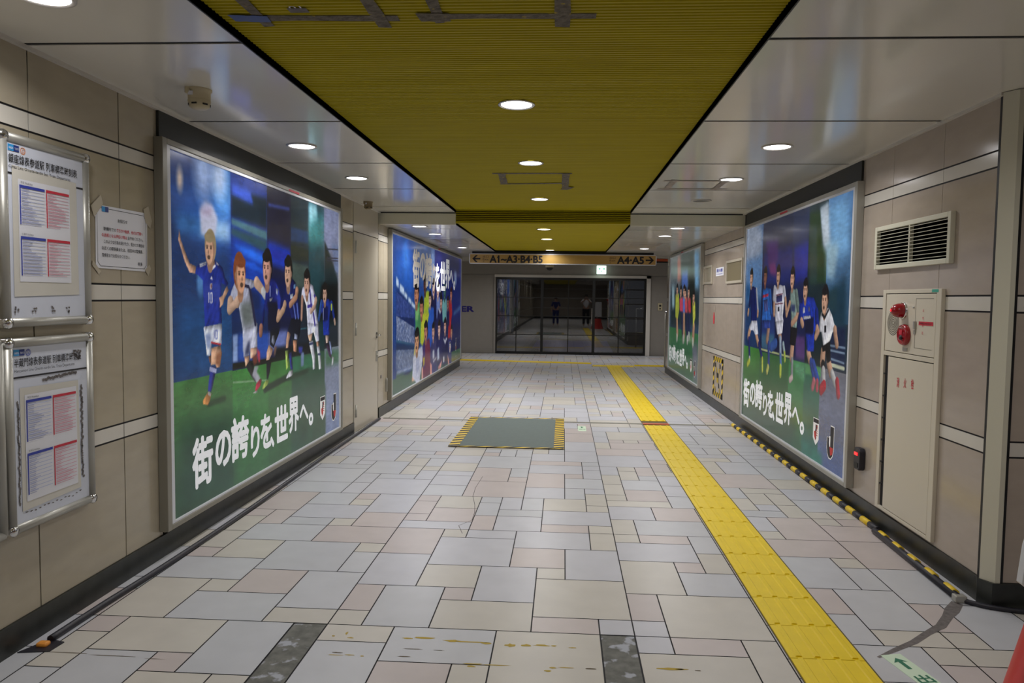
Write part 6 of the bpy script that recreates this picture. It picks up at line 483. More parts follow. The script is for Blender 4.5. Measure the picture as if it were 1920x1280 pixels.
 'R2':[["G",[40,66,90],[130,134,132],[10.7,14.1,.85,2.4]],["P",[52,60,60],.2,[[12.745,2.238],[11.447,2.216],[11.354,1.594],[12.645,1.608]]],["P",[170,110,100],.1,[[13.075,2.194],[12.739,2.196],[12.61,1.794],[13.009,1.783]]],["P",[70,100,170],.1,[[12.568,1.938],[11.958,1.935],[11.912,1.639],[12.522,1.648]]],["P",[110,160,200],.1,[[11.391,2.194],[11.035,2.189],[10.954,1.626],[11.307,1.631]]],["P",[34,50,56],.1,[[13.71,1.619],[10.948,1.59],[10.875,1.086],[13.673,.939]]],["P",[150,180,190],.08,[[13.648,1.708],[13.35,1.703],[13.285,1.307],[13.581,1.303]]],["P",[26,34,30],.1,[[11.827,1.833],[11.33,1.78],[11.263,1.333],[11.75,1.326]]],["G",[46,84,60],[50,110,66],[10.7,14.1,.1,.93]],["P",[100,104,116],.1,[[11.393,.783],[10.928,.775],[10.847,.22],[11.202,.216]]],["P",[110,150,110],.05,[[11.914,.89],[11.409,.896],[11.393,.783],[11.781,.779]]],["L",[150,112,92],.03,[[12.97,1.117],[12.831,.855]],[.07]],["L",[205,160,130],.03,[[12.97,1.117],[12.918,.797]],[.09]],["L",[205,215,200],.02,[[12.918,.797],[12.913,.765]],[.07]],["P",[177,186,71],.03,[[13.181,1.548],[12.838,1.567],[12.73,1.314],[12.861,1.12],[13.142,1.134]]],["E",[144,111,95],.01,[[13.009,1.536]],[.05,.045]],["E",[34,28,28],.01,[[12.997,1.645]],[.105,.098]],["E",[57,49,49],.03,[[12.999,1.693]],[.05,.022]],["E",[144,111,95],.01,[[13.011,1.615]],[.084,.084]],["E",[200,155,132],.015,[[13.023,1.617]],[.07,.08]],["E",[216,167,142],.03,[[13.039,1.619]],[.03,.04]],["E",[144,111,95],.01,[[12.929,1.621]],[.016,.02]],["E",[34,28,28],.01,[[13.019,1.693]],[.086,.03]],["E",[84,65,55],.01,[[12.991,1.643]],[.02,.0045]],["E",[34,26,26],.01,[[12.991,1.631]],[.013,.0055]],["E",[84,65,55],.01,[[13.059,1.643]],[.02,.0045]],["E",[34,26,26],.01,[[13.059,1.631]],[.013,.0055]],["E",[144,111,95],.01,[[13.039,1.609]],[.012,.012]],["E",[84,65,55],.01,[[13.031,1.579]],[.026,.013]],["L",[34,40,70],.03,[[12.457,1.235],[12.186,.866]],[.07]],["L",[40,50,90],.03,[[12.457,1.235],[12.264,.811]],[.09]],["L",[205,215,200],.02,[[12.264,.811],[12.26,.781]],[.07]],["P",[190,71,95],.03,[[12.731,1.482],[12.398,1.503],[12.334,1.258],[12.654,1.252]]],["E",[144,111,95],.01,[[12.601,1.501]],[.05,.045]],["E",[34,28,28],.01,[[12.589,1.61]],[.105,.098]],["E",[57,49,49],.03,[[12.591,1.658]],[.05,.022]],["E",[144,111,95],.01,[[12.603,1.58]],[.084,.084]],["E",[200,155,132],.015,[[12.615,1.582]],[.07,.08]],["E",[216,167,142],.03,[[12.631,1.584]],[.03,.04]],["E",[144,111,95],.01,[[12.521,1.586]],[.016,.02]],["E",[34,28,28],.01,[[12.611,1.658]],[.086,.03]],["E",[84,65,55],.01,[[12.583,1.608]],[.02,.0045]],["E",[34,26,26],.01,[[12.583,1.596]],[.013,.0055]],["E",[84,65,55],.01,[[12.651,1.608]],[.02,.0045]],["E",[34,26,26],.01,[[12.651,1.596]],[.013,.0055]],["E",[144,111,95],.01,[[12.631,1.574]],[.012,.012]],["E",[84,65,55],.01,[[12.623,1.544]],[.026,.013]],["L",[150,112,92],.03,[[12.232,1.239],[12.126,.869]],[.07]],["L",[205,160,130],.03,[[12.232,1.239],[12.203,.815]],[.09]],["L",[205,215,200],.02,[[12.203,.815],[12.198,.784]],[.07]],["P",[95,112,186],.03,[[12.373,1.503],[12.188,1.502],[12.111,1.242],[12.331,1.237]]],["E",[144,111,95],.01,[[12.261,1.508]],[.05,.045]],["E",[34,28,28],.01,[[12.249,1.617]],[.105,.098]],["E",[57,49,49],.03,[[12.251,1.665]],[.05,.022]],["E",[144,111,95],.01,[[12.263,1.587]],[.084,.084]],["E",[200,155,132],.015,[[12.275,1.589]],[.07,.08]],["E",[216,167,142],.03,[[12.291,1.591]],[.03,.04]],["E",[144,111,95],.01,[[12.181,1.593]],[.016,.02]],["E",[34,28,28],.01,[[12.271,1.665]],[.086,.03]],["E",[84,65,55],.01,[[12.243,1.615]],[.02,.0045]],["E",[34,26,26],.01,[[12.243,1.603]],[.013,.0055]],["E",[84,65,55],.01,[[12.311,1.615]],[.02,.0045]],["E",[34,26,26],.01,[[12.311,1.603]],[.013,.0055]],["E",[144,111,95],.01,[[12.291,1.581]],[.012,.012]],["E",[84,65,55],.01,[[12.283,1.551]],[.026,.013]],["L",[34,40,70],.03,[[11.989,1.224],[11.771,.868]],[.07]],["L",[40,50,90],.03,[[11.989,1.224],[11.844,.815]],[.09]],["L",[205,215,200],.02,[[11.844,.815],[11.839,.785]],[.07]],["P",[190,79,87],.03,[[12.185,1.482],[11.949,1.502],[11.875,1.246],[12.111,1.242]]],["E",[144,111,95],.01,[[12.133,1.467]],[.05,.045]],["E",[34,28,28],.01,[[12.121,1.576]],[.105,.098]],["E",[57,49,49],.03,[[12.123,1.624]],[.05,.022]],["E",[144,111,95],.01,[[12.135,1.546]],[.084,.084]],["E",[200,155,132],.015,[[12.147,1.548]],[.07,.08]],["E",[216,167,142],.03,[[12.163,1.55]],[.03,.04]],["E",[144,111,95],.01,[[12.053,1.552]],[.016,.02]],["E",[34,28,28],.01,[[12.143,1.624]],[.086,.03]],["E",[84,65,55],.01,[[12.115,1.574]],[.02,.0045]],["E",[34,26,26],.01,[[12.115,1.562]],[.013,.0055]],["E",[84,65,55],.01,[[12.183,1.574]],[.02,.0045]],["E",[34,26,26],.01,[[12.183,1.562]],[.013,.0055]],["E",[144,111,95],.01,[[12.163,1.54]],[.012,.012]],["E",[84,65,55],.01,[[12.155,1.51]],[.026,.013]],["L",[34,40,70],.03,[[11.736,1.23],[11.634,.933]],[.07]],["L",[40,50,90],.03,[[11.736,1.23],[11.705,.881]],[.09]],["L",[205,215,200],.02,[[11.705,.881],[11.701,.852]],[.07]],["P",[190,63,71],.03,[[11.915,1.502],[11.639,1.482],[11.572,1.252],[11.795,1.248]]],["E",[144,111,95],.01,[[11.82,1.485]],[.05,.045]],["E",[34,28,28],.01,[[11.808,1.594]],[.105,.098]],["E",[57,49,49],.03,[[11.81,1.642]],[.05,.022]],["E",[144,111,95],.01,[[11.822,1.564]],[.084,.084]],["E",[200,155,132],.015,[[11.834,1.566]],[.07,.08]],["E",[216,167,142],.03,[[11.85,1.568]],[.03,.04]],["E",[144,111,95],.01,[[11.74,1.57]],[.016,.02]],["E",[34,28,28],.01,[[11.83,1.642]],[.086,.03]],["E",[84,65,55],.01,[[11.802,1.592]],[.02,.0045]],["E",[34,26,26],.01,[[11.802,1.58]],[.013,.0055]],["E",[84,65,55],.01,[[11.87,1.592]],[.02,.0045]],["E",[34,26,26],.01,[[11.87,1.58]],[.013,.0055]],["E",[144,111,95],.01,[[11.85,1.558]],[.012,.012]],["E",[84,65,55],.01,[[11.842,1.528]],[.026,.013]],["L",[150,112,92],.03,[[11.292,1.033],[11.276,.856]],[.07]],["L",[205,160,130],.03,[[11.292,1.033],[11.342,.805]],[.09]],["L",[205,215,200],.02,[[11.342,.805],[11.338,.777]],[.07]],["P",[190,194,79],.03,[[11.456,1.425],[11.227,1.435],[11.169,1.186],[11.355,1.031]]],["E",[144,111,95],.01,[[11.359,1.407]],[.05,.045]],["E",[34,28,28],.01,[[11.347,1.516]],[.105,.098]],["E",[57,49,49],.03,[[11.349,1.564]],[.05,.022]],["E",[144,111,95],.01,[[11.361,1.486]],[.084,.084]],["E",[200,155,132],.015,[[11.373,1.488]],[.07,.08]],["E",[216,167,142],.03,[[11.389,1.49]],[.03,.04]],["E",[144,111,95],.01,[[11.279,1.492]],[.016,.02]],["E",[34,28,28],.01,[[11.369,1.564]],[.086,.03]],["E",[84,65,55],.01,[[11.341,1.514]],[.02,.0045]],["E",[34,26,26],.01,[[11.341,1.502]],[.013,.0055]],["E",[84,65,55],.01,[[11.409,1.514]],[.02,.0045]],["E",[34,26,26],.01,[[11.409,1.502]],[.013,.0055]],["E",[144,111,95],.01,[[11.389,1.48]],[.012,.012]],["E",[84,65,55],.01,[[11.381,1.45]],[.026,.013]]],
}
# ================================================================ POSTERS
def raster(cmds, y0, y1, z0, z1, ny, nz, base_col=(40, 50, 60), seed=1):
    Yg = np.linspace(y0, y1, ny)[None, :].repeat(nz, 0); Zg = np.linspace(z0, z1, nz)[:, None].repeat(ny, 1)
    img = np.zeros((nz, ny, 3)) + base_col; px, pz = (y1 - y0) / (ny - 1), (z1 - z0) / (nz - 1); rs = np.random.RandomState(seed)
    def sub(a, b, c, d):
        i0 = max(0, int((a - y0) / px)); i1 = min(ny, int((b - y0) / px) + 2); j0 = max(0, int((c - z0) / pz)); j1 = min(nz, int((d - z0) / pz) + 2)
        return (i0, i1, j0, j1) if i1 > i0 and j1 > j0 else None
    def blur(a, r, ax):
        if r < 1: return a
        k = np.ones(2 * r + 1) / (2 * r + 1)
        return np.apply_along_axis(lambda v: np.convolve(np.pad(v, r, mode='edge'), k, 'valid'), ax, a)
    def put(s, al, col):
        i0, i1, j0, j1 = s; img[j0:j1, i0:i1] = img[j0:j1, i0:i1] * (1 - al[..., None]) + np.array(col, float) * al[..., None]
    folds = rs.rand(nz, ny)
    for _ in range(2): folds = blur(blur(folds, 1, 1), 4, 0)
    sk = np.stack([np.roll(folds[j], j // 2) for j in range(nz)]); folds = (sk - sk.mean()) / sk.std() * .07
    for c in cmds:
        if c[0] == 'G':
            _, c0, c1, (a, b, lo, hi) = c; s = sub(a, b, lo, hi)
            if not s: continue
            i0, i1, j0, j1 = s; i0 = int(round((a - y0) / px)); i0 = max(i0, 0); i1 = min(ny, int(round((b - y0) / px)))
            t = np.clip((Zg[j0:j1, i0:i1] - lo) / (hi - lo), 0, 1)[..., None]; img[j0:j1, i0:i1] = np.array(c0) * (1 - t) + np.array(c1) * t
        elif c[0] == 'P':
            _, col, b, p = c; p = np.array(p); m = 2.2 * b + px
            s = sub(p[:, 0].min() - m, p[:, 0].max() + m, p[:, 1].min() - m, p[:, 1].max() + m)
            if not s: continue
            i0, i1, j0, j1 = s; Y = Yg[j0:j1, i0:i1]; Z = Zg[j0:j1, i0:i1]; al = np.zeros(Y.shape)
            for oy, oz in ((-.25, -.25), (.25, -.25), (-.25, .25), (.25, .25)):
                ins = np.zeros(Y.shape, bool)
                for (ya, za), (yb, zb) in zip(p, np.roll(p, -1, 0)):
                    if za == zb: continue
                    cr = ((za > Z + oz * pz) != (zb > Z + oz * pz)) & (Y + oy * px < (yb - ya) * (Z + oz * pz - za) / (zb - za) + ya); ins ^= cr
                al += ins * .25
            if b > px:
                for _ in range(2): al = blur(blur(al, int(b / px * .6), 1), int(b / pz * .6), 0)
            if b <= .012 and b > 0 and al.size > 60:       # figures: photographed cloth and skin are rounder than flat shapes
                v = al
                for _ in range(2): v = blur(blur(v, max(1, int(.022 / px)), 1), max(1, int(.022 / pz)), 0)
                gy, gz = np.gradient(v)[::-1]; nn = folds[j0:j1, i0:i1]
                put(s, al, (np.array(col, float) * np.clip(.62 + .42 * v + 1.3 * (gy - .5 * gz * -1) * .05 / px * .25 + nn, .35, 1.25)[..., None]).clip(0, 255))
            else: put(s, al, col)
        elif c[0] == 'L':
            _, col, b, p, r = c
            if len(r) == 1: r = r * len(p)
            while len(r) < len(p): r.append(r[-1])
            m = max(r) + b + .02; pa = np.array(p); s = sub(pa[:, 0].min() - m, pa[:, 0].max() + m, pa[:, 1].min() - m, pa[:, 1].max() + m)
            if not s: continue
            i0, i1, j0, j1 = s; Y = Yg[j0:j1, i0:i1]; Z = Zg[j0:j1, i0:i1]; al = np.zeros(Y.shape); e = max(b, px); sh = np.ones(Y.shape)
            for (a, ra), (q, rb) in zip(zip(p, r), zip(p[1:], r[1:])):
                d = np.array(q) - a; t = np.clip(((Y - a[0]) * d[0] + (Z - a[1]) * d[1]) / max(d @ d, 1e-9), 0, 1)
                R_ = ra + (rb - ra) * t; D_ = np.hypot(Y - a[0] - d[0] * t, Z - a[1] - d[1] * t); q = np.clip((R_ - D_) / e + .5, 0, 1)
                side = np.clip(((Y - a[0] - d[0] * t) * -.8 + (Z - a[1] - d[1] * t) * .6) / np.maximum(R_, 1e-4), -1, 1)
                sh = np.where(q >= al, .86 + .2 * side - .12 * np.clip(D_ / np.maximum(R_, 1e-4), 0, 1) ** 2, sh); al = np.maximum(al, q)
            put(s, al, (np.array(col, float) * sh[..., None]).clip(0, 255) if max(r) > .02 else col)
        elif c[0] == 'E':
            _, col, b, p, r = c; (cy, cz) = p[0]; s = sub(cy - r[0] - b * 2, cy + r[0] + b * 2, cz - r[1] - b * 2, cz + r[1] + b * 2)
            if not s: continue
            i0, i1, j0, j1 = s; Y = Yg[j0:j1, i0:i1]; Z = Zg[j0:j1, i0:i1]; q = np.hypot((Y - cy) / r[0], (Z - cz) / r[1])
            put(s, np.clip((1 - q) * min(r) / max(b, px) + .5, 0, 1), col)
        elif c[0] == 'N':
            _, ca, cb, p = c; p = np.array(p); s = sub(p[:, 0].min(), p[:, 0].max(), p[:, 1].min(), p[:, 1].max())
            if not s: continue
            i0, i1, j0, j1 = s; Y = Yg[j0:j1, i0:i1]; Z = Zg[j0:j1, i0:i1]; ins = np.zeros(Y.shape, bool)
            for (ya, za), (yb, zb) in zip(p, np.roll(p, -1, 0)):
                if za != zb: ins ^= ((za > Z) != (zb > Z)) & (Y < (yb - ya) * (Z - za) / (zb - za) + ya)
            n = rs.rand(*Y.shape) ** 3; n = blur(n, 1, 0) * 1.6; col = np.array(ca) * (1 - n[..., None]) + np.array(cb) * n[..., None]
            img[j0:j1, i0:i1] = np.where(ins[..., None], col, img[j0:j1, i0:i1])
    # print grain: soft horizontal streaks
    n = rs.rand(nz, ny); n = blur(blur(n, 4, 1), 1, 0); n = (n - n.mean()) / n.std() * .028
    n2 = rs.rand(nz, ny)
    for _ in range(2): n2 = blur(blur(n2, 6, 1), 6, 0)
    n = n + (n2 - n2.mean()) / n2.std() * .03
    return np.clip(img * (1 + n[..., None]), 0, 255)
def print_mesh(name, art, x, facing, y0, y1, z0, z1, step, parent, seed=1):
    ny, nz = int((y1 - y0) / step), int((z1 - z0) / step); img = raster(ART[art], y0, y1, z0, z1, ny, nz, seed=seed)
    c = img / 255; c = np.where(c <= .04045, c / 12.92, ((c + .055) / 1.055) ** 2.4)
    Yg = np.linspace(y0, y1, ny); Zg = np.linspace(z0, z1, nz)
    co = np.empty((nz, ny, 3)); co[..., 0] = x; co[..., 1] = Yg[None]; co[..., 2] = Zg[:, None]
    idx = np.arange(nz * ny).reshape(nz, ny); a, b, d, e = idx[:-1, :-1], idx[:-1, 1:], idx[1:, 1:], idx[1:, :-1]
    q = np.stack([a, b, d, e] if facing > 0 else [a, e, d, b], -1).reshape(-1, 4)
    me = bpy.data.meshes.new(name); me.vertices.add(nz * ny); me.vertices.foreach_set('co', co.ravel())
    me.loops.add(q.size); me.loops.foreach_set('vertex_index', q.ravel()); me.polygons.add(len(q)); me.polygons.foreach_set('loop_start', np.arange(0, q.size, 4))
    me.update(calc_edges=True)
    at = me.color_attributes.new('print', 'FLOAT_COLOR', 'POINT'); rgba = np.ones((nz * ny, 4)); rgba[:, :3] = c.reshape(-1, 3); at.data.foreach_set('color', rgba.ravel())
    me.materials.append(attr_mat('poster_print', 'print', rough=.2, emit=PRINT_E, spec=.4, k=.42))
    o = bpy.data.objects.new(name, me); COL.objects.link(o); o.parent = parent; o.matrix_parent_inverse = Matrix.Translation(-Vector(parent.location)); return o
def lightbox(side, y0, y1, label, art, step, header=True):
    n = 1 if side == 'L' else -1; X = (XL if n > 0 else XR); xf = X + n * .052
    t = thing('poster_lightbox', label, 'advertising poster', (X, (y0 + y1) / 2, .14), 'framed football posters along the corridor')
    z0, z1 = .145, 2.282; bm = bm_()
    def bar(a, b, lo, hi, d=xf, mi=0): box(bm, min(X + n * .001, d), max(X + n * .001, d), a, b, lo, hi, mi)
    w = .045; bar(y0, y0 + w, z0, z1); bar(y1 - w, y1, z0, z1); bar(y0 + w, y1 - w, z1 - .03, z1); bar(y0 + w, y1 - w, z0, z0 + .028)
    fr_ = obj('outer_frame', bm, 'frame_dark' if n > 0 else 'steel', t, bevel=.003)
    bm = bm_(); xi = xf - n * .006; w2 = .04; a, b = y0 + w, y1 - w
    for p in ((a, a + w2, z0 + .028, z1 - .03), (b - w2, b, z0 + .028, z1 - .03), (a + w2, b - w2, z1 - .048, z1 - .03), (a + w2, b - w2, z0 + .028, z0 + .042)): bar(*p, d=xi)
    obj('inner_frame', bm, 'frame_white', t, bevel=.002)
    pa, pb, pz0, pz1 = a + w2 - .002, b - w2 + .002, z0 + .04, z1 - .046
    bm = bm_(); bar(pa, pb, pz0, pz1, d=xi - n * .012); obj('back_panel', bm, 'frame_dark', t)
    pr = print_mesh('printed_sheet', art, xi - n * .010, n, pa, pb, pz0, pz1, step, t, seed=ord(side) + int(y0))
    pr['label'] = 'printed photograph of running football players on a pitch' if art != 'L2' else 'printed photograph of a crowd of football players in a stadium'
    if header:
        bm = bm_(); e = .03; q0, q1 = y0 - (.0 if n > 0 else .0), y1 + .07
        bar(y0 + .03, y1 + .06, z1, 2.425, d=X + n * .016); bar(y0 + .035, y0 + .06 if n < 0 else y0 + .055, z0, z1, d=X + n * .012); obj('header_panel', bm, 'header', t)
    bm = bm_(); q = (y0 + y1) / 2 + (.2 if n > 0 else 0); bar(q, q + .22, z1 - .028, z1 - .012, d=xf + n * .001); obj('warning_sticker', bm, 'ink_red', fr_, 'small red sticker on the top edge of the frame')
    return pr, xi - n * .010, n
def slogan(t, x, n, items, mi_split=None):
    """items: (char, y_left_as_read, z_bottom, width, height). n=+1 left wall"""
    bm = bm_(); R = (0, n, 0)
    for k, (ch, y, z, w_, h_) in enumerate(items):
        text_into(bm, ch, (x, y, z), R, (0, 0, 1), h_, w_, bold=.045, off=.002, mi=1 if mi_split and k < mi_split else 0)
    obj('slogan_lettering', bm, ['slogan', 'slogan_cream'], t, 'white slogan lettering printed on the poster')
def crests(t, x, n, ya, za, yb, zb, s=1.0, sy=1.0):
    """shield crest at (ya, za) and J mark at (yb, zb): centre coordinates; n gives reading direction"""
    bm = bm_()
    def pp(pts, cy, cz, off, mi): f = poly(bm, [(x + n * off, cy + n * a * s * sy, cz + b * s) for a, b in pts], mi)
    sh = [(-.066, .1), (.066, .1), (.066, -.06), (.04, -.085), (0, -.115), (-.04, -.085), (-.066, -.06)]
    pp(sh, ya, za, .0020, 0); pp([(a * .86, b * .9) for a, b in sh], ya, za, .0024, 0)
    pp([(-.06, .094), (.06, .094), (.06, .062), (-.06, .062)], ya, za, .0028, 1); pp([(-.008, .05), (.034, .05), (.034, .03), (.012, .0), (.012, -.06), (-.012, -.08), (-.022, -.03), (-.01, .02)], ya, za, .0028, 1)
    for k in range(5): pp([(.012, .046 - k * .018), (.04, .04 - k * .018), (.04, .034 - k * .018), (.012, .038 - k * .018)], ya, za, .0030, 2)
    pp([(-.04, -.01), (-.012, .0), (.01, -.03), (-.004, -.075), (-.03, -.05)], ya, za, .0031, 2)
    obj('shield_crest', bm, ['crest_white', 'crest_dark', 'crest_red'], t, 'small white shield crest printed near the lower corner'); bm = bm_()
    J = [(.0, .12), (.068, .12), (.068, -.05), (.05, -.095), (.02, -.12), (-.02, -.12), (-.05, -.09), (-.062, -.045), (-.062, .03), (-.02, .03), (-.012, -.03), (.0, -.03)]
    pp([(a * 1.12, b * 1.07) for a, b in J], yb, zb, .0020, 0); pp(J, yb, zb, .0024, 1)
    pp([(-.022, .045), (.004, .045), (.004, -.035), (-.014, -.035), (-.022, -.01)], yb, zb, .0028, 0); pp([(-.006, -.035), (.062, -.035), (.05, -.085), (.01, -.1)], yb, zb, .0028, 2)
    text_into(bm, 'J.LEAGUE', (x, yb - n * .07, zb - .24 * s), (0, n, 0), (0, 0, 1), .014, .15, off=.002)
    obj('league_mark', bm, ['crest_white', 'crest_dark', 'crest_red'], t, 'black and red J-shaped mark printed near the lower corner')
t, x, n = lightbox('L', 3.76, 6.885, 'large framed poster on the left wall, six running players on green and blue', 'L1', .0062)
SL = [('街', 4.055, .305, .235, .285), ('の', 4.335, .36, .20, .215), ('誇', 4.552, .352, .25, .275), ('り', 4.845, .318, .13, .21), ('を', 5.005, .338, .185, .24), ('、', 5.175, .322, .06, .07),
      ('世', 5.262, .335, .245, .26), ('界', 5.535, .36, .205, .265), ('へ', 5.77, .41, .19, .125), ('。', 5.985, .345, .09, .09)]
slogan(t, x, n, SL); crests(t, x, n, 6.33, .445, 6.64, .40)
t, x, n = lightbox('R', 5.12, 8.235, 'large framed poster on the right wall, six players running beside a paved road', 'R1', .0066)
def mirror(items, a0, k, dz=0): return [(c, a0 - (y - 4.055) * k, z + dz, w_ * k, h_) for c, y, z, w_, h_ in items]
slogan(t, x, n, mirror(SL, 8.10, 1.0)); crests(t, x, n, 5.79, .43, 5.48, .40)
t, x, n = lightbox('L', 8.875, 15.09, 'longest framed poster on the far left wall showing a crowd of players', 'L2', .0115, header=False)
SL2 = [('街', 10.2, 1.60, .46, .52), ('の', 10.72, 1.71, .40, .39), ('誇', 11.16, 1.60, .52, .52), ('り', 11.75, 1.56, .24, .42), ('を', 12.02, 1.56, .37, .44), ('、', 12.38, 1.54, .1, .12), ('世', 12.5, 1.58, .52, .48), ('界', 13.06, 1.62, .44, .50), ('へ', 13.54, 1.72, .38, .23), ('。', 14.0, 1.60, .17, .15)]
slogan(t, x, n, SL2, mi_split=4); crests(t, x, n, 13.6, .50, 14.35, .50)
t, x, n = lightbox('R', 10.75, 13.97, 'framed poster on the far right wall, players in yellow and red jerseys', 'R2', .011, header=False)
slogan(t, x, n, mirror(SL, 13.8, 1.02, .0)); crests(t, x, n, 11.43, .43, 11.12, .40)
# ================================================================ DOOR
bm = bm_(); box(bm, XL - .05, XL - .012, 7.41, 8.41, 0, 2.437); struct('door_frame', bm, 'joint')
bm = bm_(); box(bm, XL - .012, XL + .002, 7.415, 8.40, 2.125, 2.437); struct('trim_10', bm, 'door_paint')
d = thing('service_door', 'beige steel service door flush in the left wall between two posters', 'door', (XL, 7.9, 0))
bm = bm_(); box(bm, XL - .01, XL + .006, 7.418, 8.385, .008, 2.117); obj('door_leaf', bm, 'door_paint', d, bevel=.003)
for z in (1.96, 1.10, .23):
    bm = bm_(); tube(bm, [(XL + .01, 7.47, z - .065), (XL + .01, 7.47, z + .065)], .011); box(bm, XL + .005, XL + .009, 7.45, 7.50, z - .065, z + .065); obj('hinge', bm, 'steel', d)
bm = bm_(); box(bm, XL + .005, XL + .012, 8.29, 8.34, .96, 1.03); tube(bm, [(XL + .01, 8.31, .995), (XL + .055, 8.31, .995), (XL + .055, 8.22, .995)], .009); obj('lever_handle', bm, 'chrome', d)
bm = bm_(); box(bm, XL + .005, XL + .012, 8.29, 8.36, .69, .81); lathe(bm, (XL + .012, 8.325, .76), (1, 0, 0), [(.018, 0), (.018, .006), (0, .008)], 16); obj('lock_plate', bm, 'steel', d)
bm = bm_(); box(bm, XL, XL + .022, 8.76, 8.80, .27, .44); box(bm, XL + .022, XL + .03, 8.765, 8.775, .29, .42); o = tag(obj('wall_bracket', bm, 'steel', bevel=.004), 'small grey metal bracket low on the wall next to the far left poster', 'bracket')
bm = bm_(); box(bm, XL, XL + .004, 8.53, 8.57, .46, .50); tag(obj('wall_sticker', bm, 'grime', bevel=.001), 'tiny dark square sticker on the beige wall right of the steel door', 'sticker')
# ================================================================ TIMETABLE BOARDS, NOTICE
def sheet_rows(bm, y0, y1, z0, z1, mi, mi2, head=.011, rows=21, rnd=None):
    """a printed timetable column: header bar, margin line and rows"""
    x = XL + .0335; R = rnd or random
    def r(a, b, c, d, m, e=0): poly(bm, [(x + e, a, c), (x + e, b, c), (x + e, b, d), (x + e, a, d)], m)
    r(y0, y1, z1 - head, z1, mi, .0004); r(y0, y0 + .006, z0, z1 - head, mi, .0004)
    h = (z1 - head - z0) / rows; L_ = .45
    for k in range(rows):
        L_ = min(.85, max(.25, L_ + R.uniform(-.22, .22))); zz = z1 - head - (k + .75) * h
        r(y0 + .01, y0 + .01 + (y1 - y0 - .014) * L_, zz, zz + h * .26, 5 if mi == 1 else 6, .0003)
        if k % 2: r(y0 + .01, y1 - .004, zz + h * .32, zz + h * .6, mi2, .0002)
def board(name_label, z0, z1, line1, line2, emblem, tear):
    y0, y1 = 2.685, 3.165; x1 = XL + .032; t = thing('timetable_board', name_label, 'notice board', (XL, (y0 + y1) / 2, z0))
    bm = bm_(); box(bm, XL + .001, XL + .028, y0 + .01, y1 - .01, z0 + .01, z1 - .01); bp = obj('board_panel', bm, 'board', t)
    for a, b in (((y0, z0), (y0, z1)), ((y1, z0), (y1, z1)), ((y0, z0), (y1, z0)), ((y0, z1), (y1, z1))):
        bm = bm_(); r = .019
        tube(bm, [(XL + .024, a[0], a[1]), (XL + .024, b[0], b[1])], r, 14)
        obj('frame_rail', bm, 'steel', t)
    for a in (y0, y1):
        for b in (z0, z1): bm = bm_(); lathe(bm, (XL + .022, a, b), (1, 0, 0), [(.024, -.02), (.024, .012), (.018, .021), (0, .024)], 14); obj('corner_cap', bm, 'chrome', t)
    bm = bm_(); xx = XL + .030
    text_into(bm, line1, (xx, y0 + .027, z1 - .098), (0, 1, 0), (0, 0, 1), .036, .395, bold=.012); text_into(bm, line2, (xx, y0 + .027, z1 - .122), (0, 1, 0), (0, 0, 1), .016, .35)
    poly(bm, [(xx, y0 + .02, z1 - .142), (xx, y1 - .02, z1 - .142), (xx, y1 - .02, z1 - .135), (xx, y0 + .02, z1 - .135)], 0)
    poly(bm, [(xx, y0 + .027, z1 - .052), (xx, y0 + .056, z1 - .052), (xx, y0 + .056, z1 - .027), (xx, y0 + .027, z1 - .027)], 1); poly(bm, [(xx, y0 + .056, z1 - .052), (xx, y0 + .085, z1 - .052), (xx, y0 + .085, z1 - .027), (xx, y0 + .056, z1 - .027)], 2)
    text_into(bm, 'metro', (xx, y0 + .03, z1 - .045), (0, 1, 0), (0, 0, 1), .009, .022, mi=3); text_into(bm, 'TOKYO', (xx, y0 + .060, z1 - .045), (0, 1, 0), (0, 0, 1), .008, .021, mi=3)
    c = (y0 + .105, z1 - .042)
    for k in range(20):
        a, b = 2 * math.pi * k / 20, 2 * math.pi * (k + 1) / 20
        poly(bm, [(xx, c[0] + math.cos(q) * r_, c[1] + math.sin(q) * r_) for q, r_ in ((a, .014), (b, .014), (b, .0115), (a, .0115))], 4)
    text_into(bm, emblem, (xx, c[0], c[1] - .008), (0, 1, 0), (0, 0, 1), .016, align='C', mi=4)
    obj('printed_header', bm, ['ink', 'logo_cyan', 'logo_navy', 'paper', 'ink_orange' if tear == 0 else 'ink_blue'], bp)
    bm = bm_()
    if tear == 0:
        poly(bm, [(XL + .0305, 2.725, 1.43), (XL + .0305, 3.105, 1.44), (XL + .0305, 3.10, 1.93), (XL + .0305, 2.728, 1.945)]); s0, s1, sz0, sz1 = 2.760, 3.05, 1.49, 1.895
    else:
        poly(bm, [(XL + .0305, 2.738, .565), (XL + .0305, 3.09, .575), (XL + .0305, 3.085, 1.06), (XL + .0305, 2.738, 1.065)]); s0, s1, sz0, sz1 = 2.765, 3.065, .60, 1.035
    cc = obj('clear_cover', bm, 'paper_old', t)
    bm = bm_(); rn = random.Random(3 + tear); poly(bm, [(XL + .032, s0 - .004, sz0), (XL + .032, s1 + .004, sz0), (XL + .032, s1 + .004, sz1), (XL + .032, s0 - .004, sz1)], 0)
    m = (s0 + s1) / 2; H = (sz1 - sz0)
    for j in (0, 1):
        top = sz1 - .022 - j * H * .5; bot = sz1 - H * .44 - j * H * .5
        sheet_rows(bm, s0 + .002, m - .004, bot, top, 1, 3, rnd=rn); sheet_rows(bm, m + .004, s1 - .002, bot, top, 2, 4, rnd=rn)
        text_into(bm, '平日 Weekdays' if j == 0 else '土休日 Holidays', (XL + .033, s0 + .008, top + .004), (0, 1, 0), (0, 0, 1), .010, mi=7)
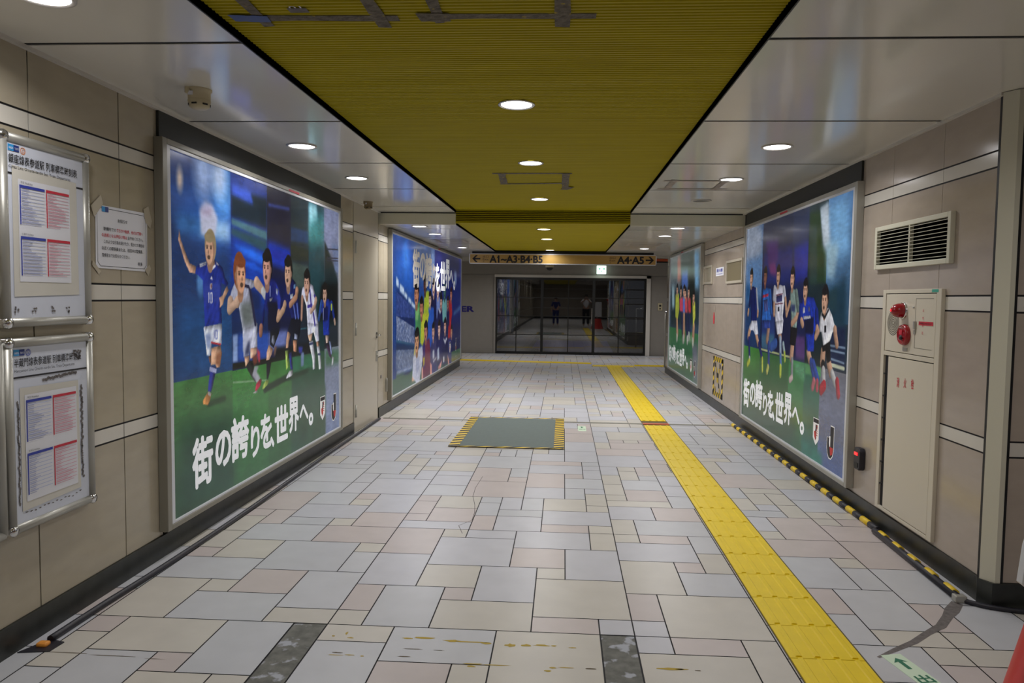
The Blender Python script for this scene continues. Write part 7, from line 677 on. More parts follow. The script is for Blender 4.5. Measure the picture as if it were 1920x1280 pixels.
    obj('timetable_sheet', bm, ['paper', 'ink_blue', 'ink_red', 'ink_pale_blue', 'ink_pink', 'row_blue', 'row_red', 'ink'], cc, 'white timetable with blue and red columns')
    bm = bm_(); rn = random.Random(8 + tear)
    if tear == 0:
        for y in (2.735, 2.83, 2.94, 3.03): 
            for k in range(4): flake3(bm, XL + .031, y + rn.uniform(-.01, .01), 1.375 + rn.uniform(-.014, .014), .012, .01, rn)
    else:
        for k in range(40): flake3(bm, XL + .0303, 2.726 + rn.uniform(-.004, .004), .60 + k * .0105, .010, .016, rn)
        for k in range(40): flake3(bm, XL + .0303, 3.105 + rn.uniform(-.005, .005), .62 + k * .0105, .014, .016, rn)
        for k in range(20): flake3(bm, XL + .0303, 2.87 + k * .0105, 1.085 + k * .0006 + rn.uniform(-.003, .003), .016, .014, rn)
        for k in range(14): flake3(bm, XL + .0303, 2.76 + k * .025, .555 + rn.uniform(-.006, .006), .014, .006, rn)
        for k in range(12): flake3(bm, XL + .0303, 3.06 + k * .004, 1.175 + rn.uniform(-.02, .02), .014, .012, rn)
    obj('glue_marks', bm, 'grime', bp, kind='stuff')
    return t
def flake3(bm, x, y, z, w_, h_, rn, mi=0):
    poly(bm, [(x, y + math.cos(t) * w_ / 2 * rn.uniform(.6, 1.3), z + math.sin(t) * h_ / 2 * rn.uniform(.6, 1.3)) for t in [2 * math.pi * k / 7 for k in range(7)]], mi)
board('upper silver-framed white timetable board on the left wall', 1.327, 2.05, '銀座線表参道駅 列車標準時刻表', 'Ginza Line Omote-sando Sta. Train Departures', 'G', 0)
board('lower silver-framed timetable board with grimy tape marks on the left wall', .502, 1.247, '半蔵門線表参道駅 列車標準時刻表', 'Hanzomon Line Omote-sando Sta. Train Departures', 'Z', 1)
t = thing('timetable_board', 'worn silver board edge cut by the left border of the photo', 'notice board', (XL, 2.4, .49))
bm = bm_(); box(bm, XL + .001, XL + .026, 2.15, 2.635, .5, 1.24); obj('board_panel', bm, 'board', t)
for a, b in (((2.15, .5), (2.15, 1.25)), ((2.64, .5), (2.64, 1.25)), ((2.15, .5), (2.64, .5)), ((2.15, 1.25), (2.64, 1.25))):
    bm = bm_(); tube(bm, [(XL + .024, a[0], a[1]), (XL + .024, b[0], b[1])], .018, 14); obj('frame_rail', bm, 'steel', t)
nt_ = thing('paper_notice', 'white printed notice taped to the beige wall between timetable and poster', 'paper notice', (XL, 3.48, 1.56))
bm = bm_(); poly(bm, [(XL + .003, 3.265, 1.566), (XL + .003, 3.682, 1.562), (XL + .003, 3.69, 1.866), (XL + .003, 3.27, 1.862)]); ps = obj('paper_sheet', bm, 'paper', nt_)
bm = bm_(); xx = XL + .0035; R_, U_ = (0, 1, 0), (0, 0, 1)
text_into(bm, 'お知らせ', (xx, 3.475, 1.792), R_, U_, .019, align='C', bold=.01)
text_into(bm, '駅構内での', (xx, 3.325, 1.745), R_, U_, .018, .095, bold=.008); text_into(bm, '客引きや勧誘、他のお客様へ', (xx, 3.425, 1.745), R_, U_, .018, .22, mi=1, bold=.012)
text_into(bm, 'の迷惑となる声掛け等は', (xx, 3.31, 1.715), R_, U_, .018, .20, mi=1, bold=.012); text_into(bm, 'おやめください。', (xx, 3.515, 1.715), R_, U_, .018, .13, bold=.008)
text_into(bm, 'このような行為を受けたり、見かけた場合は', (xx, 3.325, 1.685), R_, U_, .018, .33, bold=.008)
text_into(bm, 'お近くの駅係員または、巡回中の警備員、', (xx, 3.31, 1.653), R_, U_, .018, .335, bold=.008)
text_into(bm, '警察官までお知らせください。', (xx, 3.31, 1.620), R_, U_, .018, .22, bold=.008); text_into(bm, '駅長', (xx, 3.60, 1.59), R_, U_, .017, bold=.008)
for a in ((3.32, 1.85, 0), ): 
    poly(bm, [(xx + .001, 3.315, 1.833), (xx + .001, 3.34, 1.833), (xx + .001, 3.34, 1.858), (xx + .001, 3.315, 1.858)], 2); poly(bm, [(xx + .001, 3.34, 1.833), (xx + .001, 3.365, 1.833), (xx + .001, 3.365, 1.858), (xx + .001, 3.34, 1.858)], 3)
cs = [(3.28 + .02, 1.576), (3.675 - .02, 1.576), (3.675, 1.596), (3.675, 1.83), (3.655, 1.85), (3.30, 1.85), (3.28, 1.83), (3.28, 1.596)]
for (a, b), (c, e) in zip(cs, cs[1:] + cs[:1]):
    dx, dz = c - a, e - b; l_ = math.hypot(dx, dz); nx, nz_ = -dz / l_ * .0012, dx / l_ * .0012
    poly(bm, [(xx, a - nx, b - nz_), (xx, c - nx, e - nz_), (xx, c + nx, e + nz_), (xx, a + nx, b + nz_)])
obj('printed_text', bm, ['ink', 'ink_red', 'logo_cyan', 'logo_navy'], ps)
for p in ([(3.235, 1.85), (3.31, 1.91), (3.325, 1.87), (3.26, 1.80)], [(3.655, 1.885), (3.70, 1.905), (3.73, 1.83), (3.715, 1.79), (3.67, 1.82)], [(3.245, 1.60), (3.30, 1.55), (3.285, 1.535), (3.235, 1.58)], [(3.66, 1.57), (3.70, 1.60), (3.715, 1.58), (3.69, 1.54)]):
    bm = bm_(); poly(bm, [(XL + .0045, a, b) for a, b in p]); obj('clear_tape', bm, 'tape_clear', nt_)
# ================================================================ RIGHT WALL FITTINGS
def wq(bm, x, y0, y1, z0, z1, d, mi=0): box(bm, min(x, x + d), max(x, x + d), min(y0, y1), max(y0, y1), z0, z1, mi)
v = thing('air_vent', 'cream framed air vent with dark louvres high on the right wall', 'air vent', (XR, 4.4, 1.66))
bm = bm_(); a, b, c, e = 3.94, 4.865, 1.663, 1.937
wq(bm, XR, a, a + .03, c, e, -.028); wq(bm, XR, b - .03, b, c, e, -.028); wq(bm, XR, a + .03, b - .03, c, c + .028, -.028); wq(bm, XR, a + .03, b - .03, e - .028, e, -.028); obj('vent_frame', bm, 'fascia', v, bevel=.003)
bm = bm_(); wq(bm, XR, a + .03, b - .03, c + .02, e - .02, -.004); obj('vent_cavity', bm, 'cavity', v)
bm = bm_(); wq(bm, XR, 4.39, 4.405, c + .02, e - .02, -.026); obj('vent_mullion', bm, 'fascia', v)
for k in range(10):
    z = c + .04 + k * .0215; bm = bm_(); prism(bm, [(XR - .020, a + .03, z), (XR - .020, a + .03, z + .002), (XR - .026, a + .03, z + .003), (XR - .026, a + .03, z)], (0, b - a - .06, 0)); obj('louvre', bm, 'fascia', v)
f = thing('fire_hose_cabinet', 'beige fire hose cabinet with red alarm lamp set in the right wall', 'fire cabinet', (XR, 4.37, .14))
bm = bm_(); a, b = 4.008, 4.72; xo = -.022
wq(bm, XR, a, a + .05, .14, 1.53, xo); wq(bm, XR, b - .042, b, .14, 1.53, xo); wq(bm, XR, a + .05, b - .042, 1.508, 1.53, xo); wq(bm, XR, a + .05, b - .042, 1.122, 1.148, xo); wq(bm, XR, a + .05, b - .042, .14, .16, xo); obj('cabinet_frame', bm, 'alarm_paint', f, bevel=.002)
bm = bm_(); wq(bm, XR, a + .02, b - .02, .15, 1.52, -.008); obj('cabinet_body', bm, 'joint', f)
bm = bm_(); wq(bm, XR, 4.063, 4.672, 1.152, 1.503, -.020); pn = obj('alarm_panel', bm, 'alarm_paint', f, bevel=.002)
bm = bm_(); wq(bm, XR, 4.063, 4.615, .164, 1.116, -.020); dr = obj('cabinet_door', bm, 'alarm_paint', f, bevel=.002)
xs = XR - .0205
bm = bm_()
for ch, y, z in (('消', 4.485, .94), ('火', 4.395, .945), ('栓', 4.305, .95)): text_into(bm, ch, (xs, y, z), (0, -1, 0), (0, 0, 1), .06, .032, bold=.01)
obj('door_lettering', bm, 'ink_red', dr)
bm = bm_()
for k in range(7):
    r = .010 + k * .0105
    for j in range(24):
        t0, t1 = 2 * math.pi * j / 24, 2 * math.pi * (j + 1) / 24
        poly(bm, [(xs - .0004, 4.567 + math.cos(q) * rr_, 1.327 + math.sin(q) * rr_) for q, rr_ in ((t0, r), (t1, r), (t1, r + .004), (t0, r + .004))])
obj('speaker_grille', bm, 'joint', pn)
bm = bm_(); lathe(bm, (XR - .02, 4.435, 1.405), (-1, 0, 0), [(.05, 0), (.05, .01), (.046, .012)], 28, 1); lathe(bm, (XR - .02, 4.435, 1.405), (-1, 0, 0), [(.043, .01), (.042, .035), (.034, .058), (.015, .074), (0, .077)], 28, 0); obj('alarm_lamp', bm, ['red_plastic', 'chrome'], pn, 'red domed alarm lamp')
bm = bm_(); lathe(bm, (XR - .02, 4.435, 1.405), (-1, 0, 0), [(.0, .078), (.007, .078), (.008, .07)], 12); obj('glow', bm, 'red_glow', pn)
bm = bm_(); lathe(bm, (XR - .02, 4.40, 1.262), (-1, 0, 0), [(.062, 0), (.064, .014), (.058, .026), (.05, .028), (.046, .022), (.024, .021), (.02, .027), (0, .028)], 32); obj('call_button', bm, 'red_plastic', pn, 'red round fire alarm push button')
bm = bm_(); wq(bm, xs, 4.385, 4.42, 1.262, 1.29, -.03); text_into(bm, '強く押す', (xs - .0305, 4.418, 1.30), (0, -1, 0), (0, 0, 1), .008, .03, mi=1); obj('button_label', bm, ['ink_red', 'paper'], pn)
bm = bm_(); lathe(bm, (xs, 4.40, 1.245), (-1, 0, 0), [(.014, .024), (.013, .032), (0, .033)], 16); obj('button_core', bm, 'black', pn)
bm = bm_(); wq(bm, xs, 4.37, 4.43, 1.165, 1.185, -.002); obj('name_plate', bm, 'steel', pn)
bm = bm_(); g_ = .002
for s in ((4.09, 4.29, 1.475, 1.478), (4.09, 4.29, 1.19, 1.193), (4.287, 4.29, 1.19, 1.478)): wq(bm, xs, s[0], s[1], s[2], s[3], -.0005)
obj('flap_outline', bm, 'frame_dark', pn)
bm = bm_(); wq(bm, xs, 4.275, 4.29, 1.30, 1.345, -.012); lathe(bm, (xs, 4.31, 1.425), (-1, 0, 0), [(.006, 0), (.006, .006), (0, .007)], 10); wq(bm, xs, 4.28, 4.30, 1.27, 1.295, -.004); obj('flap_latch', bm, 'steel', pn)
bm = bm_()
for k, ch in enumerate('非常電話'): text_into(bm, ch, (xs - .0005, 4.205, 1.40 - k * .042), (0, -1, 0), (0, 0, 1), .016, .014)
obj('flap_lettering', bm, 'ink_red', pn)
bm = bm_(); wq(bm, xs - .0005, 4.085, 4.245, 1.325, 1.346, -.001, 0); text_into(bm, '非常電話 EMERGENCY', (xs - .0018, 4.235, 1.330), (0, -1, 0), (0, 0, 1), .011, .14, mi=1); obj('red_label', bm, ['ink_red', 'ink'], pn, 'red label strip')
bm = bm_(); wq(bm, XR - .022, 4.04, 4.11, 1.511, 1.528, -.001); obj('green_label', bm, 'green_label', f, 'small green label on the frame top')
for k in range(6): bm = bm_(); wq(bm, XR - .0205, 4.63, 4.66, .30 + k * .14, .31 + k * .14, -.006); obj('door_hinge', bm, 'black', f)
k_ = thing('wall_lamp_box', 'small dark grey oval box with red light low on the right wall', 'wall box', (XR, 4.985, .31))
bm = bm_(); prism(bm, [(XR - .001, 4.985 + a * .05, .387 + b * .075) for a, b in ((-1, -.75), (-.7, -1), (.7, -1), (1, -.75), (1, .75), (.7, 1), (-.7, 1), (-1, .75))], (-.04, 0, 0)); obj('box_body', bm, 'rubber', k_, bevel=.006)
bm = bm_(); box(bm, XR - .046, XR - .04, 4.965, 5.015, .41, .43); obj('red_light', bm, 'red_glow', k_)
bm = bm_(); box(bm, XR - .044, XR - .040, 4.96, 5.01, .33, .36); obj('key_hole_cover', bm, 'black', k_)
# middle bay of the right wall
def plate(name, label, cat, y0, y1, z0, z1, rim):
    t = thing(name, label, cat, (XR, (y0 + y1) / 2, z0)); bm = bm_()
    wq(bm, XR, y0, y0 + .03, z0, z1, -.02); wq(bm, XR, y1 - .03, y1, z0, z1, -.02); wq(bm, XR, y0 + .03, y1 - .03, z0, z0 + .03, -.02); wq(bm, XR, y0 + .03, y1 - .03, z1 - .03, z1, -.02); obj('cover_frame', bm, 'door_paint', t, bevel=.003)
    bm = bm_(); wq(bm, XR, y0 + .03, y1 - .03, z0 + .03, z1 - .03, -.006); obj('cover_panel', bm, rim, t)
plate('wall_access_panel', 'olive rectangular recessed panel on the right wall between the two posters', 'access panel', 8.42, 9.25, 1.66, 1.945, 'olive')
plate('wall_access_panel', 'beige flush access panel beside the far right poster', 'access panel', 10.14, 10.74, 1.68, 1.94, 'tile')
t = thing('paper_sign', 'small white paper sign with blue writing on the right wall between posters', 'paper sign', (XR, 9.7, 1.77)); bm = bm_(); poly(bm, [(XR - .003, 9.44, 1.775), (XR - .003, 9.92, 1.775), (XR - .003, 9.92, 1.885), (XR - .003, 9.44, 1.885)]); obj('paper_sheet', bm, 'paper', t)
bm = bm_(); text_into(bm, '消火器', (XR - .0035, 9.88, 1.825), (0, -1, 0), (0, 0, 1), .045, .38, bold=.02); text_into(bm, 'Fire extinguisher', (XR - .0035, 9.88, 1.79), (0, -1, 0), (0, 0, 1), .02, .38); obj('printed_text', bm, 'ink_blue', t)
bm = bm_(); poly(bm, [(XR - .003, 9.97 + a, 1.205 + b) for a, b in ((-.04, -.075), (.04, -.07), (.045, .03), (.02, .06), (.03, .08), (-.03, .085), (-.02, .055), (-.045, .03))]); tag(obj('red_sticker', bm, 'ink_red', bevel=0), 'small red sticker in the middle of the right wall between posters', 'sticker')
# hazard-tape marking on the wall
t = thing('hazard_tape_marking', 'upright hazard-striped tape rectangle with a cross low on the right wall', 'tape marking', (XR, 9.62, .17))
def hazard_strip(bm, o, a, b, L_, W_, pitch=.09, slant=.5, off=0.0):
    """striped tape on a surface: o corner, a along, b across"""
    o, a, b = Vector(o), Vector(a).normalized(), Vector(b).normalized(); n_ = int(L_ / pitch) + 2; nrm = a.cross(b)
    sl = slant * W_
    poly(bm, [o, o + a * L_, o + a * L_ + b * W_, o + b * W_], 0)
    up = nrm * off
    for k in range(-1, n_):
        s0, s1 = k * pitch, k * pitch + pitch * .5
        q = [(s0, 0), (s1, 0), (s1 + sl, W_), (s0 + sl, W_)]
        q = [(min(max(s, 0), L_), w_) for s, w_ in q]
        if abs(q[1][0] - q[0][0]) + abs(q[2][0] - q[3][0]) < .004: continue
        try: poly(bm, [o + a * s + b * w_ + up for s, w_ in q], 1)
        except Exception: pass
xw = XR - .003
for (o_, a_, b_, L_, W_) in (((xw, 9.92, .64), (0, -1, 0), (0, 0, 1), .60, .06), ((xw, 9.92, .175), (0, -1, 0), (0, 0, 1), .60, .06), ((xw, 9.92, .175), (0, 0, 1), (0, -1, 0), .52, .07), ((xw, 9.39, .175), (0, 0, 1), (0, -1, 0), .52, .07)):
    bm = bm_(); hazard_strip(bm, o_, a_, b_, L_, W_, off=-.0008 if a_[1] == 0 else .0008, pitch=.12); obj('hazard_tape', bm, ['hazard_yellow', 'hazard_black'], t)
bm = bm_()
for s in (-1, 1):
    for i in range(6):
        if i == 1 and s < 0: continue
        y = 9.64 + s * (i - 2.5) * .055; z = .43 + (i - 2.5) * .065; poly(bm, [(xw, y - .035, z - .03), (xw, y + .02, z - .035), (xw, y + .035, z + .03), (xw, y - .02, z + .028)], i % 2)
obj('tape_cross', bm, ['trace', 'hazard_black'], t)
# far right of the crossing
sw = thing('wall_switch', 'small cream intercom plate on the grey end wall right of the gate', 'wall plate', (2.48, YG, 1.17)); bm = bm_(); box(bm, 2.42, 2.53, YG - .02, YG, 1.17, 1.36); obj('plate_body', bm, 'cream_plastic', sw, bevel=.004); bm = bm_(); box(bm, 2.45, 2.50, YG - .024, YG - .02, 1.27, 1.32); lathe(bm, (2.475, YG - .02, 1.22), (0, -1, 0), [(.02, 0), (.02, .006), (0, .008)], 14); obj('push_button', bm, 'black', sw)
hr = thing('handrail', 'vertical steel handrail post at the far right edge by the end wall', 'handrail', (2.2, 15.6, 0)); bm = bm_(); tube(bm, [(2.19, 15.6, 0), (2.19, 15.6, 1.17)], .022, 12); obj('post', bm, 'steel', hr); bm = bm_(); tube(bm, [(2.17, 15.6, 1.18), (2.7, 15.6, 1.18)], .028, 12); obj('top_rail', bm, 'chrome', hr); bm = bm_(); tube(bm, [(2.19, 15.6, .45), (2.7, 15.6, .45)], .018, 12); obj('lower_rail', bm, 'steel', hr)
og = thing('hanging_sign', 'orange sign with black lower edge hanging at the right end of the exit sign', 'hanging sign', (2.6, 16, 2.26)); bm = bm_(); box(bm, 1.95, 3.3, 15.98, 16.05, 2.285, 2.36); obj('sign_panel', bm, 'orange_panel', og); bm = bm_(); box(bm, 1.95, 3.3, 15.975, 16.055, 2.255, 2.285); obj('lower_edge', bm, 'black', og)
bm = bm_(); text_into(bm, 'ER', (-2.67, YG - .001, 1.078), (1, 0, 0), (0, 0, 1), .135, .315, bold=.06); tag(obj('wall_lettering', bm, 'letters_blue'), 'dark blue bold letters on the grey end wall left of the gate', 'lettering')
# ================================================================ HANGING THINGS
YS = 13.3
s = thing('exit_direction_sign', 'long tan exit sign with black arrows hanging across the corridor', 'direction sign', (-.04, YS, 2.06))
sx0, sx1, sz0, sz1 = -1.757, 1.672, 2.072, 2.258
bm = bm_(); box(bm, sx0 + .012, sx1 - .012, YS, YS + .09, sz0 + .01, sz1 - .01); obj('sign_panel', bm, 'sign_tan', s)
bm = bm_(); box(bm, sx0, sx1, YS - .004, YS + .095, sz1 - .012, sz1); box(bm, sx0, sx1, YS - .004, YS + .095, sz0, sz0 + .012); box(bm, sx0, sx0 + .014, YS - .004, YS + .095, sz0, sz1); box(bm, sx1 - .014, sx1, YS - .004, YS + .095, sz0, sz1); obj('sign_frame', bm, 'frame_white', s)
bm = bm_(); box(bm, sx0 + .05, sx1 - .05, YS + .03, YS + .06, sz1, ZL); obj('hanging_rail', bm, 'dark_metal', s)
bm = bm_(); R_, U_ = (1, 0, 0), (0, 0, 1); zt = 2.098
text_into(bm, 'A1~A3·B4·B5', (-1.372, YS - .001, zt), R_, U_, .125, .965, bold=.05)
text_into(bm, 'A4·A5', (.965, YS - .001, zt), R_, U_, .125, .475, bold=.05)
for xx, in ((-1.505,), (.825,)):
    text_into(bm, '出口', (xx, YS - .001, 2.182), R_, U_, .042, .105); text_into(bm, 'Exit', (xx, YS - .001, 2.135), R_, U_, .034, .105); text_into(bm, '出', (xx, YS - .001, 2.1), R_, U_, .022, .025)
def arrow(bm, x0, x1, z, h, t_, sgn):
    y = YS - .0025; L_ = x1 - x0
    def r(pts): poly(bm, [(a, y, b) for a, b in pts])
    tip = x0 if sgn < 0 else x1; tail = x1 if sgn < 0 else x0; d_ = 1 if sgn < 0 else -1
    r([(tip + d_ * t_ * .9, z - t_ / 2), (tail, z - t_ / 2), (tail, z + t_ / 2), (tip + d_ * t_ * .9, z + t_ / 2)])
    for q in (1, -1): r([(tip, z), (tip + d_ * h * .5, z + q * h * .5), (tip + d_ * (h * .5 + t_ * 1.35), z + q * h * .5), (tip + d_ * t_ * 1.4, z)])
poly(bm, [(-1.242, YS - .0025, 2.196), (-1.205, YS - .0025, 2.223), (-1.205, YS - .0025, 2.200), (-1.242, YS - .0025, 2.176)]); obj('sign_lettering', bm, 'ink', s)
for q in ((-1.70, -1.55, -1), (1.475, 1.625, 1)): bm = bm_(); arrow(bm, q[0], q[1], 2.163, .13, .028, q[2]); obj('direction_arrow', bm, 'ink', s)
ex = thing('exit_light', 'small glowing white exit light with green arrows above the gate', 'exit sign', (.95, YG - .2, 2.08)); bm = bm_(); box(bm, .825, 1.065, YG - .24, YG - .17, 2.085, 2.295); obj('lit_panel', bm, 'exit_white', ex, bevel=.01); bm = bm_(); box(bm, .84, 1.05, YG - .24, YG - .17, 2.3, ZT); obj('bracket', bm, 'white_metal', ex)
bm = bm_(); y_ = YG - .243
for c_, q in ((.90, -1), (1.0, 1)):
    poly(bm, [(c_ + q * .035, y_, 2.215), (c_, y_, 2.245), (c_, y_, 2.185)]); poly(bm, [(c_ - q * .03, y_, 2.208), (c_, y_, 2.208), (c_, y_, 2.222), (c_ - q * .03, y_, 2.222)])
poly(bm, [(.925, y_, 2.15), (.965, y_, 2.15), (.965, y_, 2.165), (.925, y_, 2.165)]); obj('green_arrows', bm, 'exit_green', ex)
cm = thing('dome_camera', 'white dome camera with dark eye under the grey bulkhead', 'security camera', (-.35, 17.2, 2.38)); bm = bm_(); lathe(bm, (-.35, 17.2, ZT), (0, 0, -1), [(.03, 0), (.03, .12), (.1, .13), (.1, .19), (.085, .2)], 24); obj('housing', bm, 'cream_plastic', cm); bm = bm_(); lathe(bm, (-.35, 17.2, ZT), (0, 0, -1), [(.083, .19), (.075, .23), (.045, .26), (0, .272)], 24); obj('dome', bm, 'black', cm)
# smoke detectors
def detector(x, y, z, label, s=1.0, mt='cream_plastic'):
    t = thing('smoke_detector', label, 'smoke detector', (x, y, z)); bm = bm_(); lathe(bm, (x, y, z), (0, 0, -1), [(.062 * s, 0), (.062 * s, .008), (.055 * s, .01), (.054 * s, .055 * s)], 28); obj('base', bm, mt, t)
    bm = bm_(); lathe(bm, (x, y, z), (0, 0, -1), [(.054 * s, .055 * s), (.056 * s, .058 * s), (.048 * s, .088 * s), (.034 * s, .098 * s), (0, .1 * s)], 28); obj('sensor_head', bm, mt, t)
    bm = bm_()
    for k in range(6):
        a = k * math.pi / 3 + .5; c_, s_ = math.cos(a), math.sin(a); p = Vector((x + c_ * .05 * s, y + s_ * .05 * s, z - .083 * s)); tn = Vector((-s_, c_, 0))
        prism(bm, [p - tn * .013 * s, p + tn * .013 * s, p + tn * .013 * s + Vector((0, 0, .008)), p - tn * .013 * s + Vector((0, 0, .008))], Vector((c_, s_, 0)) * .003)
    bm2 = bm; obj('slots', bm2, 'black', t); bm = bm_(); box(bm, x - .03 * s, x - .005, y - .057 * s, y - .053 * s, z - .04 * s, z - .02 * s); obj('label_sticker', bm, 'paper', t)
    bm = bm_(); lathe(bm, (x - .035 * s, y - .045 * s, z), (0, 0, -1), [(.015, 0), (.015, .025), (.008, .03), (0, .031)], 12); obj('test_knob', bm, mt, t)
detector(-1.785, 3.47, ZC, 'round cream smoke detector on the left ceiling above the notice', .95)
detector(-2.07, 7.55, ZC, 'round brownish smoke detector on the ceiling above the steel door', .8, 'brown_plastic')
# duct tape outlines on the ceiling
def tape_rect(label, z, strips, mt='duct_tape', name='duct_tape_outline', extra=None):
    c_ = Vector((sum(s_[0] + s_[2] for s_ in strips) / 2 / len(strips), sum(s_[1] + s_[3] for s_ in strips) / 2 / len(strips), z))
    t = thing(name, label, 'duct tape', c_); rn = random.Random(int(c_.y * 100))
    for k, (x0, y0, x1, y1, w_) in enumerate(strips):
        a, b = Vector((x0, y0, 0)), Vector((x1, y1, 0)); d_ = (b - a).normalized(); n_ = Vector((-d_.y, d_.x, 0)); bm = bm_(); zz = z - .002 - .0012 * k
        L1 = [a + n_ * w_ / 2 + d_ * rn.uniform(-.01, .01)]; L2 = [a - n_ * w_ / 2]
        for i in range(1, 7):
            p = a.lerp(b, i / 6); L1.append(p + n_ * (w_ / 2 + rn.uniform(-.004, .004))); L2.append(p - n_ * (w_ / 2 + rn.uniform(-.004, .004)))
        pts_ = [(q.x, q.y, zz) for q in L1] + [(q.x, q.y, zz) for q in L2[::-1]]
        f_ = [bm.verts.new(q) for q in pts_]; m_ = len(L1)
        for i in range(m_ - 1): bm.faces.new((f_[i], f_[i + 1], f_[2 * m_ - 2 - i], f_[2 * m_ - 1 - i]))
        obj('tape_strip', bm, mt if not (extra and k in extra) else extra[k], t)
    return t
tape_rect('duct tape outline at the top left of the yellow ceiling', ZY, [(-1.19, 2.655, -.62, 2.67, .055), (-1.13, 2.74, -1.13, 1.95, .045), (-.69, 2.75, -.70, 1.95, .05), (-1.24, 2.645, -1.10, 2.66, .06), (-1.25, 1.98, -.62, 1.98, .05)], extra={3: 'blue_tape'})
tape_rect('duct tape outline at the top centre of the yellow ceiling', ZY, [(-.53, 2.655, .10, 2.665, .05), (-.47, 2.72, -.47, 1.95, .045), (-.022, 2.76, -.022, 1.95, .055), (-.55, 2.655, -.43, 2.66, .075), (-.56, 1.98, .05, 1.98, .05)])
tape_rect('duct tape outline in the middle of the yellow ceiling', ZY, [(-.60, 5.965, .05, 5.95, .045), (-.59, 6.50, .03, 6.44, .05), (-.525, 5.93, -.55, 6.5, .06), (.0, 5.93, -.005, 6.72, .06), (-.02, 6.80, .05, 6.64, .07)])
tape_rect('grey duct tape outline on the right white ceiling', ZC, [(.82, 6.565, 1.43, 6.565, .05), (.82, 6.125, 1.36, 6.125, .045), (.90, 6.08, .90, 6.6, .055), (1.32, 6.08, 1.32, 6.6, .05)], 'duct_tape_pale')
tape_rect('faint grey tape outline on the far left low ceiling', ZL, [(-2.0, 10.75, -1.45, 10.75, .05), (-2.0, 11.2, -1.45, 11.2, .05), (-1.93, 10.7, -1.93, 11.25, .05), (-1.52, 10.7, -1.52, 11.25, .05)], 'duct_tape_pale')
tape_rect('faint grey tape outline on the far right low ceiling', ZL, [(.95, 11.07, 1.5, 11.07, .05), (.95, 11.5, 1.5, 11.5, .05), (.98, 11.0, .98, 11.6, .05), (1.45, 11.0, 1.45, 11.6, .05)], 'duct_tape_pale')
bm = bm_(); prism(bm, [(-1.0, 2.57, ZY - .002), (-.93, 2.57, ZY - .002), (-.93, 2.61, ZY - .002), (-1.0, 2.61, ZY - .002)], (0, 0, -.0005)); text_into(bm, '01', (-.99, 2.578, ZY - .003), (1, 0, 0), (0, -1, 0), .025, .045, mi=1, off=-.001); tag(obj('number_label', bm, ['grime', 'paper']), 'tiny dark number label on the ceiling by the upper tape outline', 'label')
# ================================================================ FLOOR THINGS
SX0, SX1 = .943, 1.243
def tactile_tile(kind, label, group):
    t = thing('tactile_tile', label, 'tactile paving', (0, 0, 0), group); bm = bm_(); box(bm, 0, .2955, 0, .2955, 0, .005); obj('tile_base', bm, 'tactile', t)
    bm = bm_()
    if kind == 'bar':
        for k in range(4):
            x = .0375 + k * .075; pr = [(x - .014, 0), (x - .009, .005), (x + .009, .005), (x + .014, 0)]
            lo = [bm.verts.new((a, .010, .005 + b)) for a, b in pr]; hi = [bm.verts.new((a, .290, .005 + b)) for a, b in pr]
            for i in range(3): bm.faces.new((lo[i], lo[i + 1], hi[i + 1], hi[i]))
            bm.faces.new(lo[::-1]); bm.faces.new(hi)
        obj('guide_bars', bm, 'tactile', t)
    else:
        for i in range(5):
            for j in range(5): lathe(bm, (.03 + i * .06, .03 + j * .06, .005), (0, 0, 1), [(.014, 0), (.009, .005), (0, .005)], 8)
        obj('warning_studs', bm, 'tactile', t)
    return t
bar = tactile_tile('bar', 'yellow tactile tile with four raised bars in the long guiding strip', 'yellow tactile tiles of the guiding strip')
yk = [2.012 + .3 * k for k in range(-1, 46)]
def moved(root, loc, rot=0, label=None, group=None):
    r = dup(root, loc, label, group); r.rotation_euler = (0, 0, rot); return r
bm = bm_(); poly(bm, [(SX0 - .006, 1.7, .0006), (SX1 + .006, 1.7, .0006), (SX1 + .006, 15.52, .0006), (SX0 - .006, 15.52, .0006)]); struct('floor_bed', bm, 'bed')
first = True
for k, y in enumerate(yk):
    if y > 15.3: break
    if 8.30 < y < 8.38: continue
    if first: bar.location = (SX0, y, 0); first = False
    else: dup(bar, (SX0, y, 0))
dot = tactile_tile('dot', 'yellow studded tactile tile in the crossing at the far end', 'studded tactile tiles at the crossing')
for k, (x, y) in enumerate([(x_, 15.53) for x_ in (.643, .943, 1.243)]):
    if k == 0: dot.location = (x, y, 0)
    else: dup(dot, (x, y, 0))
a0 = Vector((.62, 16.05, 0)); a1 = Vector((-2.9, 16.45, 0)); dd = (a1 - a0).normalized(); ang = math.atan2(dd.y, dd.x)
for k in range(14): moved(bar, a0 + dd * (.3 * k), ang - math.pi / 2, 'yellow tactile tile in the cross strip running to the left', 'tactile tiles of the left cross strip')
for k in range(6): moved(bar, Vector((1.56 + .3 * (k + 1), 15.72, 0)), math.pi / 2, 'yellow tactile tile in the cross strip running to the right', 'tactile tiles of the right cross strip')
# expansion joint
j = thing('expansion_joint', 'thin grooved metal joint strip across the floor under the dark plate', 'floor joint', (0, 8.41, 0))
bm = bm_(); box(bm, -2.12, SX0 - .003, 8.38, 8.445, 0, .003); box(bm, SX1 + .003, 2.0, 8.38, 8.445, 0, .003)
for k in range(4): box(bm, -2.12, SX0 - .003, 8.384 + k * .016, 8.391 + k * .016, .003, .0045); box(bm, SX1 + .003, 2.0, 8.384 + k * .016, 8.391 + k * .016, .003, .0045)
obj('metal_strip', bm, 'steel', j); bm = bm_(); box(bm, SX0, SX1, 8.375, 8.45, 0, .007); obj('brown_section', bm, 'orange_panel', j, 'orange brown section where the strip crosses the yellow tiles')
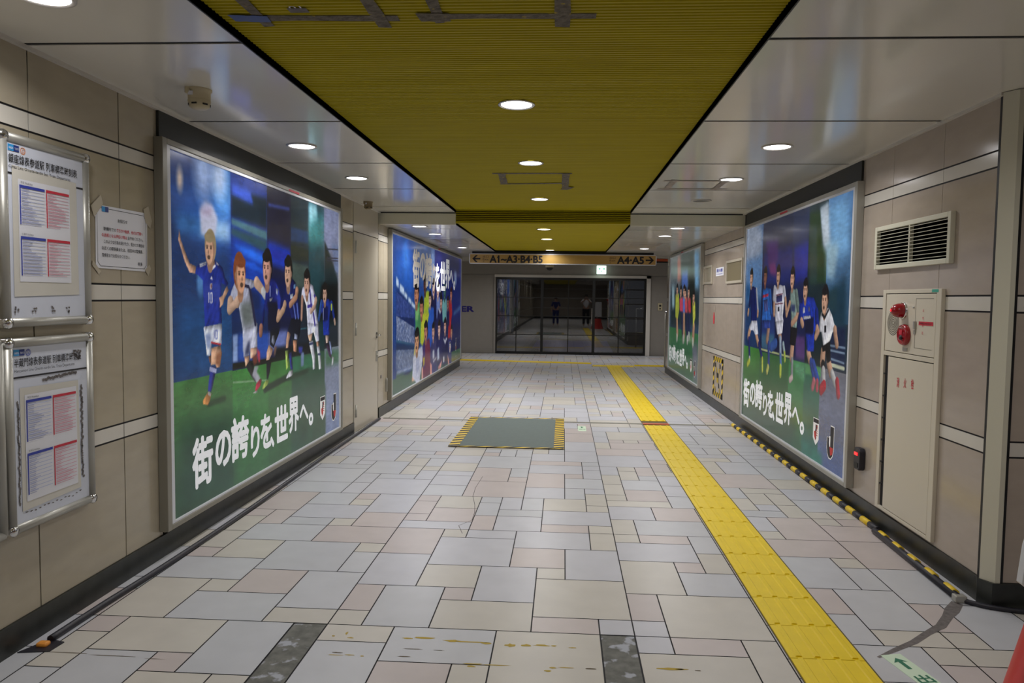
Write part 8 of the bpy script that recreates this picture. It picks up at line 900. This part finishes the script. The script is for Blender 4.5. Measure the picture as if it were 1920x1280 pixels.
# floor plate with hazard tape
p = thing('floor_plate', 'dark grey-green plate edged with black and yellow hazard tape on the floor', 'floor plate', (-.54, 7.72, 0))
bm = bm_(); prism(bm, [(-1.02, 6.90, 0), (-.03, 6.90, 0), (-.05, 8.56, 0), (-1.04, 8.56, 0)], (0, 0, .008)); obj('plate', bm, 'mat_green', p)
for o_, a_, b_, L_, W_, pi_ in (((-1.10, 6.865, .009), (0, 1, 0), (1, 0, 0), 1.74, .10, .13), ((-.075, 6.865, .009), (0, 1, 0), (1, 0, 0), 1.74, .10, .11), ((-1.10, 6.86, .0095), (1, 0, 0), (0, 1, 0), 1.12, .045, .18), ((-1.10, 8.565, .0095), (1, 0, 0), (0, 1, 0), 1.12, .045, .18)):
    bm = bm_(); hazard_strip(bm, o_, a_, b_, L_, W_, pitch=pi_, slant=.5 if a_[1] else 2.2, off=-.0006 if a_[1] else .0006); obj('hazard_tape', bm, ['hazard_yellow', 'hazard_black'], p)
# luminous floor labels
def floor_label(label, x, y, L_, txt, rot=0):
    t = thing('floor_guide_label', label, 'floor label', (x, y, 0)); bm = bm_(); box(bm, x, x + .09, y - L_, y, 0, .0015); obj('label_plate', bm, 'lum_green', t); bm = bm_(); z = .0022
    poly(bm, [(x + .012, y - .075, z), (x + .035, y - .045, z), (x + .035, y - .062, z), (x + .078, y - .062, z), (x + .078, y - .088, z), (x + .035, y - .088, z), (x + .035, y - .105, z)] if False else [(x + .045, y - .03, z), (x + .015, y - .065, z), (x + .036, y - .06, z), (x + .036, y - .12, z), (x + .054, y - .12, z), (x + .054, y - .06, z), (x + .075, y - .065, z)])
    text_into(bm, txt, (x + .012, y - .225, z - .001), (1, 0, 0), (0, 1, 0), .06, .068, bold=.02, off=.001); obj('printed_arrow', bm, 'ink_green', t); t.rotation_euler = (0, 0, rot)
floor_label('pale green luminous arrow label on the floor at the bottom right', 1.325, 2.970, .40, '出', .23); floor_label('small pale green label on the floor right of the dark plate', .18, 8.17, .30, '出口')
# bumper on the right, cables
b = thing('bumper_rail', 'black and yellow striped edge guard along the foot of the right wall', 'edge guard', (1.96, 6, 0))
def bumper(y0, y1, x0, x1, pitch, r, ph=0):
    n_ = int((y1 - y0) / pitch)
    for k in range(n_ * 2):
        s0, s1 = k / (2 * n_), (k + 1) / (2 * n_); A = Vector((x0 + (x1 - x0) * s0, y0 + (y1 - y0) * s0, r * .8)); B = Vector((x0 + (x1 - x0) * s1, y0 + (y1 - y0) * s1, r * .8))
        bm = bm_(); tube(bm, [A, B], r, 12, caps=True); obj('yellow_band' if k % 2 else 'black_band', bm, 'hazard_yellow' if k % 2 else 'rubber', b)
bumper(4.60, 8.40, 2.005, 1.975, .235, .0205)
bm = bm_(); tube(bm, [(1.945, 3.56, .018), (1.975, 4.58, .018)], .02, 12); obj('rubber_core', bm, 'rubber', b)
for k in range(5):
    y = 3.60 + k * .205; x = 1.947 + k * .006; bm = bm_(); tube(bm, [(x + .006, y, .021), (x + .009, y + .095, .021)], .0215, 12); obj('yellow_band', bm, 'hazard_yellow', b)
bm = bm_(); box(bm, 1.92, 1.975, 3.53, 3.575, 0, .035); obj('end_cap', bm, 'steel', b, bevel=.006)
def cable(name, label, pts_, r):
    bm = bm_(); P_ = [Vector(q) for q in pts_]; out_ = []
    for i in range(len(P_) - 1):
        p0, p1, p2, p3 = P_[max(i - 1, 0)], P_[i], P_[i + 1], P_[min(i + 2, len(P_) - 1)]
        for k in range(8):
            t_ = k / 8; out_.append(.5 * ((2 * p1) + (-p0 + p2) * t_ + (2 * p0 - 5 * p1 + 4 * p2 - p3) * t_ ** 2 + (-p0 + 3 * p1 - 3 * p2 + p3) * t_ ** 3))
    out_.append(P_[-1]); tube(bm, out_, r, 10); return tag(obj(name, bm, 'rubber'), label, 'cable')
cable('floor_cable', 'thick dark cable lying along the foot of the left wall', [(-2.105, 2.80, .013), (-2.10, 3.15, .013), (-2.085, 3.6, .013), (-2.08, 4.5, .013), (-2.105, 5.6, .013), (-2.12, 6.45, .013), (-2.13, 7.4, .013), (-2.14, 8.3, .013)], .015)
cable('floor_cable', 'dark cable on the floor running off to the right from the corner', [(1.96, 3.545, .011), (2.05, 3.475, .011), (2.25, 3.42, .011), (2.6, 3.36, .011), (3.4, 3.3, .011)], .012)
e_ = thing('cable_end', 'orange-taped end of the dark cable at the bottom left', 'cable end', (-2.11, 2.77, 0)); bm = bm_(); prism(bm, [(-2.17, 2.70, 0), (-2.05, 2.72, 0), (-2.045, 2.80, 0), (-2.12, 2.82, 0)], (0, 0, .004)); obj('black_tape', bm, 'rubber', e_)
bm = bm_(); box(bm, -2.13, -2.085, 2.745, 2.78, 0, .02); obj('orange_tape', bm, mat('orange_tape', (230, 150, 60), .5, noise=.15, nscale=60), e_, 'crumpled orange tape', bevel=.008)
# sign stand at the right edge
c_ = thing('sign_stand', 'red tapered stand with a white board cut by the right edge of the photo', 'sign stand', (1.632, 2.2, 0))
bm = bm_(); lathe(bm, (1.632, 2.2, 0), (0, 0, 1), [(.31, 0), (.31, .02), (.29, .03), (.19, .48), (.18, .49), (0, .49)], 40); obj('stand_base', bm, 'red_paint', c_)
bm = bm_(); prism(bm, [(1.398, 2.2, .728), (1.386, 2.2, .612), (1.45, 2.2, .565), (1.85, 2.2, .565), (1.85, 2.2, 1.3), (1.56, 2.2, 1.3)], (0, .03, 0)); obj('board', bm, 'frame_white', c_, bevel=.003)
bm = bm_(); tube(bm, [(1.632, 2.215, .45), (1.632, 2.215, .62)], .03, 14); obj('post', bm, 'steel', c_)
# ================================================================ PEOPLE mirrored in the gate glass
def person(label, x, y, h, top, legs, arms_up):
    """standing figure facing +y"""
    t = thing('person', label, 'person', (x, y, 0)); k = h / 1.7
    def skin_obj(name, joints, edges, mt, parent, sub=1):
        me = bpy.data.meshes.new(name); me.from_pydata([(x + a * k, y + b * k, c * k) for a, b, c, r in joints], edges, []); me.materials.append(M(mt))
        o = bpy.data.objects.new(name, me); COL.objects.link(o)
        o.modifiers.new('skin', 'SKIN').use_smooth_shade = True
        sv = me.skin_vertices[0].data if me.skin_vertices else None
        if sv is None: me.attributes; bm = bmesh.new(); bm.from_mesh(me); bm.verts.layers.skin.verify(); bm.to_mesh(me); bm.free(); sv = me.skin_vertices[0].data
        for i, j in enumerate(joints): sv[i].radius = (j[3] * k, j[3] * k * (.8 if name in ('body', 'shirt') and i < 4 else 1)); sv[i].use_root = i == 0
        s_ = o.modifiers.new('sub', 'SUBSURF'); s_.levels = s_.render_levels = sub
        o.parent = parent; o.matrix_parent_inverse = Matrix.Translation(-Vector(t.location)); return o
    el = [(-.26, .18, 1.24, .045), (.26, .18, 1.24, .045)] if arms_up else [(-.25, .02, 1.12, .045), (.25, .0, 1.12, .045)]
    wr = [(-.07, .32, 1.42, .032), (.07, .32, 1.42, .032)] if arms_up else [(-.24, .16, .92, .032), (.12, .22, 1.1, .032)]
    J = [(0, 0, .95, .15), (0, 0, 1.15, .14), (0, -.01, 1.34, .16), (0, 0, 1.47, .06), (0, .02, 1.56, .085), (0, .02, 1.64, .075),
         (-.18, -.01, 1.38, .055), el[0], wr[0], (.18, -.01, 1.38, .055), el[1], wr[1],
         (-.1, 0, .86, .09), (-.11, .02, .48, .06), (-.12, -.01, .09, .042), (-.13, .12, .04, .035), (.1, 0, .86, .09), (.11, .03, .48, .06), (.12, .0, .09, .042), (.13, .13, .04, .035)]
    E_ = [(0, 1), (1, 2), (2, 3), (3, 4), (4, 5), (2, 6), (6, 7), (7, 8), (2, 9), (9, 10), (10, 11), (0, 12), (12, 13), (13, 14), (14, 15), (0, 16), (16, 17), (17, 18), (18, 19)]
    for side, i in ((-1, 8), (1, 11)):
        bx, by, bz, _ = J[i]; up = (0, .02, .05) if arms_up else (0, .02, -.06)
        for f_ in range(4):
            q = len(J); dx = side * (f_ - 1.5) * .018; ln = (.8, .95, 1, .85)[f_]
            J += [(bx + dx, by + up[1], bz + up[2], .011), (bx + dx, by + up[1] * 2 + .02, bz + up[2] + up[2] * ln * .9, .009)]; E_ += [(i, q), (q, q + 1)]
        q = len(J); J += [(bx - side * .045, by + .03, bz + up[2] * .5, .011), (bx - side * .055, by + .05, bz + up[2] * 1.0, .01)]; E_ += [(i, q), (q, q + 1)]
    skin_obj('body', J, E_, 'skin', t, 1)
    skin_obj('shirt', [(0, 0, .93, .165), (0, 0, 1.15, .155), (0, -.01, 1.34, .175), (0, 0, 1.43, .08), (-.18, -.01, 1.38, .07), tuple(el[0][:3]) + (.06,), (.18, -.01, 1.38, .07), tuple(el[1][:3]) + (.06,)], [(0, 1), (1, 2), (2, 3), (2, 4), (4, 5), (2, 6), (6, 7)], top, t)
    skin_obj('trousers', [(0, 0, .93, .155), (-.1, 0, .84, .105), (-.11, .02, .48, .08), (-.12, -.01, .1, .07), (.1, 0, .84, .105), (.11, .03, .48, .08), (.12, 0, .1, .07)], [(0, 1), (1, 2), (2, 3), (0, 4), (4, 5), (5, 6)], legs, t)
    bm = bm_(); lathe(bm, (x, y, 1.60 * k), (0, -.25, 1), [(.088 * k, -.03), (.096 * k, .02), (.085 * k, .07), (.05 * k, .105), (0, .115)], 20); obj('hair', bm, 'hair', t)
    bm = bm_()
    for s_ in (-1, 1): lathe(bm, (x + s_ * .03 * k, y + .098 * k, 1.60 * k), (0, 1, 0), [(.011, 0), (.007, .006), (0, .008)], 10)
    prism(bm, [(x - .012, y + .095 * k, 1.555 * k), (x + .012, y + .095 * k, 1.555 * k), (x, y + .095 * k, 1.595 * k)], (0, .03, 0)); prism(bm, [(x - .022, y + .09 * k, 1.525 * k), (x + .022, y + .09 * k, 1.525 * k), (x, y + .09 * k, 1.532 * k)], (0, .012, 0)); obj('face', bm, 'face_dark', t)
    return t
mat('skin', (205, 160, 135), .5); mat('hair', (24, 20, 20), .6); mat('face_dark', (120, 70, 60), .6)
mat('shirt_white', (225, 225, 228), .7); mat('jacket_blue', (36, 50, 130), .7); mat('trousers_dark', (26, 28, 40), .7)
person('person in a white shirt and dark trousers with raised hands, mirrored in the gate glass', 1.18, -.75, 1.68, 'shirt_white', 'trousers_dark', True)
person('person in a blue jacket mirrored in the gate glass, left of the other', -.42, -.9, 1.52, 'jacket_blue', 'jacket_blue', False)
